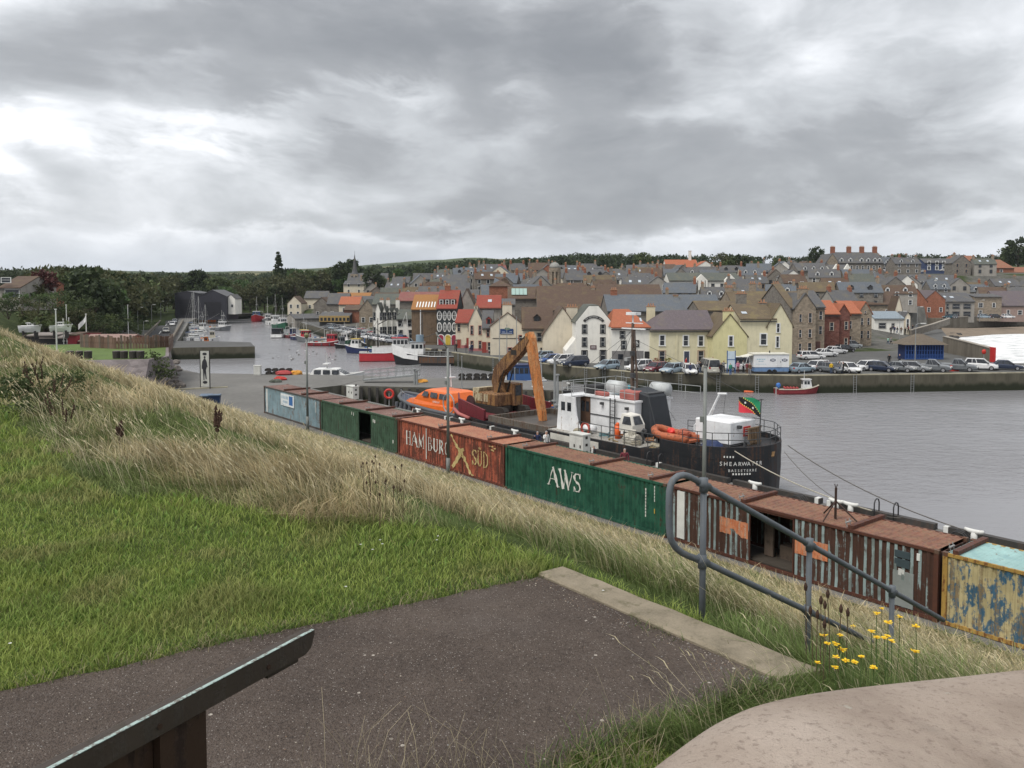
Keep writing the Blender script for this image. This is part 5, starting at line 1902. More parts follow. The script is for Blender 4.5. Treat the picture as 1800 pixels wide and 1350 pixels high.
railing(ship, [(29.9 + 3.95 * sin(radians(a)), -3.95 * cos(radians(a)), 4.1) for a in (0, 30, 60, 90, 120, 150, 180)] + [(27, 3.85, 3.3), (24, 3.85, 3.2)], .9, M_RAIL)
cr = link('deck_crane', None, ship)
mb = MB()
mb.cyl((26.5, 3.1, 3.2), (26.5, 3.1, 4.8), .16, n=8)
mb.cyl((26.5, 3.1, 4.6), (27.35, 3.3, 6.5), .12, .08, n=6)
mb.cyl((26.5, 3.1, 4.2), (26.95, 3.2, 5.4), .06, n=6)
mb.cyl((27.2, 3.3, 6.5), (27.9, 3.4, 6.55), .09, n=6)
mb.build('jib', M_SHW, cr)
MB().box(26.2, 26.9, 2.8, 3.4, 3.9, 4.4).build('motor', M_RAIL, cr)
o = MB().box(16.9, 22.2, -4.06, -4.005, 2.2, 3.0).build('cream_plating', worn('cream_plating', (0.58, 0.56, 0.5), (0.35, 0.25, 0.16), .25, 1.5), ship)
MB().cyl((21.0, -4.09, 2.6), (21.0, -4.05, 2.6), .22, n=14).build('porthole', GL, o)
rs = random.Random(61)
for k in range(9):
 x, y = rs.choice([(rs.uniform(19.5, 23), rs.uniform(-3.6, -2.0)), (rs.uniform(24.5, 28.5), rs.uniform(-3.6, -1.0)), (rs.uniform(29, 33), rs.uniform(-3.2, -1.6))])
 mb = MB()
 R_ = rs.uniform(.22, .42)
 mb.tube([(x + (R_ - .02 * j * .12) * cos(j * .55), y + R_ * sin(j * .55), 3.24 + .012 * j) for j in range(26)], .035, 5)
 mb.build('rope_coil', pm('coil_%d' % (k % 3), [(0.38, 0.34, 0.26), (0.1, 0.2, 0.22), (0.35, 0.16, 0.07)][k % 3], .9), ship)
for k in range(6):
 p = [(rs.uniform(19, 29), rs.uniform(-3.7, -1.2), 3.25)]
 for j in range(6):
  p.append((p[-1][0] + rs.uniform(-.2, .6), max(-3.7, min(2, p[-1][1] + rs.uniform(-.4, .4))), 3.26 + rs.uniform(0, .12)))
 MB().tube(p, .04, 5).build('hose', pm('hose_%d' % (k % 2), [(0.04, 0.04, 0.04), (0.3, 0.22, 0.1)][k % 2], .7), ship)
for (x, y, h_) in ((25.2, -2.6, .9), (26.8, 1.2, 1.1), (28.2, 2.4, .9), (20.6, 3.2, 1.0), (30.9, 2.6, .8), (32.4, -.7, .9)):
 MB().tube([(x, y, 3.2), (x, y, 3.2 + h_), (x + .1, y, 3.32 + h_), (x + .28, y, 3.3 + h_), (x + .3, y, 3.15 + h_)], .11, 7).build('vent_pipe', M_RAIL if h_ < 1 else M_SHW, ship)
for (a, b) in (((21.2, .6, 10.4), (32.6, .6, 6.8)), ((21.2, .6, 11.2), (16.9, 0, 6.0)), ((21.2, .6, 9.0), (24.0, 2.4, 4.2)), ((27.8, 3.4, 6.5), (27.8, 3.0, 4.0))):
 MB().cyl(a, b, .014, n=4).build('wire', M_RAIL, ship)
for k in range(7):
 x = 17.5 + k * 2.3
 mb = MB()
 for j in range(14):
  u, v = 2 * pi * j / 14, 2 * pi * (j + 1) / 14
  mb.cyl((x + .36 * cos(u), -4.17, 1.9 + .36 * sin(u)), (x + .36 * cos(v), -4.17, 1.9 + .36 * sin(v)), .13, n=6)
 mb.build('tyre_fender', pm('tyre', (0.02, 0.02, 0.02), .85), ship)
for k in range(5):
 MB().box(rs.uniform(17.4, 22.5), 0, 0, 0, 0, 0) if False else mb.cyl((17.6 + k * 1.2, 2.2, 5.93), (17.6 + k * 1.2, 2.2, 6.3 + .3 * (k % 3)), .18, n=8).build('drum', pm('drum_%d' % (k % 3), [(0.05, 0.15, 0.3), (0.3, 0.3, 0.3), (0.4, 0.1, 0.05)][k % 3], .6), ship)
M_NAME = pm('name_white', (0.75, 0.75, 0.72), .6)

def stern_text(s, phi0, phi1, z, size):
 n = len(s)
 for i, ch in enumerate(s):
  if ch == ' ':
   continue
  f = radians(phi0 + (phi1 - phi0) * (i + .5) / n)
  x, y = 29.9 + 4.06 * sin(f), -4.06 * cos(f)
  text_mesh('name_letter', ch, size, M_NAME, ship, (x, y, z), (pi / 2, 0, f))

stern_text('SHEARWATER', 36, 78, 2.95, .36)
stern_text('BASSETERRE', 44, 72, 2.56, .24)
for f0, n_, z_, w_ in ((49, 7, 2.36, .1), (41, 4, 3.46, .08)):
 for i in range(n_):
  f = radians(f0 + i * 2.6)
  o = MB().box(-w_ / 2, w_ / 2, -.004, .004, 0, .12).build('blurred_mark', M_NAME, ship, loc=(29.9 + 4.06 * sin(f), -4.06 * cos(f), z_), rz=f)
fl = thing('flag', 'green, black and red diagonal flag flying from a black staff at the ship stern', 'flag', Q(SX0 + 32.6, SP0 + .6, 4.0), QROT)
MB().cyl((0, 0, -.8), (.12, 0, 2.95), .05, .035, 8).build('staff', M_RAIL, fl)
MB().cyl((-.12, 0, 2.85), (.3, 0, 2.92), .03, n=5).build('finial', M_RAIL, fl)
mb = MB()
U, V = 28, 14
fw, fh = 2.0, 1.05
for i in range(U):
 for j in range(V):
  def pt(a, b):
   x, z = a / U, b / V
   return (.05 - fw * x * .93, .22 * sin(x * 6) * x + .3 * x, 2.68 - fh + z * fh + .42 * x * (0.1 - 0) + .12 * sin(x * 4 + .5) - .0 * z + .28 * x)
  x, z = (i + .5) / U, (j + .5) / V
  k = (x + (1 - z)) - 1.0
  k = x - (z) if False else (1 - x) - (1 - z)
  k = (z - x)
  mi = 0 if k > .26 else (1 if k > .2 else (2 if k > -.2 else (1 if k > -.26 else 3)))
  mb.add([pt(i, j), pt(i + 1, j), pt(i + 1, j + 1), pt(i, j + 1)], [(0, 1, 2, 3)], mi)
cl = mb.build('cloth', [pm('flag_green', (0.02, 0.26, 0.12), .8), pm('flag_yellow', (0.7, 0.55, 0.1), .8), pm('flag_black', (0.012, 0.012, 0.014), .8), pm('flag_red', (0.6, 0.04, 0.06), .8)], fl, fix=False)
for (a, b) in ((.36, .36), (.66, .66)):
 x, z = a, b
 c = Vector((.05 - fw * x * .93, .22 * sin(x * 6) * x + .3 * x - .015, 2.68 - fh + z * fh + .042 * x + .12 * sin(x * 4 + .5) + .28 * x))
 mb = MB()
 vs = []
 for k in range(10):
  r = .11 if k % 2 == 0 else .045
  t = pi / 2 + k * pi / 5
  vs.append((c.x + r * cos(t), c.y, c.z + r * sin(t)))
 mb.add(vs, [tuple(range(10))])
 mb.build('star', M_NAME, cl, fix=False)
def rope(a, b, sag, r, label, mat=None):
 a, b = Vector(a), Vector(b)
 o = a.lerp(b, .5)
 x = MB().tube([a.lerp(b, k / 16) - Vector((0, 0, 4 * sag * (k / 16) * (1 - k / 16))) - o for k in range(17)], r, 6).build('mooring_rope', mat or M_ROPE, None, smooth=True)
 x.location = o
 tag(x, label, 'rope')
 return x

P_ = lambda x, y, z: Q(SX0 + x, SP0 + y, z)
rope(P_(33.3, -3.0, 4.0), Q(-20.5, 39.9, ZQ + .45), .35, .035, 'pale thick mooring rope from the ship stern to a quay bollard')
rope(P_(34.4, 1.2, 4.0), Q(-15.5, 39.9, ZQ + .45), .5, .03, 'dark mooring rope stretching over the water behind the ship stern', pm('rope_dark', (0.12, 0.11, 0.1), .9))
rope(P_(34.5, .6, 3.7), Q(-19.0, 39.9, ZQ + .4), 1.0, .02, 'slack thin line hanging from the ship stern over the water', pm('rope_dark', (0.12, 0.11, 0.1), .9))

# ---- excavator on the fore deck
M_EXB = worn('excavator_ochre', (0.3, 0.16, 0.06), (0.14, 0.07, 0.035), .5, 1.2, (0.22, 0.12, 0.06))
M_EXO = worn('excavator_orange', (0.55, 0.2, 0.06), (0.35, 0.14, 0.05), .42, 1.8, (0.5, 0.24, 0.1), rust2=(0.16, 0.07, 0.03))
M_EXC = worn('excavator_cream', (0.5, 0.43, 0.28), (0.2, 0.1, 0.05), .42, 1.2)
M_EXD = pm('excavator_dark', (0.03, 0.026, 0.022), .7, .4, 4)
ex = thing('excavator', 'rusty orange long reach excavator standing on the bow of the ship', 'excavator', Q(SX0 + 5.4, SP0, 2.95), QROT)

def beam2(pts, ths, y0, y1, mat, name, parent):
 """flat box girder along a polyline in the x-z plane"""
 mb = MB()
 n = len(pts)
 rings = []
 for i in range(n):
  a = Vector(pts[max(i - 1, 0)])
  b = Vector(pts[min(i + 1, n - 1)])
  d = (b - a).normalized()
  nn = Vector((-d.y, d.x)) * ths[i] / 2
  p = Vector(pts[i])
  u, v = p + nn, p - nn
  rings.append([(u.x, y0, u.y), (u.x, y1, u.y), (v.x, y1, v.y), (v.x, y0, v.y)])
 mb.loft(rings)
 return mb.build(name, mat, parent)

boom = beam2([(.35, 0.2), (-.1, 1.4), (-.5, 2.7), (-.2, 3.6), (1.2, 4.7), (2.5, 5.6), (3.5, 6.3), (4.2, 6.95)], [.7, .95, 1.0, 1.15, 1.1, 1.0, .8, .45], -.35, .35, M_EXB, 'boom', ex)
stick = beam2([(4.05, 7.4), (4.25, 6.9), (5.0, 3.6), (5.75, .6), (5.95, -.25)], [.55, .85, .75, .6, .4], -.28, .28, M_EXO, 'stick', ex)
for (a, b, r) in (((-.2, -.45, 1.0), (1.0, -.45, 3.9), .09), ((.0, .45, 1.0), (1.2, .45, 3.9), .09), ((2.0, 0, 5.95), (3.95, 0, 7.45), .09), ((4.0, 0, 4.6), (4.35, 0, 6.8), .07)):
 mb = MB()
 a, b = Vector(a), Vector(b)
 mb.cyl(a, a.lerp(b, .6), r, n=8)
 mb.cyl(a.lerp(b, .6), b, r * .6, n=8)
 mb.build('hydraulic_ram', M_EXD, ex)
MB().box(1.9, 2.7, -.36, -.352, 5.35, 5.8).build('boom_badge', M_EXD, boom)
o = MB().box(-2.3, 1.0, -1.3, 1.3, .55, 1.75).build('body', M_EXB, ex)
bv = o.modifiers.new('b', 'BEVEL')
bv.width = .12
MB().loft([[(-2.6, -1.3, .8), (-2.2, -1.35, .6), (-2.2, 1.35, .6), (-2.6, 1.3, .8)], [(-2.8, -1.2, 2.0), (-1.6, -1.3, 2.1), (-1.6, 1.3, 2.1), (-2.8, 1.2, 2.0)]]).build('counterweight', M_EXC, ex)
cab = MB().box(-.2, 1.3, .5, 1.5, .6, 2.6).build('cab', M_EXB, ex)
mb = MB()
mb.box(.0, 1.1, 1.5, 1.52, 1.6, 2.45)
mb.box(1.3, 1.32, .65, 1.35, 1.5, 2.45)
mb.build('window', GL, cab)
MB().cyl((0, 0, 0), (0, 0, .6), 1.1, n=20).build('slew_ring', M_EXD, ex)
for y in (-1.5, 1.0):
 MB().prism([(-2.2, .0), (2.2, 0), (2.45, .3), (2.2, .62), (-2.2, .62), (-2.45, .3)], y, y + .5, 'y').build('track', M_EXD, ex)
for (a, b) in ((-1.9, -1.1), (-.9, -.3)):
 MB().box(a, b, -1.33, -1.3, .9, 1.6).build('vent_panel', M_EXC, ex)
mb = MB()
lump(mb, (6.0, 0, -.45), (.55, .6, .4), 31)
mb.prism([(5.5, -.3), (6.2, -.15), (6.6, -.5), (6.4, -.9), (5.8, -.85)], -.5, .5, 'y')
mb.build('grab_bucket', M_EXD, ex)

# ---- lifeboat
lb = thing('lifeboat', 'orange cabin lifeboat with dark blue hull moored ahead of the dredger', 'lifeboat', Q(-78.6, 47.0, 0), QROT)
M_LHULL = gloss('lifeboat_navy', (0.02, 0.03, 0.06), .35, .2)
M_FEND = pm('fender_grey', (0.1, 0.105, 0.115), .6)
st = [(0, .25, 2.5, 1.3), (1.0, 1.15, 2.3, .7), (2.6, 1.8, 2.1, .3), (5, 2.15, 1.9, 0), (9, 2.2, 1.75, -.1), (13.6, 2.1, 1.75, 0)]
rings = [[(x, -b * .4, -.8), (x, -b * .85, zk), (x, -b, zs), (x, b, zs), (x, b * .85, zk), (x, b * .4, -.8)] for x, b, zs, zk in st]
MB().loft(rings).build('hull', M_LHULL, lb)
MB().tube([(x, -b - .05, zs) for x, b, zs, zk in reversed(st)] + [(x, b + .05, zs) for x, b, zs, zk in st], .2, 8).build('fender', M_FEND, lb, smooth=True)
MB().loft([[(2.8, -1.6, 1.95), (13.3, -1.9, 1.75), (13.3, 1.9, 1.75), (2.8, 1.6, 1.95)], [(3.8, -1.45, 2.45), (13.3, -1.85, 2.35), (13.3, 1.85, 2.35), (3.8, 1.45, 2.45)]]).build('deck', M_ORANGE, lb)
MB().box(5.2, 13.0, -2.12, -2.06, .75, 1.7).build('hull_stripe', M_ORANGE, lb)
cb = MB().loft([[(4.6, -1.5, 2.35), (11.9, -1.7, 2.3), (11.9, 1.7, 2.3), (4.6, 1.5, 2.35)], [(5.3, -1.45, 2.95), (11.9, -1.65, 2.95), (11.9, 1.65, 2.95), (5.3, 1.45, 2.95)], [(6.7, -1.25, 3.62), (11.6, -1.4, 3.68), (11.6, 1.4, 3.68), (6.7, 1.25, 3.62)], [(7.4, -.9, 3.78), (11.2, -1.0, 3.84), (11.2, 1.0, 3.84), (7.4, .9, 3.78)]]).build('cabin', M_ORANGE, lb)
for (a, b) in ((6.35, 7.6), (7.95, 9.3), (9.6, 10.95)):
 MB().add([(a, -1.66, 2.98), (b, -1.68, 2.98), (b - .1, -1.53, 3.5), (a + .35 * (a < 7), -1.52, 3.5)], [(0, 1, 2, 3)]).build('window', GL, cb, fix=False)
MB().add([(5.36, -1.1, 3.06), (5.36, 1.1, 3.06), (6.45, 1.0, 3.52), (6.45, -1.0, 3.52)], [(0, 1, 2, 3)]).build('windscreen', GL, cb, fix=False)
MB().box(5.3, 6.5, -2.15, -2.10, 1.05, 1.55).build('name_panel', M_NAME, lb)
text_mesh('cabin_lettering', 'LIFEBOAT', .3, M_NAME, cb, (9.3, -1.75, 2.5), (pi / 2, 0, 0))
mb = MB()
mb.cyl((9.5, 0, 4.1), (9.3, 0, 6.4), .06, .03, 6)
mb.box(9.2, 9.5, -.6, .6, 5.0, 5.1)
mb.build('aerial_mast', M_SHW, lb)
railing(lb, [(1.2, -1.1, 2.4), (3.0, -1.75, 2.2), (5.2, -2.0, 2.1)], .7, M_LRAIL, (1.0,), .02, 'bow_rail')
for k in range(4):
 MB().cyl((2.2 + k * .9, -2.2, 1.9), (2.2 + k * .9, -2.25, 1.0), .2, n=8).build('hanging_fender', M_FEND, lb)
for (x, y) in ((12.4, -1.2), (12.6, .6), (11.9, 1.4)):
 mb = MB()
 lump(mb, (x, y, 2.6), (.3, .3, .3), int(x * 9), 8, 5)
 mb.build('stern_gear', M_EXD, lb)
M_CAB = worn('cabinet_white', (0.62, 0.62, 0.58), (0.3, 0.2, 0.12), .15)
for (px, py, ptop, lbx, w) in ((1019, 797, 763, 'by the ship wheelhouse', 1.35), (620, 702, 679, 'beside the pier steps', 1.5)):
 b = at(px, py, ZQ)
 if px > 1000:
  b = atp(px, py, 38.3)
 h = min(2.3, atY(px, ptop, b.y).z - ZQ)
 t = thing('control_cabinet', 'white steel control cabinet ' + lbx, 'cabinet', (b.x, b.y, ZQ), QROT)
 o = MB().box(-w / 2, w / 2, -.35, .35, .1, h).build('body', M_CAB, t)
 MB().box(-w / 2 - .05, w / 2 + .05, -.4, .4, h, h + .08).build('lid', M_CAB, t)
 MB().box(-w / 2, w / 2, -.3, .3, 0, .1).build('plinth', M_QUAY, t)
 for dx in (-.3, .3):
  d_ = MB().box(dx - .26, dx + .26, -.37, -.35, .3, h - .2).build('door', M_CAB, t)
  MB().box(dx + .1, dx + .2, -.4, -.37, h * .5, h * .5 + .2).build('handle', M_EXD, d_)
 for z in (.5, 1.0, 1.5):
  MB().box(w / 2, w / 2 + .02, -.1, .1, z, z + .18).build('vent', M_EXD, t)
# ================================================================== HOUSES
W_CREAM = lambda: pm('wall_cream', (0.62, 0.555, 0.44), .9, .14, .8)
W_WHITE = lambda: pm('wall_white', (0.74, 0.72, 0.66), .9, .12, .8)
W_YEL = lambda: pm('wall_yellow', (0.62, 0.575, 0.32), .9, .12, .8)
W_PALEY = lambda: pm('wall_pale_yellow', (0.64, 0.59, 0.41), .9, .12, .8)
W_GREY = lambda: pm('wall_grey_harl', (0.30, 0.28, 0.25), .95, .2, .8)
W_STONE = lambda: stone('wall_grey_stone', (0.19, 0.172, 0.15), 1.3)
W_STONE2 = lambda: stone('wall_tan_stone', (0.26, 0.215, 0.165), 1.3)
W_RED = lambda: stone('wall_red_sandstone', (0.17, 0.075, 0.06), 1.3)
W_BRICK = lambda: stone('wall_brick', (0.26, 0.11, 0.07), 2.5)
W_DARK = lambda: pm('wall_slate_black', (0.035, 0.042, 0.045), .8, .2, 1)
R_SLATE = lambda: roofm('roof_slate', (0.12, 0.12, 0.125))
R_SLATE2 = lambda: roofm('roof_blue_slate', (0.13, 0.145, 0.165), amt=.2)
R_BROWN = lambda: roofm('roof_brown_tile', (0.12, 0.08, 0.06), (0.15, 0.12, 0.06), .4)
R_OLIVE = lambda: roofm('roof_olive_tile', (0.15, 0.115, 0.075), (0.2, 0.16, 0.07), .5)
R_RED = lambda: roofm('roof_red_tile', (0.30, 0.07, 0.05), (0.2, 0.1, 0.06), .3)
R_ORANGE = lambda: roofm('roof_orange_tile', (0.42, 0.14, 0.075), (0.3, 0.13, 0.06), .3)
R_OCHRE = lambda: roofm('roof_ochre_tile', (0.36, 0.17, 0.06), (0.25, 0.15, 0.05), .4)
R_GREEN = lambda: roofm('roof_green_grey', (0.115, 0.125, 0.11), amt=.3)
R_PURP = lambda: roofm('roof_purple_slate', (0.15, 0.125, 0.135), amt=.2)
T_WHITE = lambda: pm('trim_white', (0.72, 0.72, 0.7), .6, .06)
T_DARK = lambda: pm('trim_black', (0.03, 0.028, 0.028), .6, .1)
T_RED = lambda: pm('trim_red', (0.3, 0.06, 0.05), .6, .1)
T_SAND = lambda: pm('trim_sandstone', (0.38, 0.28, 0.21), .8, .15)
M_POT = pm('chimney_pot', (0.36, 0.2, 0.12), .85, .2)
M_GUT = pm('gutter_dark', (0.04, 0.04, 0.042), .6)
WCACHE = {}

def window(parent, x, y, z, w, h, trim, rz=0.0, pane=True, thick=.09, bars=True, name='window'):
 """surround standing proud of the wall, with the glass set back in it; faces local -y"""
 key = (round(w, 2), round(h, 2), trim.name, round(thick, 2), bars)
 if key not in WCACHE:
  t = thick * (1 if w > .5 else .7)
  mb = MB()
  mb.box(-w / 2 - t, -w / 2, -.07, .03, -.02, h + t)
  mb.box(w / 2, w / 2 + t, -.07, .03, -.02, h + t)
  mb.box(-w / 2, w / 2, -.07, .03, h, h + t)
  mb.box(-w / 2 - t * 1.3, w / 2 + t * 1.3, -.12, .03, -t, -.02)
  mf = mb.mesh('window', [trim])
  mb = MB()
  mb.box(-w / 2, w / 2, -.02, .02, -.02, h)
  mp = mb.mesh('pane', [glassm()])
  mr = None
  if bars:
   mb = MB()
   mb.box(-w / 2, w / 2, -.045, -.021, h * .48, h * .48 + .06)
   mb.box(-w / 2, -w / 2 + .05, -.045, -.021, -.02, h)
   mb.box(w / 2 - .05, w / 2, -.045, -.021, -.02, h)
   mr = mb.mesh('sash', [pm('sash_white', (0.6, 0.6, 0.58), .6)])
  WCACHE[key] = (mf, mp, mr)
 mf, mp, mr = WCACHE[key]
 o = link(name, mf, parent, (x, y, z), rz)
 if pane:
  link('pane', mp, o)
  if mr:
   link('sash', mr, o)
 else:
  link('pane', mp, o)
 return o

def chimney(parent, x, y, z0, z1, w=1.3, d=.65, mat=None, pots=3, rz=0):
 c = MB().box(-w / 2, w / 2, -d / 2, d / 2, z0 - z1, 0).build('chimney', mat or W_STONE2(), parent, loc=(x, y, z1), rz=rz)
 mb = MB()
 mb.box(-w / 2 - .07, w / 2 + .07, -d / 2 - .07, d / 2 + .07, -.03, .12)
 for k in range(pots):
  px = (k - (pots - 1) / 2) * w / max(pots, 1) * .9
  mb.cyl((px, 0, .1), (px, 0, .55), .13, .1, 7)
 mb.build('chimney_pots', M_POT, c)
 return c

def roof_gable(mb, w, d, he, hr, ridge, ov=.25, th=.16, hipL=0.0, hipR=0.0):
 """two slopes with thickness; ridge 'x' along the width or 'y' front to back"""
 if ridge == 'x':
  a, b = w / 2, d / 2
 else:
  a, b = d / 2, w / 2
 s = (hr - he) / b
 oz = s * ov

 def P(x, y, z):
  return (x, y, z) if ridge == 'x' else (y, x, z)
 for sg in (-1, 1):
  lo = [P(-a - ov * .5, sg * (b + ov), he - oz), P(a + ov * .5, sg * (b + ov), he - oz)]
  hi = [P(-a - ov * .5 + hipL, 0, hr), P(a + ov * .5 - hipR, 0, hr)]
  vs = [lo[0], lo[1], hi[1], hi[0]]
  vs2 = [(x, y, z + th) for x, y, z in vs]
  mb.add(vs + vs2, [(0, 1, 2, 3), (4, 5, 6, 7), (0, 1, 5, 4), (1, 2, 6, 5), (2, 3, 7, 6), (3, 0, 4, 7)])
 for hip, e, sg in ((hipL, -a - ov * .5, -1), (hipR, a + ov * .5, 1)):
  if hip:
   mb.add([P(e, -b - ov, he - oz + th), P(e, b + ov, he - oz + th), P(e - sg * hip, 0, hr + th)], [(0, 1, 2)])

def house(label, loc, w, d, he, hr, rz=0.0, ridge='x', wall=None, roof=None, trim=None, wins=(), side_wins=(), doors=(), chims=(), hip=(0, 0), group=None, name='house', pane=True, flat=0.0, base=None, thick=.09, skylights=(), gutter=True, dormers=()):
 wall, roof, trim = wall or W_STONE(), roof or R_SLATE(), trim or T_WHITE()
 t = thing(name, label, 'house', loc, rz, group)
 mb = MB()
 a, b = w / 2, d / 2
 if ridge == 'x':
  if hip[0] or hip[1]:
   prof = None
  pl = [(-b, -1.5), (-b, he), (0, hr), (b, he), (b, -1.5)]
  if hip[0] and hip[1]:
   mb.box(-a, a, -b, b, -1.5, he)
  elif hip[0] or hip[1]:
   mb.box(-a, a, -b, b, -1.5, he)
   e = a if hip[0] else -a
   sg = -1 if hip[0] else 1
   mb.add([(e, -b, he), (e, b, he), (e, 0, hr), (e + sg * .3, -b, he), (e + sg * .3, b, he), (e + sg * .3, 0, hr)], [(0, 1, 2), (3, 4, 5), (0, 2, 5, 3), (1, 2, 5, 4)])
  else:
   mb.prism(pl, -a, a, 'x')
 else:
  if flat:
   pl = [(-a, -1.5), (-a, he), (-flat, hr), (flat, hr), (a, he), (a, -1.5)]
  else:
   pl = [(-a, -1.5), (-a, he), (0, hr), (a, he), (a, -1.5)]
  mb.prism(pl, -b, b, 'y')
 mb.build('wall', wall, t)
 mb = MB()
 if flat:
  s = (hr - he) / (a - flat)
  for sg in (-1, 1):
   vs = [(sg * (a + .2), -b + .12, he - .2 * s), (sg * flat, -b + .12, hr), (sg * flat, b, hr), (sg * (a + .2), b, he - .2 * s)]
   v2 = [(x, y, z + .16) for x, y, z in vs]
   mb.add(vs + v2, [(0, 1, 2, 3), (4, 5, 6, 7), (0, 1, 5, 4), (1, 2, 6, 5), (2, 3, 7, 6), (3, 0, 4, 7)])
  mb.box(-flat, flat, -b + .12, b, hr + .004, hr + .15)
 else:
  roof_gable(mb, w, d, he + .01, hr + .01, ridge, hipL=hip[0], hipR=hip[1])
 rf = mb.build('roof', roof, t)
 if ridge == 'x' and gutter:
  MB().box(-a - .1, a + .1, -b - .34, -b - .2, he - .42, he - .28).build('gutter', M_GUT, t)
 for (x, y, z0, z1, *kw) in chims:
  chimney(rf, x, y, z0, z1, *(kw or []))
 for (x, z, ww, hh) in wins:
  window(t, x, -b - .005, z, ww, hh, trim, 0, pane, thick, bars=pane)
 for (sd, y, z, ww, hh) in side_wins:
  window(t, sd * (a + .005), y, z, ww, hh, trim, pi / 2 * sd, pane, thick, bars=pane)
 for (x, ww, hh, col) in doors:
  dr = MB().box(x - ww / 2, x + ww / 2, -b - .04, -b + .02, 0, hh).build('door', col, t)
  mb = MB()
  mb.box(x - ww / 2 - .1, x - ww / 2, -b - .07, -b + .02, 0, hh + .1)
  mb.box(x + ww / 2, x + ww / 2 + .1, -b - .07, -b + .02, 0, hh + .1)
  mb.box(x - ww / 2, x + ww / 2, -b - .07, -b + .02, hh, hh + .1)
  mb.build('door_frame', trim, dr)
 if base:
  MB().box(-a - .02, a + .02, -b - .025, -b + .02, 0, base[0]).build('base_course', base[1], t)
 for (x, f, ww, hh) in skylights:
  if ridge == 'x':
   y = -b * (1 - f)
   z = he + (hr - he) * f + .19
   s = atan2(hr - he, b)
   sk = MB().box(-ww / 2, ww / 2, -hh / 2, hh / 2, 0, .06).build('skylight', pm('skylight_glass', (0.45, 0.5, 0.55), .2), rf, loc=(x, y, z))
   sk.rotation_euler = (s, 0, 0)
 for (x, f, ww, hh) in dormers:
  y = -b * (1 - f)
  z = he + (hr - he) * f
  dm = link('dormer', None, rf, (x, y, z))
  MB().prism([(-ww / 2, -.3), (-ww / 2, hh), (0, hh + ww * .45), (ww / 2, hh), (ww / 2, -.3)], 0, b * .55, 'y').build('dormer_wall', trim, dm)
  mb = MB()
  for sg in (-1, 1):
   mb.add([(sg * (ww / 2 + .12), -.12, hh - .08), (0, -.12, hh + ww * .45 + .05), (0, b * .6, hh + ww * .45 + .05), (sg * (ww / 2 + .12), b * .6, hh - .08)], [(0, 1, 2, 3)])
  mb.build('dormer_roof', roof, dm, fix=False)
  MB().box(-ww * .3, ww * .3, -.04, .0, .15, hh - .05).build('pane', glassm(), dm)
 return t

HN = 0

def hpx(label, x0, x1, yb, ye, yr, dep, wallz=ZQ, Y=None, **kw):
 """house whose front spans photo columns x0..x1 with base, eaves and ridge rows; stands at its own distance"""
 if Y is None:
  Y = at((x0 + x1) / 2, yb, wallz).y
 l, r = atY(x0, yb, Y), atY(x1, yb, Y)
 z0 = wallz if Y is None else l.z
 w = (r - l).length
 he = atY(x0, ye, Y).z - z0
 rid = kw.get('ridge', 'x')
 hr = atY(x0, yr, Y + (dep / 2 if rid == 'x' else 0)).z - z0
 rz = kw.pop('rz', 0.0)
 global HN
 HN += 1
 c = (l + r) / 2 - Vector((0, .017 * (HN % 9) + (.1 if rid == 'y' else 0), 0))
 fwd = Vector((-sin(rz), cos(rz), 0))
 loc = c + fwd * dep / 2
 loc.z = z0
 return house(label, loc, w / max(.35, cos(rz)), dep, he, hr, rz, **kw), w, he

def grid(w, cols, zs, ww, hh, skip=()):
 return [((c - .5) * w, z, ww, hh) for z in zs for c in cols if (c, z) not in skip]

# ------------------------------------------------------------------ front row along the town quay (distinct houses)
M_REDD = pm('door_red', (0.28, 0.05, 0.04), .6)
M_BRND = pm('door_brown2', (0.12, 0.06, 0.05), .6)

for k, (xa, xb, pk) in enumerate([(657, 672, 533), (671, 681, 540), (680, 690, 543), (687, 700, 543)]):
 t, w, he = hpx(['tall white gable', 'narrow white gable beside the tall one', 'low white gable between two others', 'white gable joined to a long white house'][k] + ' behind the harbour car park', xa, xb, 597 - k * .5, 556, pk, 9, ridge='y', wall=W_WHITE(), roof=R_GREEN(), trim=T_DARK(), thick=.05,
         wins=[((xb - xa) * .02 * s, z, .55, 1.7) for s in (-2.6 if k == 0 else -1.2, 2.6 if k == 0 else 1.2) for z in (1.2, 4.6)][:4], chims=[(0, 1.5, 6, 9.2, .9, .6, W_WHITE(), 2)] if k != 2 else [])
hpx('long low white house with a green-grey roof behind the red trawler', 698, 726, 601, 561, 545, 8, wall=W_WHITE(), roof=R_GREEN(), trim=T_DARK(), wins=[(-1, 3.6, .9, 1.2), (1, 3.6, .9, 1.2), (-1, 1, .9, 1.6), (1.2, 1, .9, 1.6)])
t, w, he = hpx('brown timber clad warehouse under an ochre tiled roof', 724, 768, 606, 544, 519, 13, wall=pm('wall_board_brown', (0.17, 0.12, 0.08), .9, .3, 2), roof=R_OCHRE(), wins=[], trim=T_DARK())
b_ = 13 / 2
M_BOARD = pm('cladding_board', (0.19, 0.135, 0.09), .9, .35, 1.5)
for k in range(22):
 x = -w / 2 + (k + .5) * w / 22
 MB().box(x - .09, x + .09, -b_ - .07, -b_, 0.6, he - .05).build('cladding_board', M_BOARD, t)
rf_ = [c for c in t.children if c.name.startswith('roof')][0]
for k in range(8):
 s_ = MB().box(-.12, .12, -1.3, 1.3, 0, .12).build('skylight_strip', T_WHITE(), rf_, loc=(-w / 2 + 1 + k * w / 8.5, -b_ * .72, he + .95))
 s_.rotation_euler = (atan2(3.0, b_), 0, 0)
MB().cyl((w * .36 - w / 2, -b_ - .15, .4), (w * .36 - w / 2, -b_ - .15, he), .12, n=8).build('downpipe', T_WHITE(), t)
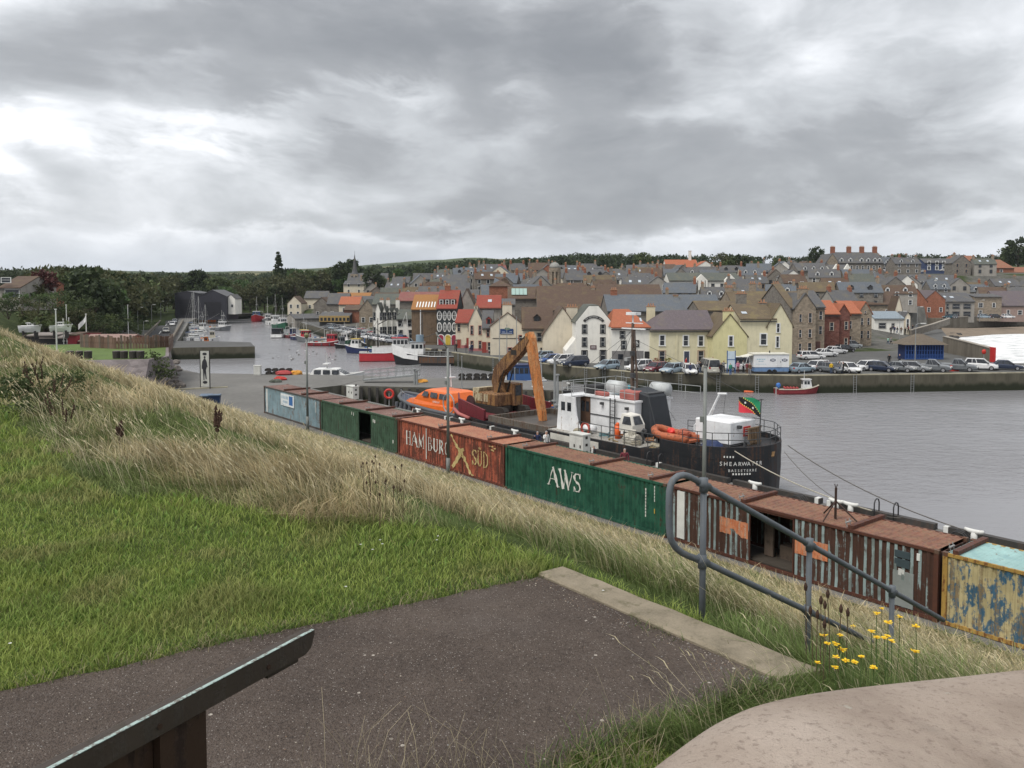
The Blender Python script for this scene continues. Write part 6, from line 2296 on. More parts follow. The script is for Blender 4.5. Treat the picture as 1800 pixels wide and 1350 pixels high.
t, w, he = hpx('black fronted tall house with white rounded window surrounds and a red roof', 768, 803, 607, 542, 511, 12, wall=W_DARK(), roof=R_RED(), trim=T_WHITE(), wins=[], chims=[(-w * .1, 0, 9, 12.5, 1.2, .7, W_BRICK(), 3)], rz=-.05)
b_ = 6
for r_, zz in enumerate((2.9, 5.3)):
 for k, f in enumerate((-.37, -.1, .13, .38)):
  x, ww, hh = f * w, .72 if k in (0, 3) else .55, 1.85
  mb = MB()
  out = [(ww / 2 * 1.45 * cos(a), hh / 2 + hh / 2 * 1.12 * sin(a)) for a in [2 * pi * i / 14 for i in range(14)]]
  mb.prism(out, -b_ - .07, -b_ - .005, 'y')
  mb.M = None
  o = mb.build('window', T_WHITE(), t, loc=(x, 0, zz))
  MB().prism([(ww / 2 * .95 * cos(a), hh / 2 + hh / 2 * .9 * sin(a)) for a in [2 * pi * i / 14 for i in range(14)]], -b_ - .09, -b_ - .075, 'y').build('pane', glassm(), o)
  mb = MB()
  mb.box(-.03, .03, -b_ - .11, -b_ - .092, .1, hh - .1)
  mb.box(-ww * .4, ww * .4, -b_ - .11, -b_ - .092, hh * .5, hh * .5 + .06)
  mb.build('sash', T_WHITE(), o)
for k, (f, c_) in enumerate(((-.3, (0.28, 0.03, 0.06)), (.06, (0.55, 0.4, 0.06)), (.38, (0.28, 0.03, 0.06)))):
 mb = MB()
 pr_ = [(-.55, 0), (-.55, 1.6)] + [(.55 * cos(a), 1.6 + .5 * sin(a)) for a in [pi - pi * i / 8 for i in range(9)]] + [(.55, 0)]
 mb.prism([(x * 1.3, z * 1.07) for x, z in pr_], -b_ - .06, -b_ - .005, 'y')
 o = mb.build('arch_surround', T_WHITE(), t, loc=(f * w, 0, .1))
 MB().prism(pr_, -b_ - .1, -b_ - .062, 'y').build('arched_door', pm('arch_door_%d' % k, c_, .6), o)
for k, f in enumerate((-.3, 0, .28)):
 o = MB().box(f * w - .5, f * w + .5, -4.9, -3.5, he + .4, he + 1.9).build('dormer', T_DARK(), t)
 window(o, f * w, -4.91, he + .6, .6, 1.1, T_WHITE())
hpx('dark grey harled gable behind the red roofed cream cottage', 803, 838, 607, 545, 508, 10, ridge='y', wall=W_GREY(), roof=R_BROWN(), trim=T_WHITE(), wins=[(-1.2, 5.4, .7, 1.2), (1.6, 5.4, .7, 1.2)], Y=182)
hpx('maroon roofed house with a skylight behind the slate roofed cottage', 838, 880, 600, 541, 520, 9, wall=W_GREY(), roof=R_RED(), Y=168, wins=[(-1.5, 4, .9, 1.3)], skylights=[(0.2, .5, .8, 1.0)])
hpx('cream cottage with a dark red roof and red doors', 801, 830, 612, 567, 545, 8, wall=W_CREAM(), roof=R_RED(), trim=T_SAND(), rz=-.1, wins=[(-1.0, 3.4, .55, 1.5), (1.1, 3.4, .5, 1.5)], doors=[(-1.0, .7, 1.7, M_REDD), (1.0, .9, 2.0, M_REDD)], base=(.6, pm('base_pink', (0.42, 0.17, 0.17), .8)))
hpx('narrow cream gabled house with a chimney at its peak', 824, 849, 617, 568, 540, 9, ridge='y', wall=W_CREAM(), roof=R_SLATE(), trim=T_RED(), thick=.1, wins=[(-.75, 3.2, .5, 1.6), (.8, 3.2, .5, 1.6), (-.75, .5, .5, 1.4), (.8, .5, .5, 1.4)], chims=[(0, -3.9, 6.4, 8.6, .7, .6, W_CREAM(), 1)], base=(.5, pm('base_pink', (0.42, 0.17, 0.17), .8)))
hpx('slate roofed cream link house with a white dormer', 848, 866, 620, 576, 547, 8, wall=W_CREAM(), roof=R_SLATE(), trim=T_RED(), wins=[(.1, 3.0, .5, 1.4), (.3, .5, .5, 1.4)], doors=[(-.6, .6, 1.9, M_REDD)], dormers=[(.2, .18, .9, 1.1)], base=(.5, pm('base_pink', (0.42, 0.17, 0.17), .8)))
t, w, he = hpx('cream gable house with a blue sign and a broad chimney', 862, 923, 624, 574, 550, 10, ridge='y', wall=W_CREAM(), roof=R_BROWN(), trim=T_RED(), wins=[(2.3, 2.7, .6, .8), (.4, .4, .7, .9), (1.9, .4, .8, 1.0)], chims=[(-.1, -4.6, 5.5, 9.0, 1.7, .6, W_CREAM(), 4)])
sg = MB().box(-1.35, 1.0, -5.1, -5.02, 3.75, 4.7).build('sign_board', pm('sign_navy', (0.03, 0.06, 0.16), .5), t)
mb = MB()
lump(mb, (-.1, -5.11, 4.7), (.55, .03, .25), 3, 10, 5)
mb.build('sign_crest', pm('sign_crest', (0.14, 0.2, 0.16), .6), sg)
for x_, z_, w_ in ((-1.15, 3.86, 1.95), (-1.0, 4.1, .5), (.3, 4.15, .45)):
 MB().box(x_, x_ + w_, -5.115, -5.1, z_, z_ + .09).build('sign_line', pm('sign_line_pale', (0.45, 0.48, 0.55), .6), sg)
MB().box(-2.7, 2.0, -5.06, -5.0, 2.95, 3.05).build('string_course', T_DARK(), t)
t, w, he = hpx('long cream house under a brown tiled roof beside the car parking', 918, 972, 626, 577, 541, 9, wall=W_CREAM(), roof=R_BROWN(), trim=T_DARK(), wins=[(-1.6, 2.7, .8, 1.3), (.3, 2.7, .8, 1.3), (2.0, 2.7, .8, 1.3), (1.0, .4, .9, 1.0)], dormers=[(-.1, .3, 1.1, .9)])
hpx('plain cream gable end with a thick chimney, left of the arched sign', 955, 1022, 628, 588, 541, 12, ridge='y', wall=W_CREAM(), roof=R_BROWN(), trim=T_WHITE(), wins=[], chims=[(1.6, -5.4, 4.5, 8.5, 1.9, .7, W_CREAM(), 4)], Y=137)
t, w, he = hpx('white hotel gable with an arched black sign and black framed windows', 1012, 1074, 638, 566, 538, 11, ridge='y', flat=.75, wall=W_WHITE(), roof=R_GREEN(), trim=T_DARK(), thick=.13,
       wins=[(-1.45, 4.85, .6, 1.2), (1.45, 4.85, .6, 1.2), (-1.45, 2.75, .6, 1.25), (1.45, 2.75, .6, 1.25), (-1.45, .6, .75, 1.35), (1.5, .5, .8, 1.5)])
mb = MB()
arc = []
for k in range(17):
 a = pi * (.79 - .58 * k / 16)
 arc.append((2.15 * cos(a), 5.45 + 2.15 * sin(a)))
inn = [(1.75 * cos(pi * (.79 - .58 * k / 16)), 5.45 + 1.75 * sin(pi * (.79 - .58 * k / 16))) for k in range(17)]
mb.loft([[(x, -5.6, z) for x, z in arc], [(x, -5.6, z) for x, z in inn], [(x, -5.52, z) for x, z in inn], [(x, -5.52, z) for x, z in arc]], closed=False, cap=False)
sg = mb.build('arched_sign', T_DARK(), t)
S_ = 'THE CONTENTED SOLE'
for i, ch in enumerate(S_):
 if ch == ' ':
  continue
 a = pi * (.74 - .48 * (i + .5) / len(S_))
 text_mesh('sign_letter', ch, .25, M_NAME, sg, (1.86 * cos(a), -5.61, 5.45 + 1.86 * sin(a)), (pi / 2, a - pi / 2 if False else -(a - pi / 2), 0))
o = MB().box(-.55, .45, -5.58, -5.5, 2.2, 2.85).build('notice_board', pm('notice_maroon', (0.1, 0.05, 0.06), .6), t)
mb = MB()
mb.box(-.4, .3, -5.59, -5.582, 2.4, 2.46)
mb.box(-.4, .3, -5.59, -5.582, 2.58, 2.64)
mb.build('notice_line', M_NAME, o)
lt_ = MB().add([(-w / 2 - 1.6, -5.3, -1), (-w / 2, -5.3, -1), (-w / 2, -5.3, 3.9), (-w / 2 - 1.6, -5.3, 1.9), (-w / 2 - 1.6, 2, -1), (-w / 2, 2, -1), (-w / 2, 2, 3.9), (-w / 2 - 1.6, 2, 1.9)], [(0, 1, 2, 3), (4, 5, 6, 7), (0, 3, 7, 4), (3, 2, 6, 7)]).build('lean_to', W_WHITE(), t)
window(t, -w / 2 - .75, -5.31, .35, .65, 1.0, T_DARK(), thick=.13)
t, w, he = hpx('cream wing of the hotel with an orange hipped roof and a grey painted ground floor', 1074, 1142, 640, 575, 545, 9, wall=W_WHITE(), roof=R_ORANGE(), hip=(1.2, 2.6), trim=T_DARK(), thick=.13, wins=[(-1.3, 4.2, .6, .9), (-1.1, 2.5, .6, 1.1)], doors=[(2.6, .55, 1.9, T_DARK())], rz=.06, skylights=[(1.9, .35, .3, 1.0)])
o = MB().box(-w / 2 + .1, w / 2 - 1.0, -4.56, -4.49, 0, 2.1).build('grey_plinth', pm('grey_paint', (0.2, 0.19, 0.185), .8), t)
MB().box(-2.0, -1.2, -4.6, -4.565, .8, 1.6).build('plinth_window', glassm(), o)
o = MB().box(.5, 1.35, -4.6, -4.51, 2.7, 3.8).build('pub_sign', T_DARK(), t)
for k, (wd_, z) in enumerate(((.2, 3.55), (.4, 3.35), (.62, 3.15), (.3, 2.92))):
 MB().box(.93 - wd_ / 2, .93 + wd_ / 2, -4.61, -4.602, z, z + .1).build('sign_line', M_NAME, o)
t, w, he = hpx('pale yellow two storey house with a purple slate hipped roof', 1142, 1256, 640, 579, 547, 9, wall=W_PALEY(), roof=R_PURP(), hip=(3.6, 0), trim=T_WHITE(), rz=.05, thick=.16, wins=[(-3.2, 3.0, .75, 1.5), (.55, 2.95, .75, 1.5), (2.95, 2.9, .75, 1.5)], doors=[(.7, .8, 2.0, pm('door_navy', (0.05, 0.06, 0.09), .5))])
for x in (-3.2, 3.0):
 window(t, x, -4.51, .5, .85, 1.55, T_SAND(), thick=.16)
MB().box(-1.0, -.75, -4.6, -4.5, 0, he - .3).build('corner_quoin', W_PALEY(), t)
rf_ = [c for c in t.children if c.name.startswith('roof')][0]
chimney(rf_, -3.4, 2.9, 4.5, 8.9, 1.3, .7, W_PALEY(), 3)
t, w, he = hpx('yellow gable with a broad chimney, between the two yellow fronts', 1252, 1312, 643, 590, 553, 10, ridge='y', wall=W_YEL(), roof=R_OLIVE(), trim=T_WHITE(), thick=.16, wins=[(.15, 3.1, .6, 1.45), (.15, .3, .7, 1.4)], chims=[(-.2, -4.55, 4.8, 8.4, 1.5, .7, W_YEL(), 4)])
t, w, he = hpx('cream yellow house with an olive tiled roof and a tall right gable', 1300, 1362, 643, 561, 536, 11, wall=W_PALEY(), roof=R_OLIVE(), trim=T_WHITE(), thick=.18, wins=[(.9, 3.3, .9, 1.6), (1.1, .4, .95, 1.5)], skylights=[(-1.6, .35, .8, .8)], chims=[(w * .45, 0, 7, 9.6, 1.0, .7, W_STONE(), 2)])
t, w, he = hpx('cream gable with three narrow windows beside the white food trailer', 1348, 1391, 643, 572, 535, 11, ridge='y', wall=W_PALEY(), roof=R_OLIVE(), trim=T_WHITE(), thick=.16, wins=[(-.3, 5.2, .45, 1.3), (-.35, 2.9, .45, 1.6), (-.4, .4, .5, 1.4)])
t, w, he = hpx('tall grey stone house with a pointed gable and tall chimney', 1395, 1432, 626, 541, 516, 12, ridge='y', wall=W_STONE2(), roof=R_SLATE(), trim=T_SAND(), wins=[(-.85, 6.2, .5, 1.4), (.9, 6.1, .6, 1.7), (-.85, 3.4, .5, 1.4), (.9, 3.4, .6, 1.5), (-.85, 1.0, .5, 1.3), (.9, .8, .7, 1.6)], chims=[(-.1, -4.8, 9, 12.2, 1.7, .8, W_STONE2(), 4)], Y=146)
t, w, he = hpx('brown stone wing left of the pointed gable', 1388, 1400, 628, 541, 500, 20, wall=W_STONE(), roof=R_OLIVE(), Y=147, wins=[])
hpx('stone bay of the tall grey house with stacked windows', 1430, 1448, 620, 540, 512, 12, wall=W_STONE2(), roof=R_SLATE(), trim=T_SAND(), Y=148, wins=[(.2, 6.1, .6, 1.5), (.2, 3.4, .6, 1.5)], doors=[(-.2, .9, 2.1, M_BRND)])
hpx('red sandstone house with an orange tiled roof', 1447, 1474, 618, 552, 529, 10, wall=W_RED(), roof=R_ORANGE(), trim=T_SAND(), Y=155, wins=[(.0, 4.1, .7, 1.5)])
hpx('red sandstone gabled house between two orange roofs', 1470, 1492, 617, 552, 535, 10, ridge='y', wall=W_RED(), roof=R_ORANGE(), trim=T_SAND(), Y=156, wins=[(.5, 4.2, .6, 1.5), (.5, 1.0, .6, 1.5)])
hpx('tan stone house with an orange tiled roof', 1486, 1512, 613, 551, 530, 10, wall=W_STONE2(), roof=R_ORANGE(), trim=T_SAND(), Y=160, wins=[(-.6, 4.0, .6, 1.5), (-.6, 1.0, .6, 1.5)])
hpx('tan stone gable at the street corner with paired windows', 1508, 1531, 603, 550, 531, 10, ridge='y', wall=W_STONE2(), roof=R_ORANGE(), trim=T_SAND(), Y=164, wins=[(-.65, 3.7, .5, 1.4), (.65, 3.7, .5, 1.4), (-.65, 1.0, .5, 1.5), (.65, 1.0, .5, 1.5), (0, 6.0, .4, .5)])
hpx('white and cream pub with a pale blue-grey roof at the end of the quay street', 1536, 1588, 590, 560, 548, 9, wall=W_WHITE(), roof=roofm('roof_pale_blue', (0.27, 0.32, 0.36), amt=.1), trim=T_DARK(), Y=196, wins=[(-1.6, 1.9, 1.6, 1.1), (1.0, 1.9, .6, 1.0)])
hpx('cream spire-like gable beside the pub', 1572, 1585, 570, 545, 521, 4, ridge='y', wall=W_CREAM(), roof=R_BROWN(), Y=205, wins=[])
hpx('narrow cream end house of the pub', 1590, 1599, 585, 556, 549, 9, ridge='y', wall=W_CREAM(), roof=R_SLATE(), Y=200, wins=[(0, 1.4, .6, 2.0)])
hpx('long brown roofed house behind the pub', 1512, 1580, 565, 535, 514, 10, wall=W_STONE2(), roof=R_BROWN(), Y=222, wins=[(-3, 2, .8, 1.2), (2, 2, .8, 1.2)])
hpx('brown gabled guest house at the head of the promenade', 1592, 1628, 575, 530, 508, 12, ridge='y', wall=W_BRICK(), roof=R_BROWN(), Y=262, wins=[(-1.6, 3.8, .8, 1.4), (1.4, 3.8, .8, 1.4), (-1.6, 1, .8, 1.4), (1.4, 1, .8, 1.4)])
hpx('red gabled house with pale barge boards on the promenade', 1624, 1660, 565, 527, 511, 12, ridge='y', wall=W_BRICK(), roof=R_PURP(), Y=268, wins=[(-2, 3.2, .9, 1.4), (2, 3.2, .9, 1.4)])
hpx('long grey promenade house with black framed upper windows', 1632, 1712, 559, 530, 515, 11, wall=W_GREY(), roof=R_SLATE(), Y=272, trim=T_DARK(), wins=[(x, z, ww, 1.5) for x, ww in ((-6, 1.2), (-3.6, .8), (-1.4, .8), (1.5, 2.4), (5.2, 2.4)) for z in (3.2, .6)], skylights=[(-3, .5, .8, 1.0), (-1, .5, .8, 1.0), (1.2, .45, 1.2, 1.0)])
hpx('brown flat fronted promenade house with timber balcony', 1712, 1760, 557, 522, 517, 11, wall=W_STONE2(), roof=R_SLATE(), Y=275, wins=[(-2.5, 3.3, 1.5, 1.4), (2, 3.3, 1.0, 1.4), (-2.5, .8, 1.0, 1.4)])
hpx('pinkish stone house at the end of the promenade', 1755, 1830, 558, 537, 512, 12, wall=pm('wall_pink_stone', (0.3, 0.22, 0.19), .9, .2), roof=R_PURP(), Y=276, wins=[(-4, 1.0, .9, 1.5), (0, 1.0, 1.4, 1.4), (4, 1, 1, 1.4)])
# ------------------------------------------------------------------ second row, big roofs behind the front row
hpx('long brown tiled hall roof behind the cream cottages', 945, 1062, 605, 545, 504, 16, wall=W_STONE(), roof=R_BROWN(), Y=178, wins=[(-4.2, 5.2, 1.2, 1.2), (1.5, 5.2, 1.2, 1.2)], chims=[(5.5, -1, 9, 12.5, .9, .8, W_STONE2(), 2)])
hpx('brown tiled roof running on from the hall', 1055, 1166, 600, 530, 501, 14, wall=W_STONE(), roof=R_BROWN(), Y=196, wins=[])
hpx('long blue slate roof behind the orange hotel wing', 1068, 1200, 610, 547, 519, 13, wall=W_STONE(), roof=R_SLATE2(), Y=160, wins=[], chims=[(-5.5, 0, 8, 11.3, 1.3, .8, W_BRICK(), 3), (7.1, 0, 7, 10.2, .9, 2.4, W_STONE2(), 0)])
hpx('blue slate roof continuing behind the yellow house', 1196, 1270, 610, 548, 519, 13, wall=W_STONE(), roof=R_SLATE2(), Y=161, wins=[])
hpx('brown olive roof behind the yellow gable', 1228, 1300, 612, 546, 530, 10, wall=W_STONE(), roof=R_OLIVE(), Y=152, wins=[], chims=[(5.4, 0, 6.5, 10.2, 1.9, .8, W_STONE(), 4)])
hpx('long olive brown roof with a row of stone chimneys', 1290, 1432, 605, 540, 513, 14, wall=W_STONE2(), roof=R_OLIVE(), Y=165, wins=[], chims=[(-7.6, 0, 8, 11.6, 1.5, .8, W_STONE2(), 4), (-2, 2, 9, 12.4, 1.3, .8, W_STONE2(), 3), (3, 2, 9, 12.4, 1.5, .8, W_STONE2(), 3)])
hpx('square brown brick tower with pyramid roof behind the red roofs', 860, 898, 590, 503, 488, 9, wall=W_BRICK(), roof=R_BROWN(), hip=(4.2, 4.2), Y=200, wins=[], gutter=False)
t, w, he = hpx('brown roof with a large pale green glass skylight', 893, 945, 590, 525, 505, 10, wall=W_STONE(), roof=R_BROWN(), Y=188, wins=[])
rf_ = [c for c in t.children if c.name.startswith('roof')][0]
for k in range(4):
 s_ = MB().box(-.42, .42, -1.6, 1.6, 0, .08).build('glass_strip', pm('green_glass', (0.3, 0.42, 0.38), .3), rf_, loc=(-2.2 + k * .92, -2.6, he + 1.6))
 s_.rotation_euler = (atan2(2.6, 5), 0, 0)
hpx('grey lead roof between the brown roofs', 838, 905, 592, 536, 526, 9, wall=W_GREY(), roof=R_SLATE(), Y=176, wins=[])
hpx('pink and maroon roofed shed behind the warehouse', 700, 780, 590, 529, 514, 12, wall=W_STONE(), roof=roofm('roof_maroon', (0.26, 0.1, 0.09)), Y=205, wins=[])
hpx('grey roofed house behind the white gables', 655, 740, 580, 535, 517, 12, wall=W_GREY(), roof=R_GREEN(), Y=222, wins=[])
t, w, he = hpx('grey fish market hall with an ochre balcony front', 562, 615, 588, 556, 549, 10, wall=pm('wall_market_dark', (0.05, 0.05, 0.05), .8), roof=R_SLATE(), Y=258, trim=T_DARK(), wins=[])
o = MB().box(-w / 2, w / 2, -5.5, -5.05, 4.1, 6.0).build('balcony_front', pm('ochre_boards', (0.36, 0.25, 0.1), .7), t)
for k in range(8):
 MB().box(-w / 2 + .4 + k * w / 8, -w / 2 + .4 + k * w / 8 + .75, -5.54, -5.5, 4.4, 5.4).build('balcony_window', glassm(), o)
t, w, he = hpx('long grey market shed along the water with square columns', 522, 562, 580, 560, 552, 12, wall=W_GREY(), roof=R_SLATE(), Y=290, rz=.55, wins=[])
for k in range(10):
 MB().box(-w / 2 * 1.1 + k * w / 8, -w / 2 * 1.1 + k * w / 8 + .5, -6.3, -6.0, 0, 3.2).build('column', W_GREY(), t)
for (xa, xb, yb, ye, yr, Y, rd, wl_, rf2, lab) in [
  (506, 530, 560, 533, 521, 330, 'y', W_CREAM, R_BROWN, 'cream gabled house with green windows at the harbour head'),
  (535, 575, 560, 524, 512, 340, 'x', W_CREAM, R_SLATE, 'cream villa with a red hipped roof beside the wood'),
  (552, 580, 575, 535, 523, 300, 'y', W_STONE, R_BROWN, 'stone gable behind the market shed'),
  (575, 612, 575, 534, 516, 296, 'x', W_STONE, R_SLATE, 'grey dormered house behind the market hall'),
  (596, 632, 570, 535, 522, 285, 'x', W_CREAM, R_ORANGE, 'house with a bright orange roof behind the market hall'),
  (590, 650, 562, 523, 515, 310, 'x', W_GREY, R_OCHRE, 'long house with a rusty red and grey roof on the rise'),
  (605, 645, 585, 545, 537, 262, 'x', W_BRICK, R_BROWN, 'low brick store beside the market hall'),
  (632, 660, 592, 545, 527, 240, 'y', W_STONE2, R_GREEN, 'tan stone house with a green-grey roof left of the white gables'),
  (604, 640, 520, 500, 494, 380, 'x', W_CREAM, R_SLATE, 'cream house with many windows below the church')]:
 Wd = (xb - xa) / FPX * Y
 hpx(lab, xa, xb, yb, ye, yr, 9, ridge=rd, wall=wl_(), roof=rf2(), Y=Y, wins=[(f * Wd, z, .9, 1.3) for f in (-.25, .25) for z in (1.5, 4.4)], chims=[(Wd * .3, 0, 5, 9.2, 1.0, .6)] if rd == 'x' else [], pane=True)
# ------------------------------------------------------------------ landmark buildings further up
cy = 390
b = atY(650, 514, cy)
zb = b.z
ch = thing('church', 'grey stone church with a slender slate spire', 'church', (b.x, b.y, zb))
h1 = atY(650, 497, cy).z - zb
h2 = atY(650, 481, cy).z - zb
MB().prism([(-5, -2), (-5, h1), (0, h2), (5, h1), (5, -2)], -10, 9, 'x').build('nave', W_STONE(), ch)
mb = MB()
roof_gable(mb, 19, 10, h1, h2 + .1, 'x')
o = mb.build('roof', R_SLATE(), ch)
o.location.x = -.5
tx = atY(624, 500, cy).x - b.x
ht = atY(624, 482, cy).z - zb
hs = atY(624, 447, cy).z - zb
tw = MB().box(tx - 1.7, tx + 1.7, -2.2, 1.4, -2, ht).build('tower', W_STONE2(), ch)
MB().loft([[(tx + r * cos(a * pi / 4 + pi / 8), -.2 + r * sin(a * pi / 4 + pi / 8), z) for a in range(8)] for r, z in ((1.75, ht), (1.2, ht + 1.5), (.08, hs))]).build('spire', R_SLATE(), ch)
MB().cyl((tx, -.2, hs), (tx, -.2, hs + 1.6), .06, n=5).build('finial', M_GUT, ch)
for k in (-.9, .9):
 MB().box(tx + k - .35, tx + k + .35, -2.3, -2.2, ht - 3.4, ht - .8).build('belfry_opening', glassm(), tw)
for k in range(4):
 window(ch, -7 + k * 4, -5.01, 2.5, .9, 2.6, T_SAND(), 0)
dy = 255
b = atY(975, 520, dy)
zb = land_h(b.x, b.y) - 1
dt = thing('domed_tower', 'round stone clock tower with arched openings and a grey dome', 'tower', (b.x, b.y, zb))
H = lambda y: atY(975, y, dy).z - zb
W = lambda p: p / FPX * dy
MB().box(-W(11), W(11), -W(11), W(11), -2, H(499)).build('base', W_STONE(), dt)
mb = MB()
for k in range(8):
 a = k * pi / 4
 c, s = cos(a) * W(8.2), sin(a) * W(8.2)
 mb.cyl((c, s, H(499)), (c, s, H(478)), W(2.6), n=6)
mb.build('columns', W_STONE2(), dt)
MB().cyl((0, 0, H(499)), (0, 0, H(478)), W(5), n=8).build('dark_core', T_DARK(), dt)
MB().cyl((0, 0, H(478)), (0, 0, H(471)), W(10.5), n=16).build('cornice', W_STONE2(), dt)
MB().loft([[(W(9.5) * cos(t) * cos(a * pi / 8), W(9.5) * cos(t) * sin(a * pi / 8), H(471) + W(10) * sin(t)) for a in range(16)] for t in (0, .3, .6, .9, 1.2, 1.45)]).build('dome', pm('dome_lead', (0.26, 0.26, 0.24), .7), dt, smooth=True)
MB().cyl((0, 0, H(462)), (0, 0, H(458)), .12, n=6).build('finial', W_STONE(), dt)

t, w, he = hpx('great grey stone terrace with red chimneys on the skyline', 1470, 1552, 486, 462, 444, 12, wall=W_STONE(), roof=R_SLATE(), Y=345, wins=grid((1552 - 1470) / FPX * 345, [.08, .2, .32, .44, .56, .68, .8, .92], [3.0, .6], .9, 1.5),
       dormers=[(f * 19, .1, 1.5, 1.2) for f in (-.4, -.2, .05, .2, .35, .45)], chims=[(f * 20, 0, 8, 12.8, 1.8, 1.0, W_BRICK(), 4) for f in (-.47, -.12, .16, .44)], pane=True)
hpx('tan stone end wall of the great terrace', 1452, 1472, 486, 460, 446, 12, ridge='y', wall=W_STONE2(), roof=R_SLATE(), Y=344, wins=[])
t, w, he = hpx('white double gabled villa below the great terrace', 1461, 1497, 500, 475, 466, 9, wall=W_WHITE(), roof=R_SLATE(), Y=292, trim=T_WHITE(), wins=[(x, z, .8, 1.4) for x in (-2.2, 0, 2.2) for z in (.8, 3.3)])
for x in (-2.0, 2.0):
 o = MB().prism([(x - 1.5, he - .1), (x, he + 2.3), (x + 1.5, he - .1)], -4.7, -3.8, 'y').build('front_gable', W_WHITE(), t)
hpx('grey stone house with three dormers beside the white gable', 1402, 1456, 500, 476, 463, 10, wall=W_STONE(), roof=R_SLATE(), Y=288, wins=[(-2, 1.5, .8, 1.4), (2, 1.5, .8, 1.4)], dormers=[(-2.6, .12, 1.1, 1.0), (.4, .12, 1.1, 1.0), (3.4, .12, 1.1, 1.0)])
hpx('white painted blank gable in the old town', 1378, 1410, 501, 487, 475, 8, ridge='y', wall=W_WHITE(), roof=R_SLATE(), Y=280, wins=[(.8, 2.2, .5, .8)])
hpx('blue house with white window frames on the hill', 1625, 1676, 477, 462, 455, 9, wall=pm('wall_blue', (0.05, 0.07, 0.14), .8), roof=R_SLATE(), Y=360, wins=[(x, z, 1.0, 1.4) for x in (-4.5, -1, 2, 4.4) for z in (.8, 3)][:7], thick=.25)
for (xa, xb, yb, yr) in ((1678, 1730, 475, 450), (1715, 1782, 482, 457), (1770, 1830, 490, 470)):
 hpx({1678: 'orange roofed hall on the right hand hill', 1715: 'long low orange roofed school on the hill', 1770: 'orange roofed bungalow row at the end of the hill'}[xa], xa, xb, yb, yb - 11, yr, 16, wall=W_BRICK(), roof=roofm('roof_terracotta', (0.3, 0.13, 0.08)), Y=380, wins=[(-3, 1, 1.2, 1.2), (3, 1, 1.2, 1.2)], hip=(2, 2))
hpx('white house with two red roofs and a tall chimney on the wooded rise', 1172, 1228, 478, 472, 457, 12, wall=W_WHITE(), roof=R_ORANGE(), Y=360, wins=[(-4, .3, .7, 1.0), (-2, .3, .7, 1.0), (1, .3, .7, 1.0)], chims=[(4.4, 0, 4, 9.5, 1.2, .8, W_WHITE(), 0)])
hpx('white gabled end of the red roofed house', 1222, 1258, 478, 470, 459, 10, ridge='y', wall=W_WHITE(), roof=R_ORANGE(), Y=356, wins=[(.5, .5, .9, 1.2)])
hpx('brown shed roof beside the red roofed white house', 1138, 1190, 480, 473, 465, 10, wall=W_STONE2(), roof=R_BROWN(), Y=352, wins=[])
t, w, he = hpx('long pale terrace with timber framed gables', 1176, 1300, 510, 493, 480, 10, wall=W_WHITE(), roof=R_GREEN(), Y=262, trim=T_DARK(), wins=grid((1300 - 1176) / FPX * 262, [.1, .2, .32, .4, .52, .62, .75, .9], [.6], 1.0, 1.4))
for f in (-.05, .36):
 o = MB().prism([(f * w - 2, 0), (f * w - 2, he), (f * w, he + 2.0), (f * w + 2, he), (f * w + 2, 0)], -5.8, -4.5, 'y').build('front_gable', W_WHITE(), t)
 for k in (-1.2, 0, 1.2):
  MB().box(f * w + k - .1, f * w + k + .1, -5.86, -5.8, .1, he).build('timber_stud', T_DARK(), o)
hpx('white flat house with blue windows in the middle of the town', 1043, 1062, 480, 471, 469, 6, wall=pm('wall_bright_white', (0.78, 0.78, 0.78), .8), roof=R_SLATE(), Y=330, wins=[(-1.3, .4, .9, 1.0), (1.2, .4, .9, 1.0)])
hpx('grey barn with dark arched gable below the wood', 912, 948, 482, 473, 466, 10, wall=W_STONE(), roof=R_SLATE(), Y=400, wins=[])
hpx('red brick block with a blue roof by the field', 808, 850, 488, 476, 471, 10, wall=W_BRICK(), roof=roofm('roof_sky_blue', (0.2, 0.3, 0.4), amt=.1), Y=400, wins=[(-2, 1, 1, 1), (2, 1, 1, 1)])
hpx('brown tiled two storey house on the left bank slope', 0, 37, 531, 506, 487, 11, wall=W_GREY(), roof=R_BROWN(), Y=140, wins=[(0.4, .9, 2.4, 1.3), (-.6, 3.4, 1.6, .8)])
hpx('red brick house half hidden by a copper tree', 36, 66, 526, 500, 486, 9, wall=W_BRICK(), roof=R_BROWN(), Y=150, wins=[(.4, .8, 1.4, 1.2), (.2, 3.2, 1.0, .8)])
for (xa, xb, yb, ye, yr, lab) in ((308, 351, 553, 516, 512, 'black corrugated boat shed with a shallow roof, set back'), (350, 399, 556, 521, 510, 'black corrugated boat shed with a pitched roof beside the slip')):
 t, w, he = hpx(lab, xa, xb, yb, ye, yr, 14, ridge='y', wall=pm('shed_black', (0.035, 0.035, 0.045), .6), roof=pm('shed_roof', (0.1, 0.1, 0.105), .6), Y=330, wins=[], gutter=False)
 t['category'] = 'shed'
 d_ = MB().box(-w * .3, w * .3, -7.06, -7.0, 0, he * .72).build('roller_door', pm('shed_door', (0.025, 0.025, 0.03), .5), t)
 for k in range(6):
  MB().box(-w * .3, w * .3, -7.1, -7.062, .3 + k * .75, .38 + k * .75).build('door_slat', pm('shed_black', (0.035, 0.035, 0.045), .6), d_)
hpx('small white hut leaning on the black shed', 399, 414, 546, 525, 518, 8, ridge='y', wall=W_WHITE(), roof=R_SLATE(), Y=332, wins=[(.5, 1.5, .9, 1.0)])

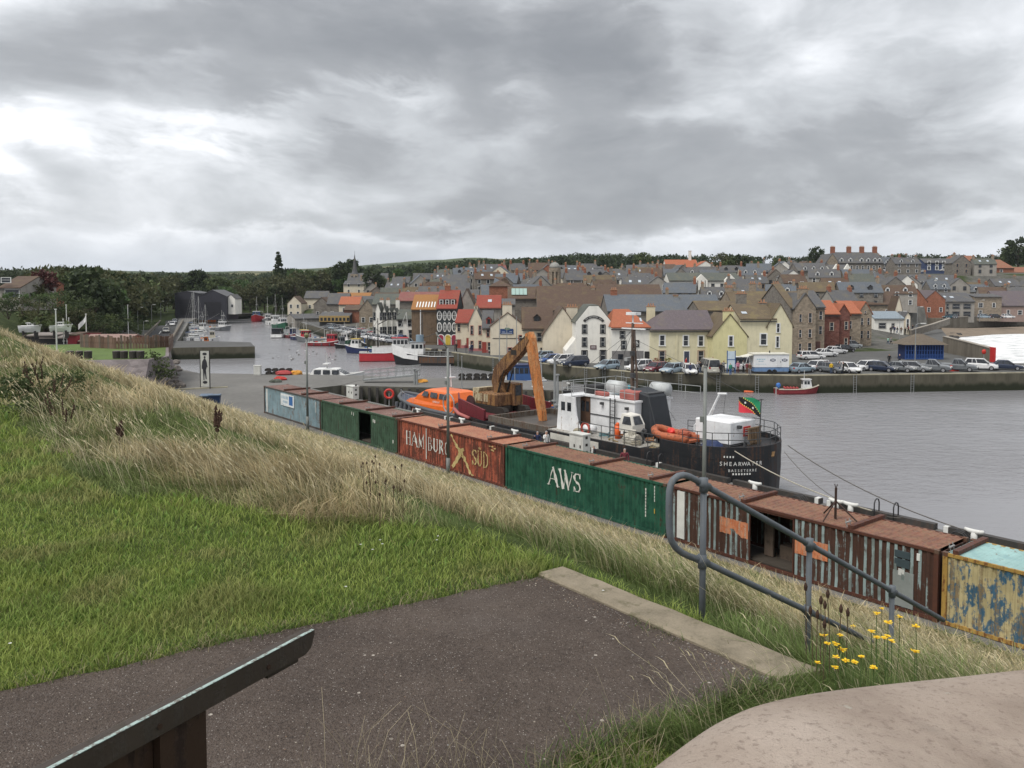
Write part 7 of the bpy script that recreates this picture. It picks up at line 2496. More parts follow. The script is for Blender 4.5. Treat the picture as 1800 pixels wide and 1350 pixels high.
# ------------------------------------------------------------------ the rest of the town: rows of houses up the slope
rt = random.Random(5)
ADJ_W = [('grey stone', W_STONE), ('tan stone', W_STONE2), ('grey harled', W_GREY), ('cream', W_CREAM), ('white', W_WHITE), ('red brick', W_BRICK)]
ADJ_R = [('slate', R_SLATE), ('blue slate', R_SLATE2), ('brown tiled', R_BROWN), ('green-grey', R_GREEN), ('olive tiled', R_OLIVE), ('maroon tiled', lambda: roofm('roof_maroon', (0.26, 0.1, 0.09)))]
PLACES = [(-.30, 'near the church'), (-.12, 'between church and domed tower'), (.03, 'left of the domed tower'), (.13, 'behind the long hall roof'), (.24, 'behind the blue slate roofs'), (.34, 'below the red roofed white house'), (.42, 'behind the olive roof with chimneys'), (.52, 'below the great terrace'), (.8, 'above the promenade')]
HH = 0
taken = []
for row, (Yr, dens, u0, u1) in enumerate([(212, .5, -.10, .42), (228, .75, -.14, .5), (243, .85, -.15, .56), (258, .9, -.16, .6), (273, .9, -.17, .62), (288, .9, -.19, .62), (304, .88, -.2, .64), (322, .85, -.2, .64), (342, .75, -.2, .64), (366, .6, -.16, .64), (395, .4, -.13, .62)]):
 u = u0 + rt.random() * .02
 while u < u1:
  w = rt.uniform(6.5, 11.5)
  du = (w + rt.uniform(.2, 2.5)) / Yr
  uc = u + du / 2
  u += du
  if rt.random() > dens:
   continue
  Y = Yr + rt.uniform(-5, 5)
  x = uc * Y
  px = 900 + uc * FPX
  if (1452 < px < 1560 and Y > 285) or (1365 < px < 1500 and 262 < Y < 300) or (1165 < px < 1310 and 240 < Y < 268) or (952 < px < 1000 and 215 < Y < 275) or (1165 < px < 1265 and Y > 335) or (600 < px < 700 and Y > 360) or (1610 < px and Y > 340) or (1600 < px and Y < 285) or (1040 < px < 1066 and Y > 300):
   continue
  z = land_h(x, Y)
  he = rt.choice([2.7, 4.2, 4.6, 4.9, 4.6])
  dp = rt.uniform(5.8, 7.6)
  rid = 'x' if rt.random() < .72 else 'y'
  if rid == 'y':
   w = min(w, 7.5)
  hr = he + (dp if rid == 'x' else w) * rt.uniform(.36, .46)
  wi = rt.choices(range(6), [7, 2.4, 5, 1.6, 1.2, .7])[0]
  ri = rt.choices(range(6), [9, 4, 2.6, 2.4, .9, .4])[0]
  place = next(n for lim, n in PLACES if uc < lim)
  nc = 3 if w > 9 else 2
  far = Y > 280
  wins = grid(w, [(k + .5) / nc for k in range(nc)], [.9, 3.3] if he > 4 else [.9], .9, 1.3)
  tr = rt.choice([T_WHITE(), T_WHITE(), T_SAND(), T_DARK()])
  cm = [W_STONE2(), W_BRICK(), W_STONE()][rt.randrange(3)]
  ch_ = []
  if rt.random() < .85:
   ch_.append(((w / 2 - .5) * (1 if rid == 'x' else 0), 0 if rid == 'x' else dp / 2 - .5, he, hr + rt.uniform(.8, 1.5), .7, 1.2, cm, 3, ))
  if rt.random() < .4 and rid == 'x':
   ch_.append((-w / 2 + .5, 0, he, hr + 1.1, .7, 1.2, cm, 3))
  feat = ''
  dm, sk = [], []
  k_ = rt.random()
  if rid == 'x' and k_ < .3:
   dm = [(w * f, .2, 1.2, 1.0) for f in (-.22, .22)]
   feat = ' with two dormers'
  elif rid == 'x' and k_ < .55:
   sk = [(w * f, .5, .8, 1.0) for f in (-.2, .15)]
   feat = ' with pale roof windows'
  elif len(ch_) == 2:
   feat = ' with end chimneys'
  elif not ch_:
   feat = ' lacking chimneys'
  lab = '%s %s, %s roof%s, %s' % (ADJ_W[wi][0], 'gabled house' if rid == 'y' else ('cottage' if he < 4 else 'house'), ADJ_R[ri][0], feat, place)
  house(lab, (x, Y, z), w, dp, he, hr, rt.uniform(-.25, .25) - uc * .3, ridge=rid, wall=ADJ_W[wi][1](), roof=ADJ_R[ri][1](), trim=tr, wins=wins, chims=ch_, dormers=dm, skylights=sk, pane=not far, group='houses of the old town on the slope', gutter=False)
  HH += 1
print('town houses', HH)
# ================================================================== CARS
M_TYRE = pm('tyre', (0.02, 0.02, 0.02), .85)
M_RIM = pm('wheel_rim', (0.4, 0.4, 0.42), .35, .1, metal=.6)
M_HEAD = pm('headlamp', (0.75, 0.75, 0.72), .15)
M_TAIL = pm('tail_lamp', (0.4, 0.02, 0.02), .25)
M_PLATE = pm('number_plate', (0.75, 0.74, 0.65), .5)
M_CGL = glassm()
CARCOL = {'white': (0.72, 0.72, 0.72), 'silver': (0.36, 0.38, 0.4), 'grey': (0.13, 0.14, 0.15), 'black': (0.018, 0.018, 0.02), 'blue': (0.03, 0.09, 0.28), 'navy': (0.02, 0.03, 0.06), 'maroon': (0.16, 0.02, 0.03), 'red': (0.4, 0.03, 0.03), 'pale blue': (0.28, 0.36, 0.42), 'cream': (0.5, 0.48, 0.42), 'teal': (0.02, 0.08, 0.11), 'pewter': (0.21, 0.22, 0.23)}
CSHAPE = {
 'hatchback': (3.95, 1.72, 1.46, .93, .04, .12, .56, .74, .80),
 'saloon': (4.5, 1.78, 1.42, .92, .16, .30, .56, .72, .80),
 'estate car': (4.55, 1.78, 1.46, .92, .02, .07, .58, .73, .80),
 'sport utility car': (4.4, 1.84, 1.66, 1.05, .03, .10, .58, .74, .96),
 'van': (5.0, 1.95, 2.1, 1.15, .01, .03, .70, .84, 1.0),
 'pickup truck': (5.1, 1.85, 1.75, 1.08, .36, .40, .58, .72, 1.0)}
CARS = {}

def car_proto(kind):
 L, Wd, H, belt, rb, rt_, ft, fb, bon = CSHAPE[kind]
 hw = Wd / 2
 x = lambda f: (f - .5) * L
 t = thing('car', kind, 'car')
 mb = MB()
 rings = []
 for f, k, zl, zh in ((0, .84, .42, belt * .86), (.025, .94, .3, belt * .97), (.15, .985, .22, belt), (.45, 1, .2, belt), (.72, .99, .22, belt * .5 + bon * .5), (.88, .95, .25, bon * .95), (.97, .86, .3, bon * .82), (1, .74, .36, bon * .68)):
  h = hw * k
  rings.append([(x(f), -h * .88, zl), (x(f), -h, zl + .14), (x(f), -h, zh - .2), (x(f), -h * .93, zh - .03), (x(f), -h * .6, zh), (x(f), h * .6, zh), (x(f), h * .93, zh - .03), (x(f), h, zh - .2), (x(f), h, zl + .14), (x(f), h * .88, zl)])
 mb.loft(rings)
 if kind == 'pickup truck':
  pass
 wt = hw * .72
 wb = hw * .92
 zr = H - .05
 mb.loft([[(x(rt_) - .02, -wt, zr), (x(ft) + .02, -wt, zr), (x(ft) + .02, wt, zr), (x(rt_) - .02, wt, zr)], [(x(rt_) + .06, -wt * .85, H), (x(ft) - .1, -wt * .85, H), (x(ft) - .1, wt * .85, H), (x(rt_) + .06, wt * .85, H)]])
 for sg in (-1, 1):
  for (fb_, ft_, r) in ((rb, rt_, .06), (fb, ft, .045), ((rb + fb) / 2, (rt_ + ft) / 2, .04), (rb * .7 + fb * .3, rt_ * .7 + ft * .3, .03)):
   mb.cyl((x(fb_), sg * wb * .985, belt - .04), (x(ft_), sg * wt * .99, zr + .01), r, r, 5)
 body = mb.build('body', pm('car_body_default', (.5, .5, .5)), t, smooth=False)
 body.data.materials[0] = None
 MB().loft([[(x(rb), -wb, belt - .06), (x(fb), -wb, belt - .06), (x(fb), wb, belt - .06), (x(rb), wb, belt - .06)], [(x(rt_), -wt, zr), (x(ft), -wt, zr), (x(ft), wt, zr), (x(rt_), wt, zr)]]).build('windows', M_CGL, t)
 for f in (.18, .80):
  for sg in (-1, 1):
   r = .33 if H > 1.6 else .3
   w_ = MB().cyl((0, sg * (-.2), 0), (0, sg * .012, 0), r, n=14).build('wheel', M_TYRE, t, loc=(x(f), sg * hw * .985, r))
   MB().cyl((0, sg * .01, 0), (0, sg * .022, 0), r * .64, n=10).build('rim', M_RIM, w_)
 for sg in (-1, 1):
  MB().box(x(.965), x(.992), sg * hw * .62 - .17, sg * hw * .62 + .17, bon * .66, bon * .84).build('headlight', M_HEAD, t)
  MB().box(x(-.003), x(.02), sg * hw * .74 - .12, sg * hw * .74 + .1, belt * .72, belt * .95).build('tail_light', M_TAIL, t)
  MB().box(x(fb) - .25, x(fb) - .08, sg * hw * 1.0 - .02 if sg > 0 else sg * hw - .16, sg * hw + .16 if sg > 0 else sg * hw + .02, belt - .04, belt + .12).build('wing_mirror', M_TYRE, t)
 for xx, h_ in ((x(1) - .01, .42), (x(0) - .02, .58)):
  MB().box(xx, xx + .03, -.26, .26, h_, h_ + .12).build('number_plate', M_PLATE, t)
 MB().box(x(.985), x(1.004), -hw * .45, hw * .45, bon * .4, bon * .6).build('grille', M_TYRE, t)
 return t

USED = {}

def car(kind, col, loc, rz, label, group=None):
 first = kind not in CARS
 if first:
  CARS[kind] = car_proto(kind)
  t = CARS[kind]
 else:
  t = copy_tree(CARS[kind])
 t.location = loc
 t.rotation_euler = (0, 0, rz)
 for k in ('group',):
  if k in t:
   del t[k]
 tag(t, label, 'van' if kind == 'van' else ('pickup' if 'pickup' in kind else 'car'), group)
 t.name = {'van': 'van', 'pickup truck': 'pickup_truck'}.get(kind, 'car')
 for c in t.children:
  if c.name.startswith('body'):
   sl = c.material_slots[0]
   sl.link = 'OBJECT'
   sl.material = gloss('car_' + col.replace(' ', '_'), CARCOL[col], .3, .6)
 return t

def carpx(kind, col, px, py, deg, label, z=ZQ, group=None, Y=None):
 """py = row of the tyres' contact; deg = heading (0 faces right, -90 faces the viewer)"""
 b = at(px, py, z) if Y is None else atY(px, py, Y)
 return car(kind, col, (b.x, b.y, z + .01), radians(deg), label, group)

QC = [
 ('hatchback', 'white', 962, 620, 195, 'white hatchback before the long cream house'), ('estate car', 'pewter', 992, 620, 170, 'silver-grey estate car beside the hotel lean-to'), ('hatchback', 'teal', 949, 622, 200, 'dark teal hatchback beside the white hatchback'),
 ('hatchback', 'pale blue', 954, 632, 205, 'pale blue hatchback with a red parcel shelf in the sloping row'), ('hatchback', 'blue', 968, 638, 205, 'bright blue hatchback in the sloping row by the quay edge'), ('sport utility car', 'white', 987, 641, 205, 'white sport utility car in the sloping row by the quay edge'), ('sport utility car', 'navy', 1010, 644, 205, 'navy sport utility car at the end of the sloping row'),
 ('hatchback', 'pale blue', 1067, 650, 215, 'silvery blue hatchback alone before the hotel'), ('sport utility car', 'white', 1123, 652, 215, 'white sport utility car by the grey painted hotel wall'), ('hatchback', 'maroon', 1152, 654, 225, 'maroon hatchback before the pale yellow house'), ('estate car', 'pale blue', 1182, 656, 225, 'grey-blue estate car before the yellow house door'), ('hatchback', 'white', 1212, 658, -92, 'small white car facing the water among the people'), ('van', 'cream', 1246, 656, 95, 'cream camper van with its rear to the water'),
 ('sport utility car', 'black', 880, 623, 185, 'black sport utility car under the blue sign'), ('hatchback', 'black', 915, 625, 170, 'black hatchback behind the excavator boom'),
 ('van', 'white', 1303, 652, 180, 'white van beside the food trailer awning'),
 ('saloon', 'pale blue', 1408, 655, 30, 'grey-blue saloon beside the food trailer'), ('estate car', 'white', 1434, 651, 215, 'white estate car next to the grey-blue saloon'), ('hatchback', 'grey', 1462, 655, -60, 'dark grey hatchback beside the yellow coated person'), ('hatchback', 'white', 1492, 655, -75, 'white hatchback facing the water beside the yellow coat'), ('estate car', 'white', 1522, 651, 205, 'white estate car near the quay ladder rail'), ('hatchback', 'navy', 1551, 653, -45, 'navy hatchback left of the dark grey saloon pair'), ('saloon', 'grey', 1580, 653, -40, 'dark grey saloon left of the shelter lamp post'), ('estate car', 'pewter', 1606, 653, -35, 'pewter estate car behind the shelter lamp post'), ('pickup truck', 'grey', 1638, 653, -35, 'dark grey pickup in front of the blue shelter'), ('pickup truck', 'grey', 1684, 652, -35, 'grey pickup by the red box on the quay'), ('sport utility car', 'white', 1724, 650, -30, 'large white sport utility car near the surf wall'), ('saloon', 'navy', 1768, 650, -25, 'navy saloon at the surf end of the quay'),
 ('estate car', 'white', 1426, 632, 10, 'white estate car at the head of the parked line by the stone house'), ('saloon', 'white', 1450, 627, 15, 'white saloon second in the line by the stone house'), ('saloon', 'white', 1468, 622, 18, 'white saloon third in the line by the stone house'), ('hatchback', 'black', 1485, 619, 20, 'black hatchback in the line by the red sandstone houses'), ('sport utility car', 'silver', 1496, 613, 20, 'silver sport utility car in the line by the red sandstone houses'), ('hatchback', 'white', 1508, 607, 22, 'white hatchback at the far end of the parked line')]
for kind, col, px, py, dg, lab in QC:
 carpx(kind, col, px, py, dg, lab, group='cars parked on the town quay')
rc = random.Random(3)
kinds = ['hatchback', 'hatchback', 'saloon', 'estate car', 'sport utility car']
cols = ['silver', 'white', 'pale blue', 'grey', 'black', 'blue', 'silver', 'pewter', 'red', 'white', 'silver']
for (x0, y0, x1, y1, n) in ((580, 578, 648, 589, 8), (600, 584, 676, 596, 9), (628, 590, 700, 602, 8), (648, 596, 716, 606.5, 7)):
 for k in range(n):
  f = k / (n - 1)
  col = rc.choice(cols)
  kd = rc.choice(kinds)
  carpx(kd, col, x0 + (x1 - x0) * f, y0 + (y1 - y0) * f, rc.choice([-35, -40, 145]), '%s %s in the packed car park before the market hall' % (col, kd), group='cars in the packed harbour car park')
for px, py, c_ in ((303, 573, 'white'), (292, 585, 'cream'), (307, 568, 'silver')):
 carpx('hatchback', c_, px, py, -68, '%s car driving on the west road' % c_, group='cars on the west road')
for px, py, c_, Y in ((1545, 478, 'white', 352), (1535, 479, 'silver', 353), (1592, 478, 'white', 356), (1618, 479, 'silver', 356), (1660, 477, 'white', 350)):
 b = atY(px, py, Y)
 car('van' if px == 1545 else 'hatchback', c_, (b.x, b.y, b.z), radians(170), '%s %s parked on the hill road by the great terrace' % (c_, 'van' if px == 1545 else 'car'), 'vehicles on the hill road')
for px, c_ in ((1668, 'teal'), (1672, 'grey'), (1730, 'pale blue'), (1750, 'black'), (1772, 'white')):
 b = atY(px, 558, 263)
 car('hatchback', c_, (b.x, b.y, PROMZ - .19), radians(rc.choice([0, 180])), '%s car parked on the promenade' % c_, 'cars on the promenade')

# ---- food trailer, blue shelter
b = at(1351, 656, ZQ)
ft_ = thing('food_trailer', 'white food trailer with a blue skirt and small oval emblems', 'trailer', (b.x, b.y, ZQ), radians(1))
w = 62 / FPX * b.y
bd = MB().box(-w / 2, w / 2, -1.1, 1.1, .95, 2.72).build('body', pm('trailer_white', (0.72, 0.73, 0.74), .5, .06), ft_)
MB().box(-w / 2 - .1, w / 2 + .05, -1.2, 1.2, 2.72, 2.84).build('roof', pm('trailer_roof', (0.62, 0.6, 0.52), .6), ft_)
MB().box(-w / 2 + .1, w / 2, -1.06, 1.06, .35, .93).build('skirt', pm('trailer_blue', (0.14, 0.24, 0.42), .6, .25, 2), ft_)
for x in (-.25, .45):
 MB().cyl((x, -1.2, .32), (x, -1.0, .32), .32, n=14).build('wheel', M_TYRE, ft_)
dr = MB().box(.75, 1.35, -1.14, -1.1, .98, 2.45).build('door', pm('trailer_door', (0.64, 0.65, 0.66), .5, .05), ft_)
MB().box(1.25, 1.3, -1.17, -1.14, 1.6, 1.8).build('handle', M_TYRE, dr)
for x in (.2, 1.85):
 o = MB().cyl((0, -.03, 0), (0, 0, 0), .36, n=18).build('emblem', pm('emblem_navy', (0.02, 0.03, 0.08), .5), ft_, loc=(x, -1.1, 1.95))
 o.scale = (1.1, 1, .55)
 mb = MB()
 for s_ in (-1, 1):
  mb.add([(-.26, -.036, -.2 * s_), (-.16, -.036, -.26 * s_), (.26, -.036, .2 * s_), (.16, -.036, .26 * s_)], [(0, 1, 2, 3)])
 mb.build('saltire', pm('trailer_white', (0.72, 0.73, 0.74), .5, .06), o, fix=False)
for z_, xs_, h_ in ((1.98, (-2.05, -1.8, -1.58, -1.3, -1.05), .16), (1.72, (-1.8, -1.55, -1.3), .11), (1.35, (-2.2, -1.95, -1.7, -1.45, -1.2, -.95), .05)):
 for x_ in xs_:
  MB().prism([(x_, z_), (x_ + .16, z_), (x_ + .2, z_ + h_), (x_ + .04, z_ + h_)], -1.112, -1.1, 'y').build('script_mark', pm('pale_blue_print', (0.35, 0.5, 0.58), .6), ft_)
o = MB().add([(-w / 2, -1.1, 2.7), (-w / 2, 1.1, 2.7), (-w / 2 - 1.5, .9, 2.35), (-w / 2 - 1.5, -.9, 2.35)], [(0, 1, 2, 3)]).build('awning', pm('trailer_roof', (0.62, 0.6, 0.52), .6), ft_, fix=False)
o.modifiers.new('s', 'SOLIDIFY').thickness = .05
MB().cyl((.2, .3, 2.84), (.2, .3, 3.15), .08, n=6).build('roof_vent', M_GUT, ft_)
b = at(1625, 632, ZQ)
sh = thing('shelter', 'blue latticed quay shelter under a hipped brown roof', 'shelter', (b.x, b.y, ZQ), 0)
w = 66 / FPX * b.y
M_SB = pm('shelter_blue', (0.03, 0.08, 0.26), .5, .15, 2)
M_SBD = pm('shelter_dark_blue', (0.015, 0.03, 0.1), .5)
MB().box(-w / 2, w / 2, .25, 2.8, 0, 2.5).build('wall', M_SBD, sh)
for k in range(15):
 x = -w / 2 + k * w / 14
 MB().box(x - .06, x + .06, 0, .2, 0, 2.5).build('slat', M_SB, sh)
for z in (.1, .75, 1.45, 2.35):
 MB().box(-w / 2, w / 2, -.03, .0, z, z + .12).build('cross_rail', M_SB, sh)
MB().box(-w / 2, w / 2, .2, .25, 0, .8).build('lower_panel', M_SB, sh)
hz_ = atY(1625, 586, b.y + 3).z - ZQ
MB().add([(-w / 2 - .6, -.6, 2.5), (w / 2 + .6, -.6, 2.5), (w / 2 + .6, 4.5, 2.5), (-w / 2 - .6, 4.5, 2.5), (-.6, 2, hz_), (.6, 2, hz_)], [(0, 1, 5, 4), (1, 2, 5), (2, 3, 4, 5), (3, 0, 4), (0, 3, 2, 1)]).build('roof', roofm('roof_shelter', (0.16, 0.13, 0.1)), sh)

# ================================================================== PEOPLE
def person_mesh(pose):
 """one continuous skinned body; pose gives joint positions (x right, y forward, z up)"""
 J = {'pel': (0, 0, .95), 'chest': (0, 0, 1.28), 'neck': (0, .01, 1.47), 'head': (0, .03, 1.62), 'top': (0, .03, 1.74)}
 base = {'shl': (-.19, 0, 1.42), 'ell': (-.27, -.02, 1.13), 'hal': (-.26, .06, .88), 'shr': (.19, 0, 1.42), 'elr': (.27, -.02, 1.13), 'har': (.26, .06, .88),
   'hil': (-.1, 0, .9), 'knl': (-.11, .03, .5), 'anl': (-.11, -.01, .09), 'tol': (-.12, .13, .04), 'hir': (.1, 0, .9), 'knr': (.11, .03, .5), 'anr': (.11, -.01, .09), 'tor': (.12, .13, .04)}
 if pose == 1:
  base.update(knl=(-.1, .2, .52), anl=(-.1, .24, .1), tol=(-.1, .38, .06), knr=(.1, -.05, .5), anr=(.1, -.3, .14), tor=(.1, -.2, .04), ell=(-.26, -.16, 1.15), hal=(-.25, -.2, .92), elr=(.26, .1, 1.15), har=(.24, .26, .98))
 if pose == 2:
  base.update(elr=(.3, .14, 1.2), har=(.14, .26, 1.42), knl=(-.15, .08, .5), anl=(-.17, .02, .09), tol=(-.2, .16, .04))
 J.update(base)
 E = [('pel', 'chest'), ('chest', 'neck'), ('neck', 'head'), ('head', 'top'), ('chest', 'shl'), ('shl', 'ell'), ('ell', 'hal'), ('chest', 'shr'), ('shr', 'elr'), ('elr', 'har'), ('pel', 'hil'), ('hil', 'knl'), ('knl', 'anl'), ('anl', 'tol'), ('pel', 'hir'), ('hir', 'knr'), ('knr', 'anr'), ('anr', 'tor')]
 R = {'pel': (.16, .12), 'chest': (.18, .13), 'neck': (.06, .06), 'head': (.105, .115), 'top': (.07, .08), 'shl': (.075, .075), 'shr': (.075, .075), 'ell': (.055, .055), 'elr': (.055, .055), 'hal': (.045, .04), 'har': (.045, .04), 'hil': (.1, .1), 'hir': (.1, .1), 'knl': (.07, .07), 'knr': (.07, .07), 'anl': (.05, .05), 'anr': (.05, .05), 'tol': (.045, .035), 'tor': (.045, .035)}
 names = list(J)
 me = bpy.data.meshes.new('person_skeleton')
 me.from_pydata([J[n] for n in names], [(names.index(a), names.index(b)) for a, b in E], [])
 o = bpy.data.objects.new('person_tmp', me)
 COL.objects.link(o)
 o.modifiers.new('skin', 'SKIN')
 if not me.skin_vertices:
  import bmesh
  bm = bmesh.new()
  bm.from_mesh(me)
  bm.verts.layers.skin.verify()
  bm.to_mesh(me)
  bm.free()
 for i, n in enumerate(names):
  me.skin_vertices[0].data[i].radius = R[n]
  me.skin_vertices[0].data[i].use_root = (n == 'pel')
 s = o.modifiers.new('sub', 'SUBSURF')
 s.levels = s.render_levels = 1
 dg = bpy.context.evaluated_depsgraph_get()
 dg.update()
 out = bpy.data.meshes.new_from_object(o.evaluated_get(dg))
 out.name = 'person'
 bpy.data.objects.remove(o)
 out.materials.clear()
 for k in range(5):
  out.materials.append(pm('person_skin', (0.45, 0.27, 0.2), .6))
 hal, har = Vector(J['hal']), Vector(J['har'])
 for p in out.polygons:
  c = p.center
  if c.z > 1.69 or (c.z > 1.58 and c.y < .0):
   mi = 3
  elif c.z > 1.47 or (c - hal).length < .07 or (c - har).length < .07:
   mi = 2
  elif c.z > .93 or abs(c.x) > .2:
   mi = 0
  elif c.z > .1:
   mi = 1
  else:
   mi = 4
  p.material_index = mi
  p.use_smooth = True
 return out

PMESH = [person_mesh(k) for k in range(3)]
CLO = {'black': (0.015, 0.015, 0.018), 'navy': (0.02, 0.03, 0.08), 'red': (0.5, 0.03, 0.03), 'yellow': (0.65, 0.42, 0.03), 'green': (0.05, 0.25, 0.16), 'mint': (0.3, 0.5, 0.42), 'grey': (0.2, 0.2, 0.21), 'pink': (0.55, 0.2, 0.28), 'maroon': (0.16, 0.03, 0.04), 'blue': (0.05, 0.12, 0.3), 'white': (0.65, 0.65, 0.63), 'brown': (0.12, 0.07, 0.04), 'denim': (0.06, 0.09, 0.16)}

def person(loc, rz, top_, legs, label, pose=0, hair=(0.06, 0.04, 0.03), group=None, s=1.0):
 o = link('person', PMESH[pose], None, loc, rz)
 o.scale = (s, s, s)
 for k, m_ in enumerate([pm('cloth_' + top_, CLO[top_], .85), pm('cloth_' + legs, CLO[legs], .85), pm('person_skin', (0.45, 0.27, 0.2), .6), pm('hair_%d' % int(hair[0] * 100), hair, .8), pm('shoe', (0.03, 0.03, 0.03), .7)]):
  o.material_slots[k].link = 'OBJECT'
  o.material_slots[k].material = m_
 return tag(o, label, 'person', group)

rp = random.Random(12)
PEO = [(802, 618, 'black', 'black', 1, 'person in black walking on the quay before the red doored cottage'), (819, 620, 'maroon', 'grey', 0, 'person in a maroon top leaning by the quay edge'), (826, 620, 'white', 'denim', 2, 'person in white standing beside two others at the quay edge'), (830, 620, 'navy', 'navy', 0, 'person in navy with a rucksack at the quay edge'),
   (1199, 655, 'black', 'black', 0, 'person in black before the yellow house window'), (1204, 656, 'red', 'denim', 2, 'person in a red jacket before the yellow house'), (1213, 660, 'navy', 'navy', 0, 'person in navy standing by the small white car'), (1226, 659, 'grey', 'black', 1, 'person in grey passing the small white car'), (1231, 657, 'black', 'denim', 0, 'person in a black jacket beside the camper van'), (1206, 648, 'red', 'black', 0, 'person in bright red near the yellow house door'), (1237, 648, 'red', 'grey', 0, 'person in a red coat by the yellow house corner'),
   (1253, 647, 'pink', 'denim', 1, 'person in pink behind the camper van'), (1267, 660, 'black', 'black', 0, 'person in black queuing by the blue board'), (1272, 655, 'grey', 'black', 2, 'person in grey eating by the blue board'), (1284, 660, 'green', 'blue', 0, 'person in green and blue beside the blue board'), (1297, 656, 'pink', 'maroon', 0, 'person in pink in the trailer queue'), (1306, 655, 'white', 'black', 2, 'person in white in the trailer queue'), (1313, 658, 'maroon', 'brown', 0, 'person in maroon in the trailer queue'), (1318, 660, 'brown', 'grey', 0, 'person in brown in front of the trailer hitch'), (1291, 652, 'white', 'navy', 0, 'person in a white shirt behind the queue'),
   (1404, 632, 'black', 'black', 0, 'person in black beside the first white estate car'), (1412, 631, 'black', 'navy', 0, 'person in dark clothes between the stone house and white car'), (1461, 657, 'yellow', 'denim', 0, 'person in a yellow coat on the quay edge'), (1476, 657, 'grey', 'denim', 1, 'person in grey beside the white hatchback on the quay'), (1482, 658, 'black', 'black', 0, 'person in black holding a bag by the white hatchback'),
   (1561, 607, 'mint', 'denim', 1, 'person in mint green walking in the quay street'), (1566, 607, 'grey', 'black', 1, 'person in grey walking beside the mint green jacket'), (1563, 641, 'black', 'black', 0, 'person in black behind the parked saloons'), (1581, 641, 'navy', 'black', 0, 'person in navy by the shelter'),
   (1566, 588, 'black', 'black', 0, 'dark figure in the crowd by the white pub'), (1572, 587, 'navy', 'black', 0, 'navy figure in the crowd by the white pub'), (1577, 588, 'black', 'denim', 1, 'figure in jeans in the crowd by the white pub'), (1584, 587, 'brown', 'black', 0, 'brown figure in the crowd by the white pub'), (1591, 588, 'black', 'black', 0, 'dark figure at the end of the pub crowd'), (1597, 585, 'maroon', 'black', 1, 'maroon figure walking up beside the ramp wall'), (1604, 583, 'black', 'navy', 1, 'dark figure on the ramp'), (1611, 581, 'navy', 'black', 0, 'navy figure higher on the ramp')]
for px, py, a, l_, po, lab in PEO:
 v = at(px, py, ZQ)
 zz = ZQ if py > 595 else max(ZQ, land_h(v.x, v.y))
 if py <= 595:
  v = at(px, py, zz)
 person((v.x, v.y, zz + .01), rp.uniform(0, 6.28), a, l_, lab, po, rp.choice([(0.06, 0.04, 0.03), (0.2, 0.13, 0.07), (0.02, 0.02, 0.02), (0.4, 0.38, 0.36)]), 'people on the town quay', rp.uniform(.94, 1.04))
for px, pt, a, lab, po in ((1045, 785, 'black', 'man in black with a cap on the quay beside the white cabinet', 0), (1098, 788, 'maroon', 'man in a maroon jacket standing on the quay by the ladder hoops', 0), (945, 758, 'navy', 'worker in navy and white crouched over gear below the excavator arm', 2), (960, 757, 'white', 'worker in white and navy below the excavator arm', 2)):
 v = atp(px, pt, 37.3)
 sz = 1.0
 person((v.x, v.y, ZQ + .01), rp.uniform(0, 6), a, 'navy', lab, po, (0.3, 0.3, 0.3), 'people on the container quay', max(.85, min(1.05, (v.z - ZQ) / 1.74)))
# ================================================================== BOATS
def mcol(name, c, r=.5):
 return pm('boat_' + name, c, r, .15, 1.5)

BC = {'red': (0.42, 0.03, 0.04), 'dark red': (0.2, 0.025, 0.03), 'navy': (0.02, 0.03, 0.09), 'black': (0.02, 0.021, 0.024), 'white': (0.7, 0.7, 0.69), 'green': (0.03, 0.12, 0.07), 'grey': (0.18, 0.19, 0.2), 'blue': (0.04, 0.1, 0.26), 'orange': (0.55, 0.15, 0.03), 'yellow': (0.55, 0.38, 0.06), 'cream': (0.52, 0.48, 0.38)}

def boat_hull(t, L, B, col, free=1.0, sheer=.9, band=None, boot=(0.3, 0.05, 0.04)):
 """bow at +x"""
 st = []
 for f in (0, .06, .2, .4, .6, .75, .87, .95, 1.0):
  b = B / 2 * (1 if f < .55 else max(.03, (1 - ((f - .55) / .45) ** 2.1))) * (.86 + .14 * min(1, f / .2))
  zs = free * (1 + .12 * (1 - f)) + sheer * max(0, (f - .35) / .65) ** 2
  st.append((L * (f - .5), b, zs, f))
 rings = []
 for x, b, zs, f in st:
  fl = .55 + .35 * (1 - max(0, (f - .6) / .4))
  rake = .09 * L * max(0, (f - .75) / .25)
  rings.append([(x - rake, -b * fl * .4, -.5), (x - rake * .7, -b * fl, .0), (x - rake * .55, -b * (fl + .1), .16), (x, -b, zs), (x, b, zs), (x - rake * .55, b * (fl + .1), .16), (x - rake * .7, b * fl, .0), (x - rake, b * fl * .4, -.5)])
 hull = MB().loft(rings).build('hull', mcol(col, BC[col]), t)
 mb = MB()
 for sg in (-1, 1):
  mb.tube([(x, sg * b, zs + .02) for x, b, zs, f in st], .07, 5)
 mb.build('gunwale', mcol(band or 'white', BC[band or 'white']), t)
 mb = MB()
 vs = [(x, -b * .93, zs + .03) for x, b, zs, f in st] + [(x, b * .93, zs + .03) for x, b, zs, f in st]
 n = len(st)
 mb.add(vs, [(i, i + 1, n + i + 1, n + i) for i in range(n - 1)])
 mb.build('deck', pm('boat_deck', (0.25, 0.24, 0.22), .8, .3, 3), t, fix=False)
 return st

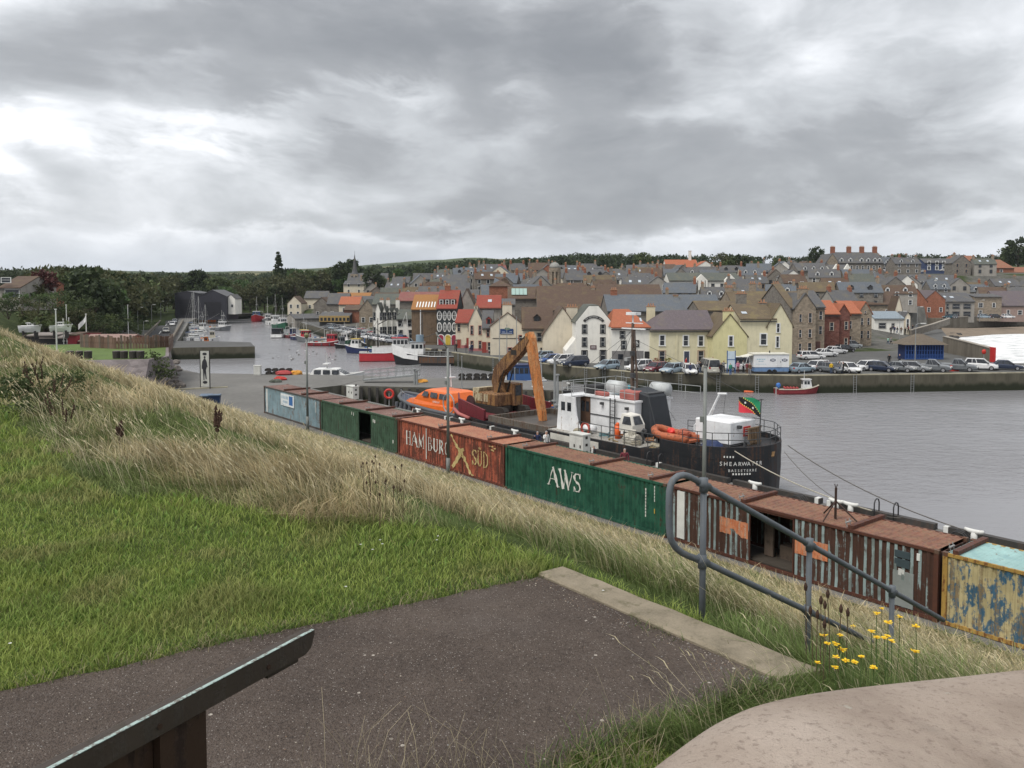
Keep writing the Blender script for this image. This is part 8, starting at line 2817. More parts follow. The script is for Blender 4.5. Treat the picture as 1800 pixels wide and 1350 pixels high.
def wheelhouse(t, x0, x1, hw, z0, h, col, roof='white', name='wheelhouse'):
 o = MB().loft([[(x0, -hw, z0), (x1, -hw, z0), (x1, hw, z0), (x0, hw, z0)], [(x0 + .05, -hw * .92, z0 + h), (x1 - .18 * h, -hw * .92, z0 + h), (x1 - .18 * h, hw * .92, z0 + h), (x0 + .05, hw * .92, z0 + h)]]).build(name, mcol(col, BC[col]), t)
 MB().box(x0 - .12, x1 - .1 * h, -hw - .05, hw + .05, z0 + h, z0 + h + .1).build('roof', mcol(roof, BC[roof]), o)
 n = max(2, int((x1 - x0) / .7))
 for sg in (-1, 1):
  for k in range(n):
   a = x0 + .15 + (x1 - x0 - .45) * k / n
   b = a + (x1 - x0 - .45) / n * .8
   mb = MB()
   y = sg * hw * .965
   mb.add([(a, y + sg * .015, z0 + h * .5), (b, y + sg * .015, z0 + h * .5), (b, sg * hw * .93 + sg * .015, z0 + h * .85), (a, sg * hw * .93 + sg * .015, z0 + h * .85)], [(0, 1, 2, 3)])
   mb.build('window', GL, o, fix=False)
 m = 3
 for k in range(m):
  y0 = -hw * .8 + 1.6 * hw * k / m + .04
  y1 = y0 + 1.6 * hw / m - .08
  for xa, xb in ((x1 - .07 * h, x1 - .145 * h), (x0 - .012, x0 + .015)):
   MB().add([(xa + .02 * (xa > 0), y0, z0 + h * .5), (xa + .02 * (xa > 0), y1, z0 + h * .5), (xb + .02 * (xa > 0), y1, z0 + h * .85), (xb + .02 * (xa > 0), y0, z0 + h * .85)], [(0, 1, 2, 3)]).build('window', GL, o, fix=False)
 return o

M_MAST = pm('mast_pale', (0.5, 0.5, 0.48), .5)

def spar(t, a, b, r0, r1=None, name='mast', m=None):
 mb = MB()
 mb.cyl(a, b, r0, r1 if r1 is not None else r0 * .7, 6)
 return mb.build(name, m or M_MAST, t)

def gear(t, pts, seed):
 rg = random.Random(seed)
 for k, (x, y, z, s) in enumerate(pts):
  mb = MB()
  lump(mb, (x, y, z + s * .5), (s * rg.uniform(.8, 1.3), s * rg.uniform(.7, 1.1), s * .7), seed * 31 + k, 7, 4)
  c = rg.choice([('gear_orange', (0.5, 0.14, 0.03)), ('gear_black', (0.03, 0.03, 0.03)), ('gear_blue', (0.05, 0.1, 0.22)), ('gear_buff', (0.35, 0.3, 0.2)), ('gear_red', (0.4, 0.04, 0.04)), ('gear_green', (0.04, 0.16, 0.1))])
  mb.build('deck_gear', pm(c[0], c[1], .8, .4, 6), t)

def fisher(px, py, L, deg, hull, house='white', roof=None, label='', B=None, aft=False, free=1.0, gantry=True, mast=4.5, seed=1, band=None, group='fishing boats along the town quay'):
 b = at(px, py, 0)
 t = thing('fishing_boat', label, 'boat', (b.x, b.y, 0), radians(deg), group)
 B = B or L * .33
 boat_hull(t, L, B, hull, free, .09 * L, band)
 hl = L * .24
 x0 = -L * .3 if aft else L * .08
 o = wheelhouse(t, x0, x0 + hl, B * .3, free + .15, 1.9 if L < 12 else 2.3, house, roof or house)
 spar(t, (x0 + hl * .4, 0, free + 2), (x0 + hl * .35, 0, free + 2 + mast), .07, .03)
 MB().box(x0 + hl * .3, x0 + hl * .5, -.5, .5, free + 2.5 + mast * .4, free + 2.6 + mast * .4).build('aerial_bar', M_MAST, t)
 if gantry:
  for sg in (-1, 1):
   spar(t, (-L * .42, sg * B * .36, free), (-L * .40, sg * B * .28, free + 2.3), .06, .05, 'gantry_leg')
  spar(t, (-L * .40, -B * .28, free + 2.3), (-L * .40, B * .28, free + 2.3), .06, .06, 'gantry_beam')
  spar(t, (-L * .38, 0, free + 2.3), (x0, 0, free + 2 + mast * .7), .02, .02, 'stay')
 spar(t, (L * .46, 0, free + .08 * L), (x0 + hl * .4, 0, free + 1.8 + mast), .015, .015, 'stay')
 gear(t, [(-L * .22, -B * .2, free, .4), (-L * .12, B * .2, free, .45), (-L * .3, .1, free, .35), (L * .36, 0, free + .3, .3)], seed)
 mb = MB()
 for sg in (-1,):
  for k in range(3):
   mb = MB()
   x = -L * .25 + k * L * .22
   mb.cyl((x, sg * B * .5, free * .9), (x, sg * B * .5, free * .3), .16, n=7)
   mb.build('fender', pm('fender_grey', (0.1, 0.105, 0.115), .6), t)
 return t

def yacht(px, py, L, deg, label, hull='white', mast=10.5, group='yachts on the west quay'):
 b = at(px, py, 0)
 t = thing('sailing_yacht', label, 'yacht', (b.x, b.y, 0), radians(deg), group)
 B = L * .31
 boat_hull(t, L, B, hull, .85, .4)
 wheelhouse(t, -L * .12, L * .2, B * .28, .9, .55, 'white', 'white', 'coachroof')
 spar(t, (L * .06, 0, .9), (L * .06, 0, mast), .08, .05)
 spar(t, (L * .05, 0, 2.1), (-L * .38, 0, 2.2), .07, .06, 'boom')
 MB().cyl((L * .04, 0, 2.28), (-L * .36, 0, 2.36), .16, .1, 7).build('furled_sail', pm('sail_cover_blue', (0.06, 0.1, 0.2), .8), t)
 spar(t, (L * .06, -.9, mast * .6), (L * .06, .9, mast * .6), .025, .025, 'spreader')
 for e in ((L * .48, 0, 1.3), (-L * .48, 0, 1.0), (L * .03, -B * .46, 1.0), (L * .03, B * .46, 1.0)):
  spar(t, (L * .06, 0, mast), e, .012, .012, 'stay')
 return t

fisher(453, 565, 15, -80, 'red', 'blue', 'white', 'red trawler with a blue and white wheelhouse at the harbour head', free=2.0, mast=7, seed=2)
fisher(470, 566, 12, -70, 'grey', 'white', None, 'grey trawler rafted beside the red trawler at the harbour head', mast=8, seed=3)
fisher(482, 572, 14, -62, 'white', 'white', None, 'white trawler with pale derricks beside the market shed', mast=9, seed=4, free=1.4)
fisher(494, 577, 13, -60, 'green', 'white', None, 'green hulled boat with white derricks by the market shed', mast=8, seed=5, free=1.3)
b = at(489, 593, 0)
t = thing('motor_cruiser', 'white motor cruiser with a dark cockpit canopy seen from astern', 'boat', (b.x, b.y, 0), radians(98))
boat_hull(t, 8, 3.6, 'white', 1.0, .4)
wheelhouse(t, -3.4, 1.5, 1.45, 1.0, 1.6, 'black', 'black', 'canopy')
wheelhouse(t, 1.0, 2.8, 1.1, 1.1, .7, 'white', 'white', 'coachroof')
MB().box(-4.5, -4.0, -1.5, 1.5, .25, .4).build('swim_platform', mcol('white', BC['white']), t)
for x in (-1.2, 1.2):
 spar(t, (-3.9, x, 1), (-3.9, x, 1.9), .03, .03, 'stern_rail_post')
fisher(512, 594, 7, -55, 'dark red', 'navy', 'white', 'small dark red boat with a navy wheelhouse beside the cruiser', mast=3, seed=7, free=.8)
fisher(530, 598, 9, -50, 'navy', 'cream', 'yellow', 'navy boat carrying a yellow float on deck', mast=3.5, seed=8, free=.9)
fisher(549, 601, 9.5, 170, 'grey', 'red', 'cream', 'grey hulled boat with a red wheelhouse and a pale canopy', mast=3, seed=9, free=1.0)
fisher(572, 608, 9.5, -12, 'dark red', 'red', 'red', 'dark red boat with red wheelhouse roof and green nets', mast=3, seed=10, free=.8)
fisher(597, 606, 8, -10, 'green', 'white', 'white', 'green hulled boat with a white wheelhouse and a yellow stern', mast=3, seed=11, free=.9)
fisher(609, 612, 6, -150, 'black', 'grey', 'grey', 'small black boat between the green boat and the navy and white boat', mast=2.5, seed=15, free=.7)
fisher(638, 621, 8.5, 168, 'navy', 'white', 'yellow', 'navy and white boat with a yellow wheelhouse roof', mast=3.5, seed=12, free=1.1)
fisher(655, 612, 7, 150, 'black', 'blue', 'white', 'black boat with a blue wheelhouse behind the navy and white boat', mast=3, seed=13, free=.9)
b = at(688, 634, 0)
t = thing('trawler', 'large red hulled trawler with white upper works and tall masts', 'trawler', (b.x, b.y, 0), radians(10))
boat_hull(t, 12.5, 4.2, 'red', 1.55, 1.7, 'white')
mb = MB()
for sg in (-1, 1):
 mb.add([(-3.8, sg * 2.06, 1.62), (0, sg * 2.1, 1.75), (3, sg * 1.75, 2.3), (5.6, sg * .6, 3.1), (5.9, sg * .5, 3.9), (3, sg * 1.7, 3.3), (0, sg * 2.05, 2.9), (-3.8, sg * 2.0, 2.8)], [(0, 1, 6, 7), (1, 2, 5, 6), (2, 3, 4, 5)])
mb.build('white_bulwark', mcol('white', BC['white']), t, fix=False)
wheelhouse(t, .2, 3.6, 1.3, 2.2, 2.3, 'white', 'red')
for (a, b2, r) in (((-2.6, 0, 1.6), (-2.6, 0, 8.5), .12), ((-2.6, 0, 7.2), (1.8, 0, 9.4), .1), ((3.6, -.8, 3), (3.0, 0, 9.6), .08), ((3.6, .8, 3), (3.0, 0, 9.6), .08), ((1.0, -.8, 4.5), (3.0, 0, 9.6), .05), ((-4.6, -1.5, 1.6), (-4.6, -1.2, 5.2), .09), ((-4.6, 1.5, 1.6), (-4.6, 1.2, 5.2), .09), ((-4.6, -1.3, 5.0), (-4.6, 1.3, 5.0), .09), ((-4.6, 0, 5.0), (-2.6, 0, 8.0), .04), ((-2.8, -1.6, 6.2), (-2.8, 1.6, 6.2), .08), ((-2.6, 0, 6.0), (.2, 0, 4.8), .07)):
 spar(t, a, b2, r, r * .7, 'spar', M_MAST if a[0] > 0 else pm('spar_black', (0.03, 0.03, 0.03), .6))
gear(t, [(-3, .8, 1.7, .6), (-1.6, -.8, 1.7, .6), (-3.9, -.4, 1.7, .5), (-1, .9, 1.8, .5)], 40)
b = at(749, 641, 0)
t = thing('trawler', 'black and white steel trawler with rusty side and creels on deck', 'trawler', (b.x, b.y, 0), radians(176))
boat_hull(t, 13, 4.2, 'black', 1.6, 1.5, 'white')
mb = MB()
for sg in (-1, 1):
 mb.add([(1.2, sg * 2.12, 1.0), (4, sg * 1.55, 1.3), (6.3, sg * .25, 2.0), (6.5, sg * .2, 3.9), (4, sg * 1.5, 3.3), (1.2, sg * 2.1, 2.9)], [(0, 1, 4, 5), (1, 2, 3, 4)])
mb.build('white_bow', mcol('white', BC['white']), t, fix=False)
MB().box(-6.0, 0.9, 2.08, 2.16, .5, 1.55).build('rusty_side', worn('rusty_side', (0.06, 0.06, 0.06), (0.2, 0.1, 0.05), .5, 1.5), t)
wheelhouse(t, .3, 3.0, 1.2, 2.0, 2.2, 'white', 'grey')
MB().cyl((1.2, -.2, 4.3), (1.2, -.2, 5.6), .75, n=12).build('net_drum', pm('drum_blue', (0.2, 0.27, 0.33), .6), t)
for (a, b2, r) in (((.6, 0, 4.2), (.6, 0, 9.5), .1), ((.6, 0, 5), (-3.5, 0, 6.5), .07), ((-5.6, -1.6, 1.6), (-5.6, -1.4, 4.6), .09), ((-5.6, 1.6, 1.6), (-5.6, 1.4, 4.6), .09), ((-5.6, -1.4, 4.6), (-5.6, 1.4, 4.6), .09), ((-5.6, 0, 4.6), (.6, 0, 7.5), .03), ((4.5, 0, 3), (.6, 0, 8), .03)):
 spar(t, a, b2, r, r * .7, 'spar', pm('spar_dark', (0.07, 0.06, 0.055), .6))
for k in range(5):
 MB().box(-5.2 + k * 1.05, -4.3 + k * 1.05, -1.2, 1.3, 1.75, 2.5 + .5 * (k % 2)).build('creel_stack', pm('creel_net', (0.05, 0.045, 0.04), .9, .5, 9), t)
railing(t, [(-6, 2.05, 1.7), (-3, 2.1, 1.7), (.2, 2.1, 1.7)], .95, M_LRAIL, (.5, 1), .03)
yacht(340, 598, 9, 75, 'white yacht with the tallest mast on the west quay', mast=13.5)
yacht(348, 590, 9, 75, 'white yacht with a blue sail cover behind the tallest mast', mast=12)
yacht(337, 578, 9, 72, 'white yacht moored against the west wall', mast=13)
yacht(360, 582, 8, 80, 'white yacht beside the red dinghy', mast=9)
fisher(352, 585, 9, 85, 'white', 'white', 'white', 'white cabin boat moored stern out at the west quay', mast=4, seed=21, group='boats on the west quay')
fisher(365, 600, 6.5, 20, 'white', 'cream', 'white', 'small white boat with a cream hood inside the breakwater', mast=2, seed=22, gantry=False, free=.7, group='boats on the west quay')
fisher(382, 581, 10, -5, 'grey', 'white', 'white', 'grey hulled white catamaran cruiser off the west quay', mast=4, seed=23, group='boats on the west quay')
fisher(392, 578, 7, 95, 'black', 'grey', 'grey', 'black workboat alongside the catamaran cruiser', mast=3, seed=24, group='boats on the west quay')
fisher(368, 566, 12, 80, 'orange', 'yellow', 'white', 'orange fishing boat with a yellow wheelhouse below the black sheds', mast=6, seed=25, group='boats on the west quay')
fisher(381, 560, 12, 82, 'white', 'white', 'white', 'tall white boat on the slip below the black sheds', mast=6, seed=26, free=1.8, group='boats on the west quay')
fisher(356, 610.5, 5, 10, 'orange', 'orange', 'white', 'small orange boat beside the breakwater', mast=1.8, seed=27, gantry=False, free=.6, group='boats on the west quay')
fisher(330, 612, 5.5, 20, 'white', 'white', 'white', 'small open white boat under the sloping west ramp', mast=1.5, seed=28, gantry=False, free=.6, group='boats on the west quay')
b = at(583, 685, 0)
t = thing('motor_launch', 'white motor launch with raked windscreen behind the pier', 'boat', (b.x, b.y, 0), radians(-6))
boat_hull(t, 9.5, 3.4, 'white', 1.9, .7)
o = MB().loft([[(-2.8, -1.4, 2.0), (2.6, -1.2, 2.1), (2.6, 1.2, 2.1), (-2.8, 1.4, 2.0)], [(-2.2, -1.25, 3.0), (.9, -1.1, 3.05), (.9, 1.1, 3.05), (-2.2, 1.25, 3.0)]]).build('cabin', mcol('white', BC['white']), t)
for k in range(3):
 mb = MB()
 y0 = -1.05 + k * .72
 mb.add([(2.52, y0, 2.2), (2.52, y0 + .62, 2.2), (1.02, y0 + .58, 2.98), (1.02, y0 + .04, 2.98)], [(0, 1, 2, 3)])
 mb.build('windscreen', GL, o, fix=False)
for k in range(3):
 MB().add([(-2.1 + k * 1.3, -1.38, 2.3), (-1.1 + k * 1.3, -1.36, 2.3), (-1.1 + k * 1.3, -1.24, 2.9), (-2.1 + k * 1.3, -1.25, 2.9)], [(0, 1, 2, 3)]).build('window', GL, o, fix=False)
spar(t, (-.6, 0, 3), (-.7, 0, 5.2), .08, .05)
MB().box(-1.0, -.3, -.8, .8, 3.6, 3.75).build('radar_arch', mcol('white', BC['white']), t)
b = at(903, 695, 0)
t = thing('fishing_boat', 'blue creel boat with a small red flag behind the pier', 'boat', (b.x, b.y, 0), radians(185))
boat_hull(t, 8.5, 3.2, 'blue', 1.9, .7, 'white')
wheelhouse(t, -2.6, 1.0, 1.4, 2.0, 2.1, 'blue', 'navy')
wheelhouse(t, 1.0, 2.8, 1.1, 2.1, 1.2, 'white', 'white', 'fore_cabin')
spar(t, (-.5, 0, 4), (-.5, 0, 7.6), .09, .05)
MB().box(-1.0, -.1, -.03, .03, 5.5, 6.3).build('red_flag', M_RED, t)
spar(t, (-3.8, 0, 2), (-3.6, 0, 5.4), .06, .04, 'derrick')
fisher(931, 722, 5.5, 8, 'white', 'white', 'white', 'small white day boat in the basin behind the excavator', mast=1.2, seed=31, gantry=False, free=.7, group='boats in the basin')
fisher(985, 726, 5, 10, 'black', 'black', 'black', 'low black inflatable tender in the basin behind the excavator arm', mast=1.0, seed=32, gantry=False, free=.45, group='boats in the basin')
b = at(1402, 692, 0)
t = thing('fishing_boat', 'small maroon creel boat with a white wheelhouse and a blue outboard', 'boat', (b.x, b.y, 0), radians(6))
boat_hull(t, 6.0, 2.0, 'dark red', .62, .5, 'cream')
wheelhouse(t, .5, 1.8, .62, .7, 1.25, 'white', 'white')
spar(t, (.9, 0, 2), (.9, 0, 3.2), .05, .03)
mb = MB()
lump(mb, (-2.75, 0, 1.15), (.32, .3, .4), 5, 10, 6)
mb.build('outboard_cowl', pm('outboard_blue', (0.05, 0.16, 0.45), .4), t)
MB().box(-3.1, -2.85, -.1, .1, -.3, .95).build('outboard_leg', pm('outboard_grey', (0.4, 0.4, 0.4), .5), t)
mb = MB()
for k in range(5):
 mb.cyl((-1.9 + k * .42, -.5, .75), (-1.7 + k * .42, .5, .85), .16, n=6)
mb.build('net_pile', pm('net_red', (0.35, 0.06, 0.06), .9, .5, 8), t)
b = at(1322, 690, 0)
o = MB().cyl((-1.1, 0, .12), (1.1, 0, .12), .16, n=8).build('orange_boom', pm('float_orange', (0.75, 0.16, 0.06), .5), None, loc=(b.x, b.y, 0))
tag(o, 'long orange float lying on the water under the quay wall', 'float')
rg = random.Random(2)
for k in range(22):
 px, py = rg.uniform(470, 590), rg.uniform(612, 634)
 b = at(px, py, 0)
 t = thing('gull', 'gull resting on the harbour water', 'gull', (b.x, b.y, 0), rg.random() * 6, 'gulls resting on the harbour water')
 mb = MB()
 rings = []
 for x, r, z in ((-.26, .01, .14), (-.15, .06, .1), (0, .09, .09), (.12, .075, .1), (.19, .04, .16), (.23, .045, .22), (.28, .035, .23), (.31, .01, .22)):
  rings.append([(x, r * cos(a * pi / 3), z + r * sin(a * pi / 3)) for a in range(6)])
 mb.loft(rings)
 mb.build('body', pm('gull_dark', (0.12, 0.11, 0.1), .8) if k % 3 else pm('gull_white', (0.7, 0.7, 0.7), .8), t, smooth=True)
 MB().cyl((.3, 0, .22), (.37, 0, .2), .012, .004, 5).build('beak', pm('gull_beak', (0.5, 0.35, 0.05), .6), t)
# ================================================================== TREES
M_BARK = pm('bark', (0.06, 0.045, 0.035), .9, .3, 3)
rngT = np.random.default_rng(33)

def mat_leaf():
 return mat_blade('tree_leaves', .6)

M_LEAF = mat_leaf()
TREES = []

def tree_proto(h, w, c0, c1, seed, conifer=False):
 rg = np.random.default_rng(seed)
 n = 46
 if conifer:
  zz = rg.uniform(.12, 1, n) * h
  rr_ = (1 - zz / h) * w * .5 + .2
  a = rg.random(n) * 2 * pi
  cl = np.stack([np.cos(a) * rr_ * .7, np.sin(a) * rr_ * .7, zz, rr_ * .5 + .3], 1)
 else:
  d = rg.normal(size=(n, 3))
  d /= np.linalg.norm(d, axis=1)[:, None]
  rad = .62 + .3 * rg.random(n)
  cl = np.stack([d[:, 0] * w * .5 * rad, d[:, 1] * w * .5 * rad, h * .54 + d[:, 2] * h * .43 * rad, w * rg.uniform(.1, .2, n)], 1)
  cl = cl[cl[:, 2] > h * .08]
 me = leaf_cloud(rg, cl, 34, .035 * h + .08, c0, c1, 'crown', M_LEAF)
 mb = MB()
 mb.tube([(0, 0, -1), (w * .02, 0, h * .3), (0, 0, h * .7)], [.035 * h, .025 * h, .008 * h], 7)
 for k in range(5):
  c = cl[k * 3 % len(cl)]
  mb.tube([(0, 0, h * .28 + k * .03 * h), (c[0] * .5, c[1] * .5, (c[2] + h * .35) / 2), tuple(c[:3])], [.014 * h, .009 * h, .004 * h], 5)
 return me, mb.mesh('trunk', [M_BARK])

DG = ((.02, .032, .014), (.07, .095, .036))
MG = ((.045, .065, .024), (.135, .17, .065))
OL = ((.04, .045, .02), (.12, .125, .055))
GRN = ((.04, .075, .025), (.12, .19, .065))
KINDS = [('dense dark green tree', 11, 9, DG), ('mid green rounded tree', 10, 9, MG), ('olive green spreading tree', 10, 11, OL), ('tall narrow dark tree', 14, 7, DG), ('fresh green bushy tree', 9, 8, GRN)]
PROT = [tree_proto(h, w, c[0], c[1], 50 + i) for i, (nm, h, w, c) in enumerate(KINDS)]
PROT.append(tree_proto(15, 6, DG[0], DG[1], 77, True))
KINDS.append(('dark pointed conifer', 15, 6, DG))

def tree(kind, x, y, z, s, place, group, name='tree', hs=1.0):
 t = thing(name, '%s %s' % (KINDS[kind][0], place), 'tree', (x, y, z), random.random() * 6.28, group)
 t.scale = (s, s, s * hs)
 link('trunk', PROT[kind][1], t)
 link('crown', PROT[kind][0], t)
 return t

rk = random.Random(9)
cnt = 0
for k in range(900):
 Y = rk.uniform(172, 330)
 dl = rk.uniform(3, 105) if k % 3 else rk.uniform(2, 22)
 x = road_x(Y) - 5 - dl
 px = 900 + x / Y * FPX
 if px < 66 or px > 330:
  continue
 if any((x - a) ** 2 + (Y - b) ** 2 < 5.6 ** 2 for a, b in taken):
  continue
 taken.append((x, Y))
 cnt += 1
 z = land_h(x, Y)
 kd = rk.choices([0, 1, 2, 3, 4], [4, 3, 4, .6, 2])[0]
 want = atY(px, interp(px, [(60, 478), (130, 462), (150, 457), (235, 462), (262, 470), (330, 477)]) + rk.uniform(0, 8), Y).z
 s = min(1.6, max(.6, (want - z) / (KINDS[kd][1] * .97))) if rk.random() < .75 else rk.uniform(.5, .8)
 tree(kd, x, Y, z, s, 'in the wooded bank above the west road', 'trees of the wooded bank')
 if cnt >= 150:
  break
n0 = 0
for k in range(600):
 Y = rk.uniform(345, 560)
 px = rk.uniform(285, 625)
 x = (px - 900) / FPX * Y
 if (Y < 400 and px > 420) or (300 < px < 420 and Y < 352):
  if not (Y > 372 and px < 520):
   continue
 if any((x - a) ** 2 + (Y - b) ** 2 < 8.0 ** 2 for a, b in taken):
  continue
 taken.append((x, Y))
 z = land_h(x, Y)
 kd = rk.choices([0, 1, 2, 3, 4], [3, 3, 2, 1, 3])[0]
 tree(kd, x, Y, z, rk.uniform(1.05, 1.7), 'in the valley wood behind the harbour head', 'trees of the valley wood')
 n0 += 1
 if n0 >= 120:
  break
for i, (px, yb, Y, kd, s, pl) in enumerate([(655, 508, 372, 0, 1.0, 'beside the church'), (668, 510, 375, 1, .8, 'beside the church'), (600, 497, 400, 0, 1.1, 'left of the church'), (585, 500, 410, 1, 1.0, 'left of the church'), (490, 505, 420, 5, 1.25, 'standing out of the valley wood'), (1708, 492, 345, 0, .95, 'before the orange roofed hall'), (1790, 470, 420, 0, 1.6, 'at the end of the hill'), (1775, 472, 430, 1, 1.3, 'at the end of the hill'), (1580, 472, 380, 1, .8, 'by the great terrace'), (1600, 474, 385, 4, .7, 'by the great terrace'), (1130, 478, 372, 1, 1.0, 'below the skyline wood'), (1280, 486, 345, 1, .8, 'beside the white red-roofed house'), (1300, 480, 365, 0, .9, 'beside the white red-roofed house'), (1330, 478, 370, 4, .7, 'in the old town gardens'), (930, 480, 390, 0, .8, 'beside the grey barn'), (868, 482, 385, 4, .7, 'beside the brick block'), (1370, 475, 385, 1, .8, 'in the old town gardens'), (1435, 462, 420, 0, .9, 'left of the great terrace'), (1270, 476, 380, 2, .9, 'beside the white red-roofed house'), (700, 492, 385, 4, .7, 'right of the church'), (735, 490, 390, 1, .7, 'right of the church'), (52, 534, 145, 2, .5, 'before the red brick house'), (520, 500, 400, 4, 1.0, 'above the cream villa'), (545, 503, 400, 1, .9, 'above the cream villa')]):
 b = atY(px, yb, Y)
 tree(kd, b.x, b.y, b.z - .6, s, pl, 'trees among the houses')
me_, tr_ = tree_proto(6, 5.5, (.04, .015, .015), (.13, .05, .045), 99)
b = atY(72, 530, 148)
t = thing('tree', 'small copper leaved tree beside the red brick house', 'tree', tuple(b))
link('trunk', tr_, t)
link('crown', me_, t)

TOP = [(-80, 468), (100, 466), (200, 466), (285, 472), (330, 472), (420, 474), (520, 472), (590, 474), (640, 472), (700, 465), (760, 461), (800, 458), (850, 456), (900, 455), (930, 456), (960, 449), (1000, 445), (1030, 440), (1060, 443), (1100, 440), (1130, 444), (1160, 443), (1190, 437), (1230, 439), (1270, 440), (1330, 446), (1400, 446), (1450, 448), (1500, 449), (1600, 446), (1700, 446), (1800, 447), (1900, 447)]

def far_wood(name, Y0, Y1, px0, px1, n, yo, label, c0, c1, leaf=1.0):
 cl = []
 for k in range(n):
  Y = rk.uniform(Y0, Y1)
  px = rk.uniform(px0, px1)
  x = (px - 900) / FPX * Y
  z = land_h(x, Y)
  top = atY(px, interp(px, TOP) + yo + rk.uniform(-1, 5), Y).z
  h = min(20, max(7, top - z))
  for j in range(5):
   cl.append((x + rk.gauss(0, 2.4), Y + rk.gauss(0, 2.4), z + h * rk.uniform(.25, .82), rk.uniform(2.0, 3.8)))
 cl = np.array(cl)
 me = leaf_cloud(np.random.default_rng(3), cl, 20, leaf, c0, c1, name, M_LEAF)
 tag(link(name, me), label, 'wood', kind='stuff')

far_wood('skyline_wood', 560, 720, 640, 1330, 420, 0, 'dark wood along the skyline behind the town', (.022, .036, .016), (.065, .09, .038))
far_wood('skyline_hedges', 700, 900, 1300, 1900, 170, 1, 'trees and hedges on the far right skyline', (.025, .036, .018), (.07, .085, .04), 1.1)
far_wood('valley_hill_wood', 560, 950, 130, 680, 420, 2, 'hazy wooded hills beyond the valley', (.03, .045, .022), (.085, .11, .05), 1.1)
far_wood('left_skyline_wood', 380, 520, -80, 170, 160, 1, 'hazy wood on the skyline above the brown house', (.03, .042, .022), (.075, .095, .045), .8)
def scrub(px, yb, Y, w, h, label, c=DG, group=None, n=16, name='bush'):
 b = atY(px, yb, Y)
 t = thing(name, label, 'bush', tuple(b), 0, group)
 rg = np.random.default_rng(int(px * 7 + yb))
 cl = np.stack([rg.normal(0, w * .33, n), rg.normal(0, w * .2, n), rg.uniform(.15, .9, n) * h, rg.uniform(.15, .3, n) * h + .2], 1)
 link('foliage', leaf_cloud(rg, cl, 40, .09 + .03 * h, c[0], c[1], 'foliage', M_LEAF), t)
 mb = MB()
 for k in range(4):
  mb.tube([(0, 0, -.8), (cl[k][0] * .6, cl[k][1] * .6, cl[k][2] * .6), tuple(cl[k][:3])], [.06, .04, .02], 5)
 mb.build('stems', M_BARK, t)

for i, (px, yb, Y, w, h, c) in enumerate([(15, 552, 120, 6, 2.4, DG), (40, 548, 128, 6, 2.2, OL), (66, 545, 134, 7, 2.6, DG), (92, 548, 136, 7, 3.0, MG), (120, 560, 140, 7, 3.2, DG), (140, 572, 140, 6, 3.0, OL), (165, 580, 146, 7, 3.2, DG), (190, 585, 150, 7, 3.4, MG), (215, 590, 155, 6, 3.0, DG), (60, 566, 116, 6, 1.6, OL), (90, 575, 116, 5, 1.6, MG), (20, 530, 134, 5, 1.6, GRN), (75, 530, 142, 5, 1.5, GRN), (105, 532, 146, 6, 2.5, DG)]):
 scrub(px, yb, Y, w, h, 'rough scrub bush on the slope below the brown house', c, 'scrub on the left slope')
for px in (205, 222, 240, 256):
 scrub(px, 671, 92, 2.4, 1.5, 'dark hedge bush at the foot of the stone earthwork', DG, 'hedge below the earthwork')
scrub(272, 668, 93, 2.6, 3.2, 'leafy bush against the corner of the earthwork wall', MG)
# ================================================================== EARTHWORK AND BOATYARD ON THE LEFT
FZ = 6.2
M_FORT = stone('earthwork_stone', (0.19, 0.165, 0.165), 1.0)
fp_ = [at(60, 640, FZ), at(150, 634, FZ), at(262, 632, FZ), at(297, 626, FZ), at(297, 608, FZ), at(230, 603, FZ), at(60, 606, FZ)]
mb = MB()
n = len(fp_)
cen = sum(fp_, Vector()) / n
botr = [Vector((v.x + (v.x - cen.x) * .05, v.y - (3.2 if i < 4 else -2), ZQ - .3)) for i, v in enumerate(fp_)]
mb.loft([botr, [Vector((v.x, v.y, FZ)) for v in fp_]], cap=False)
mb.add([tuple(v) for v in fp_], [tuple(range(n))])
struct(mb.build('earthwork', M_FORT))
mb = MB()
ins = [cen + (v - cen) * .94 for v in fp_]
mb.add([(v.x, v.y, FZ + .02) for v in ins], [tuple(range(n))])
struct(mb.build('earthwork_lawn', pm('lawn_far', (0.1, 0.15, 0.04), .95, .2, .4), fix=False))
pal = thing('palisade', 'weathered timber palisade of upright planks round the earthwork lawn', 'palisade')
M_PLK = [pm('plank_%d' % k, c, .9, .3, 2) for k, c in enumerate([(0.16, 0.1, 0.075), (0.12, 0.075, 0.055), (0.2, 0.13, 0.1), (0.14, 0.11, 0.09)])]
line = [at(118, 614, FZ), at(180, 617, FZ), at(240, 616, FZ), at(285, 613, FZ), at(297, 620, FZ)]
line = [v + Vector((0, 3.5, 0)) for v in line[:4]] + [line[4]]
PLM = {}
tot = 0
for a, b in zip(line[:-1], line[1:]):
 d = b - a
 m = int(d.length / .34)
 for k in range(m):
  p = a.lerp(b, k / m)
  i = rk.randrange(4)
  if i not in PLM:
   mb = MB()
   hh = 1.55 + .1 * i
   mb.prism([(-.15, 0), (.15, 0), (.15, hh - .08), (.05, hh), (-.15, hh - .03)], -.04, .04, 'y')
   PLM[i] = mb.mesh('plank', [M_PLK[i]])
  if rk.random() < .05:
   continue
  o = link('plank', PLM[i], pal, (p.x, p.y, FZ), atan2(d.y, d.x))
  o.rotation_euler.y = rk.uniform(-.02, .02)
 MB().tube([a + Vector((0, .12, .9)), b + Vector((0, .12, .9))], .07, 6).build('rail', M_PLK[1], pal)
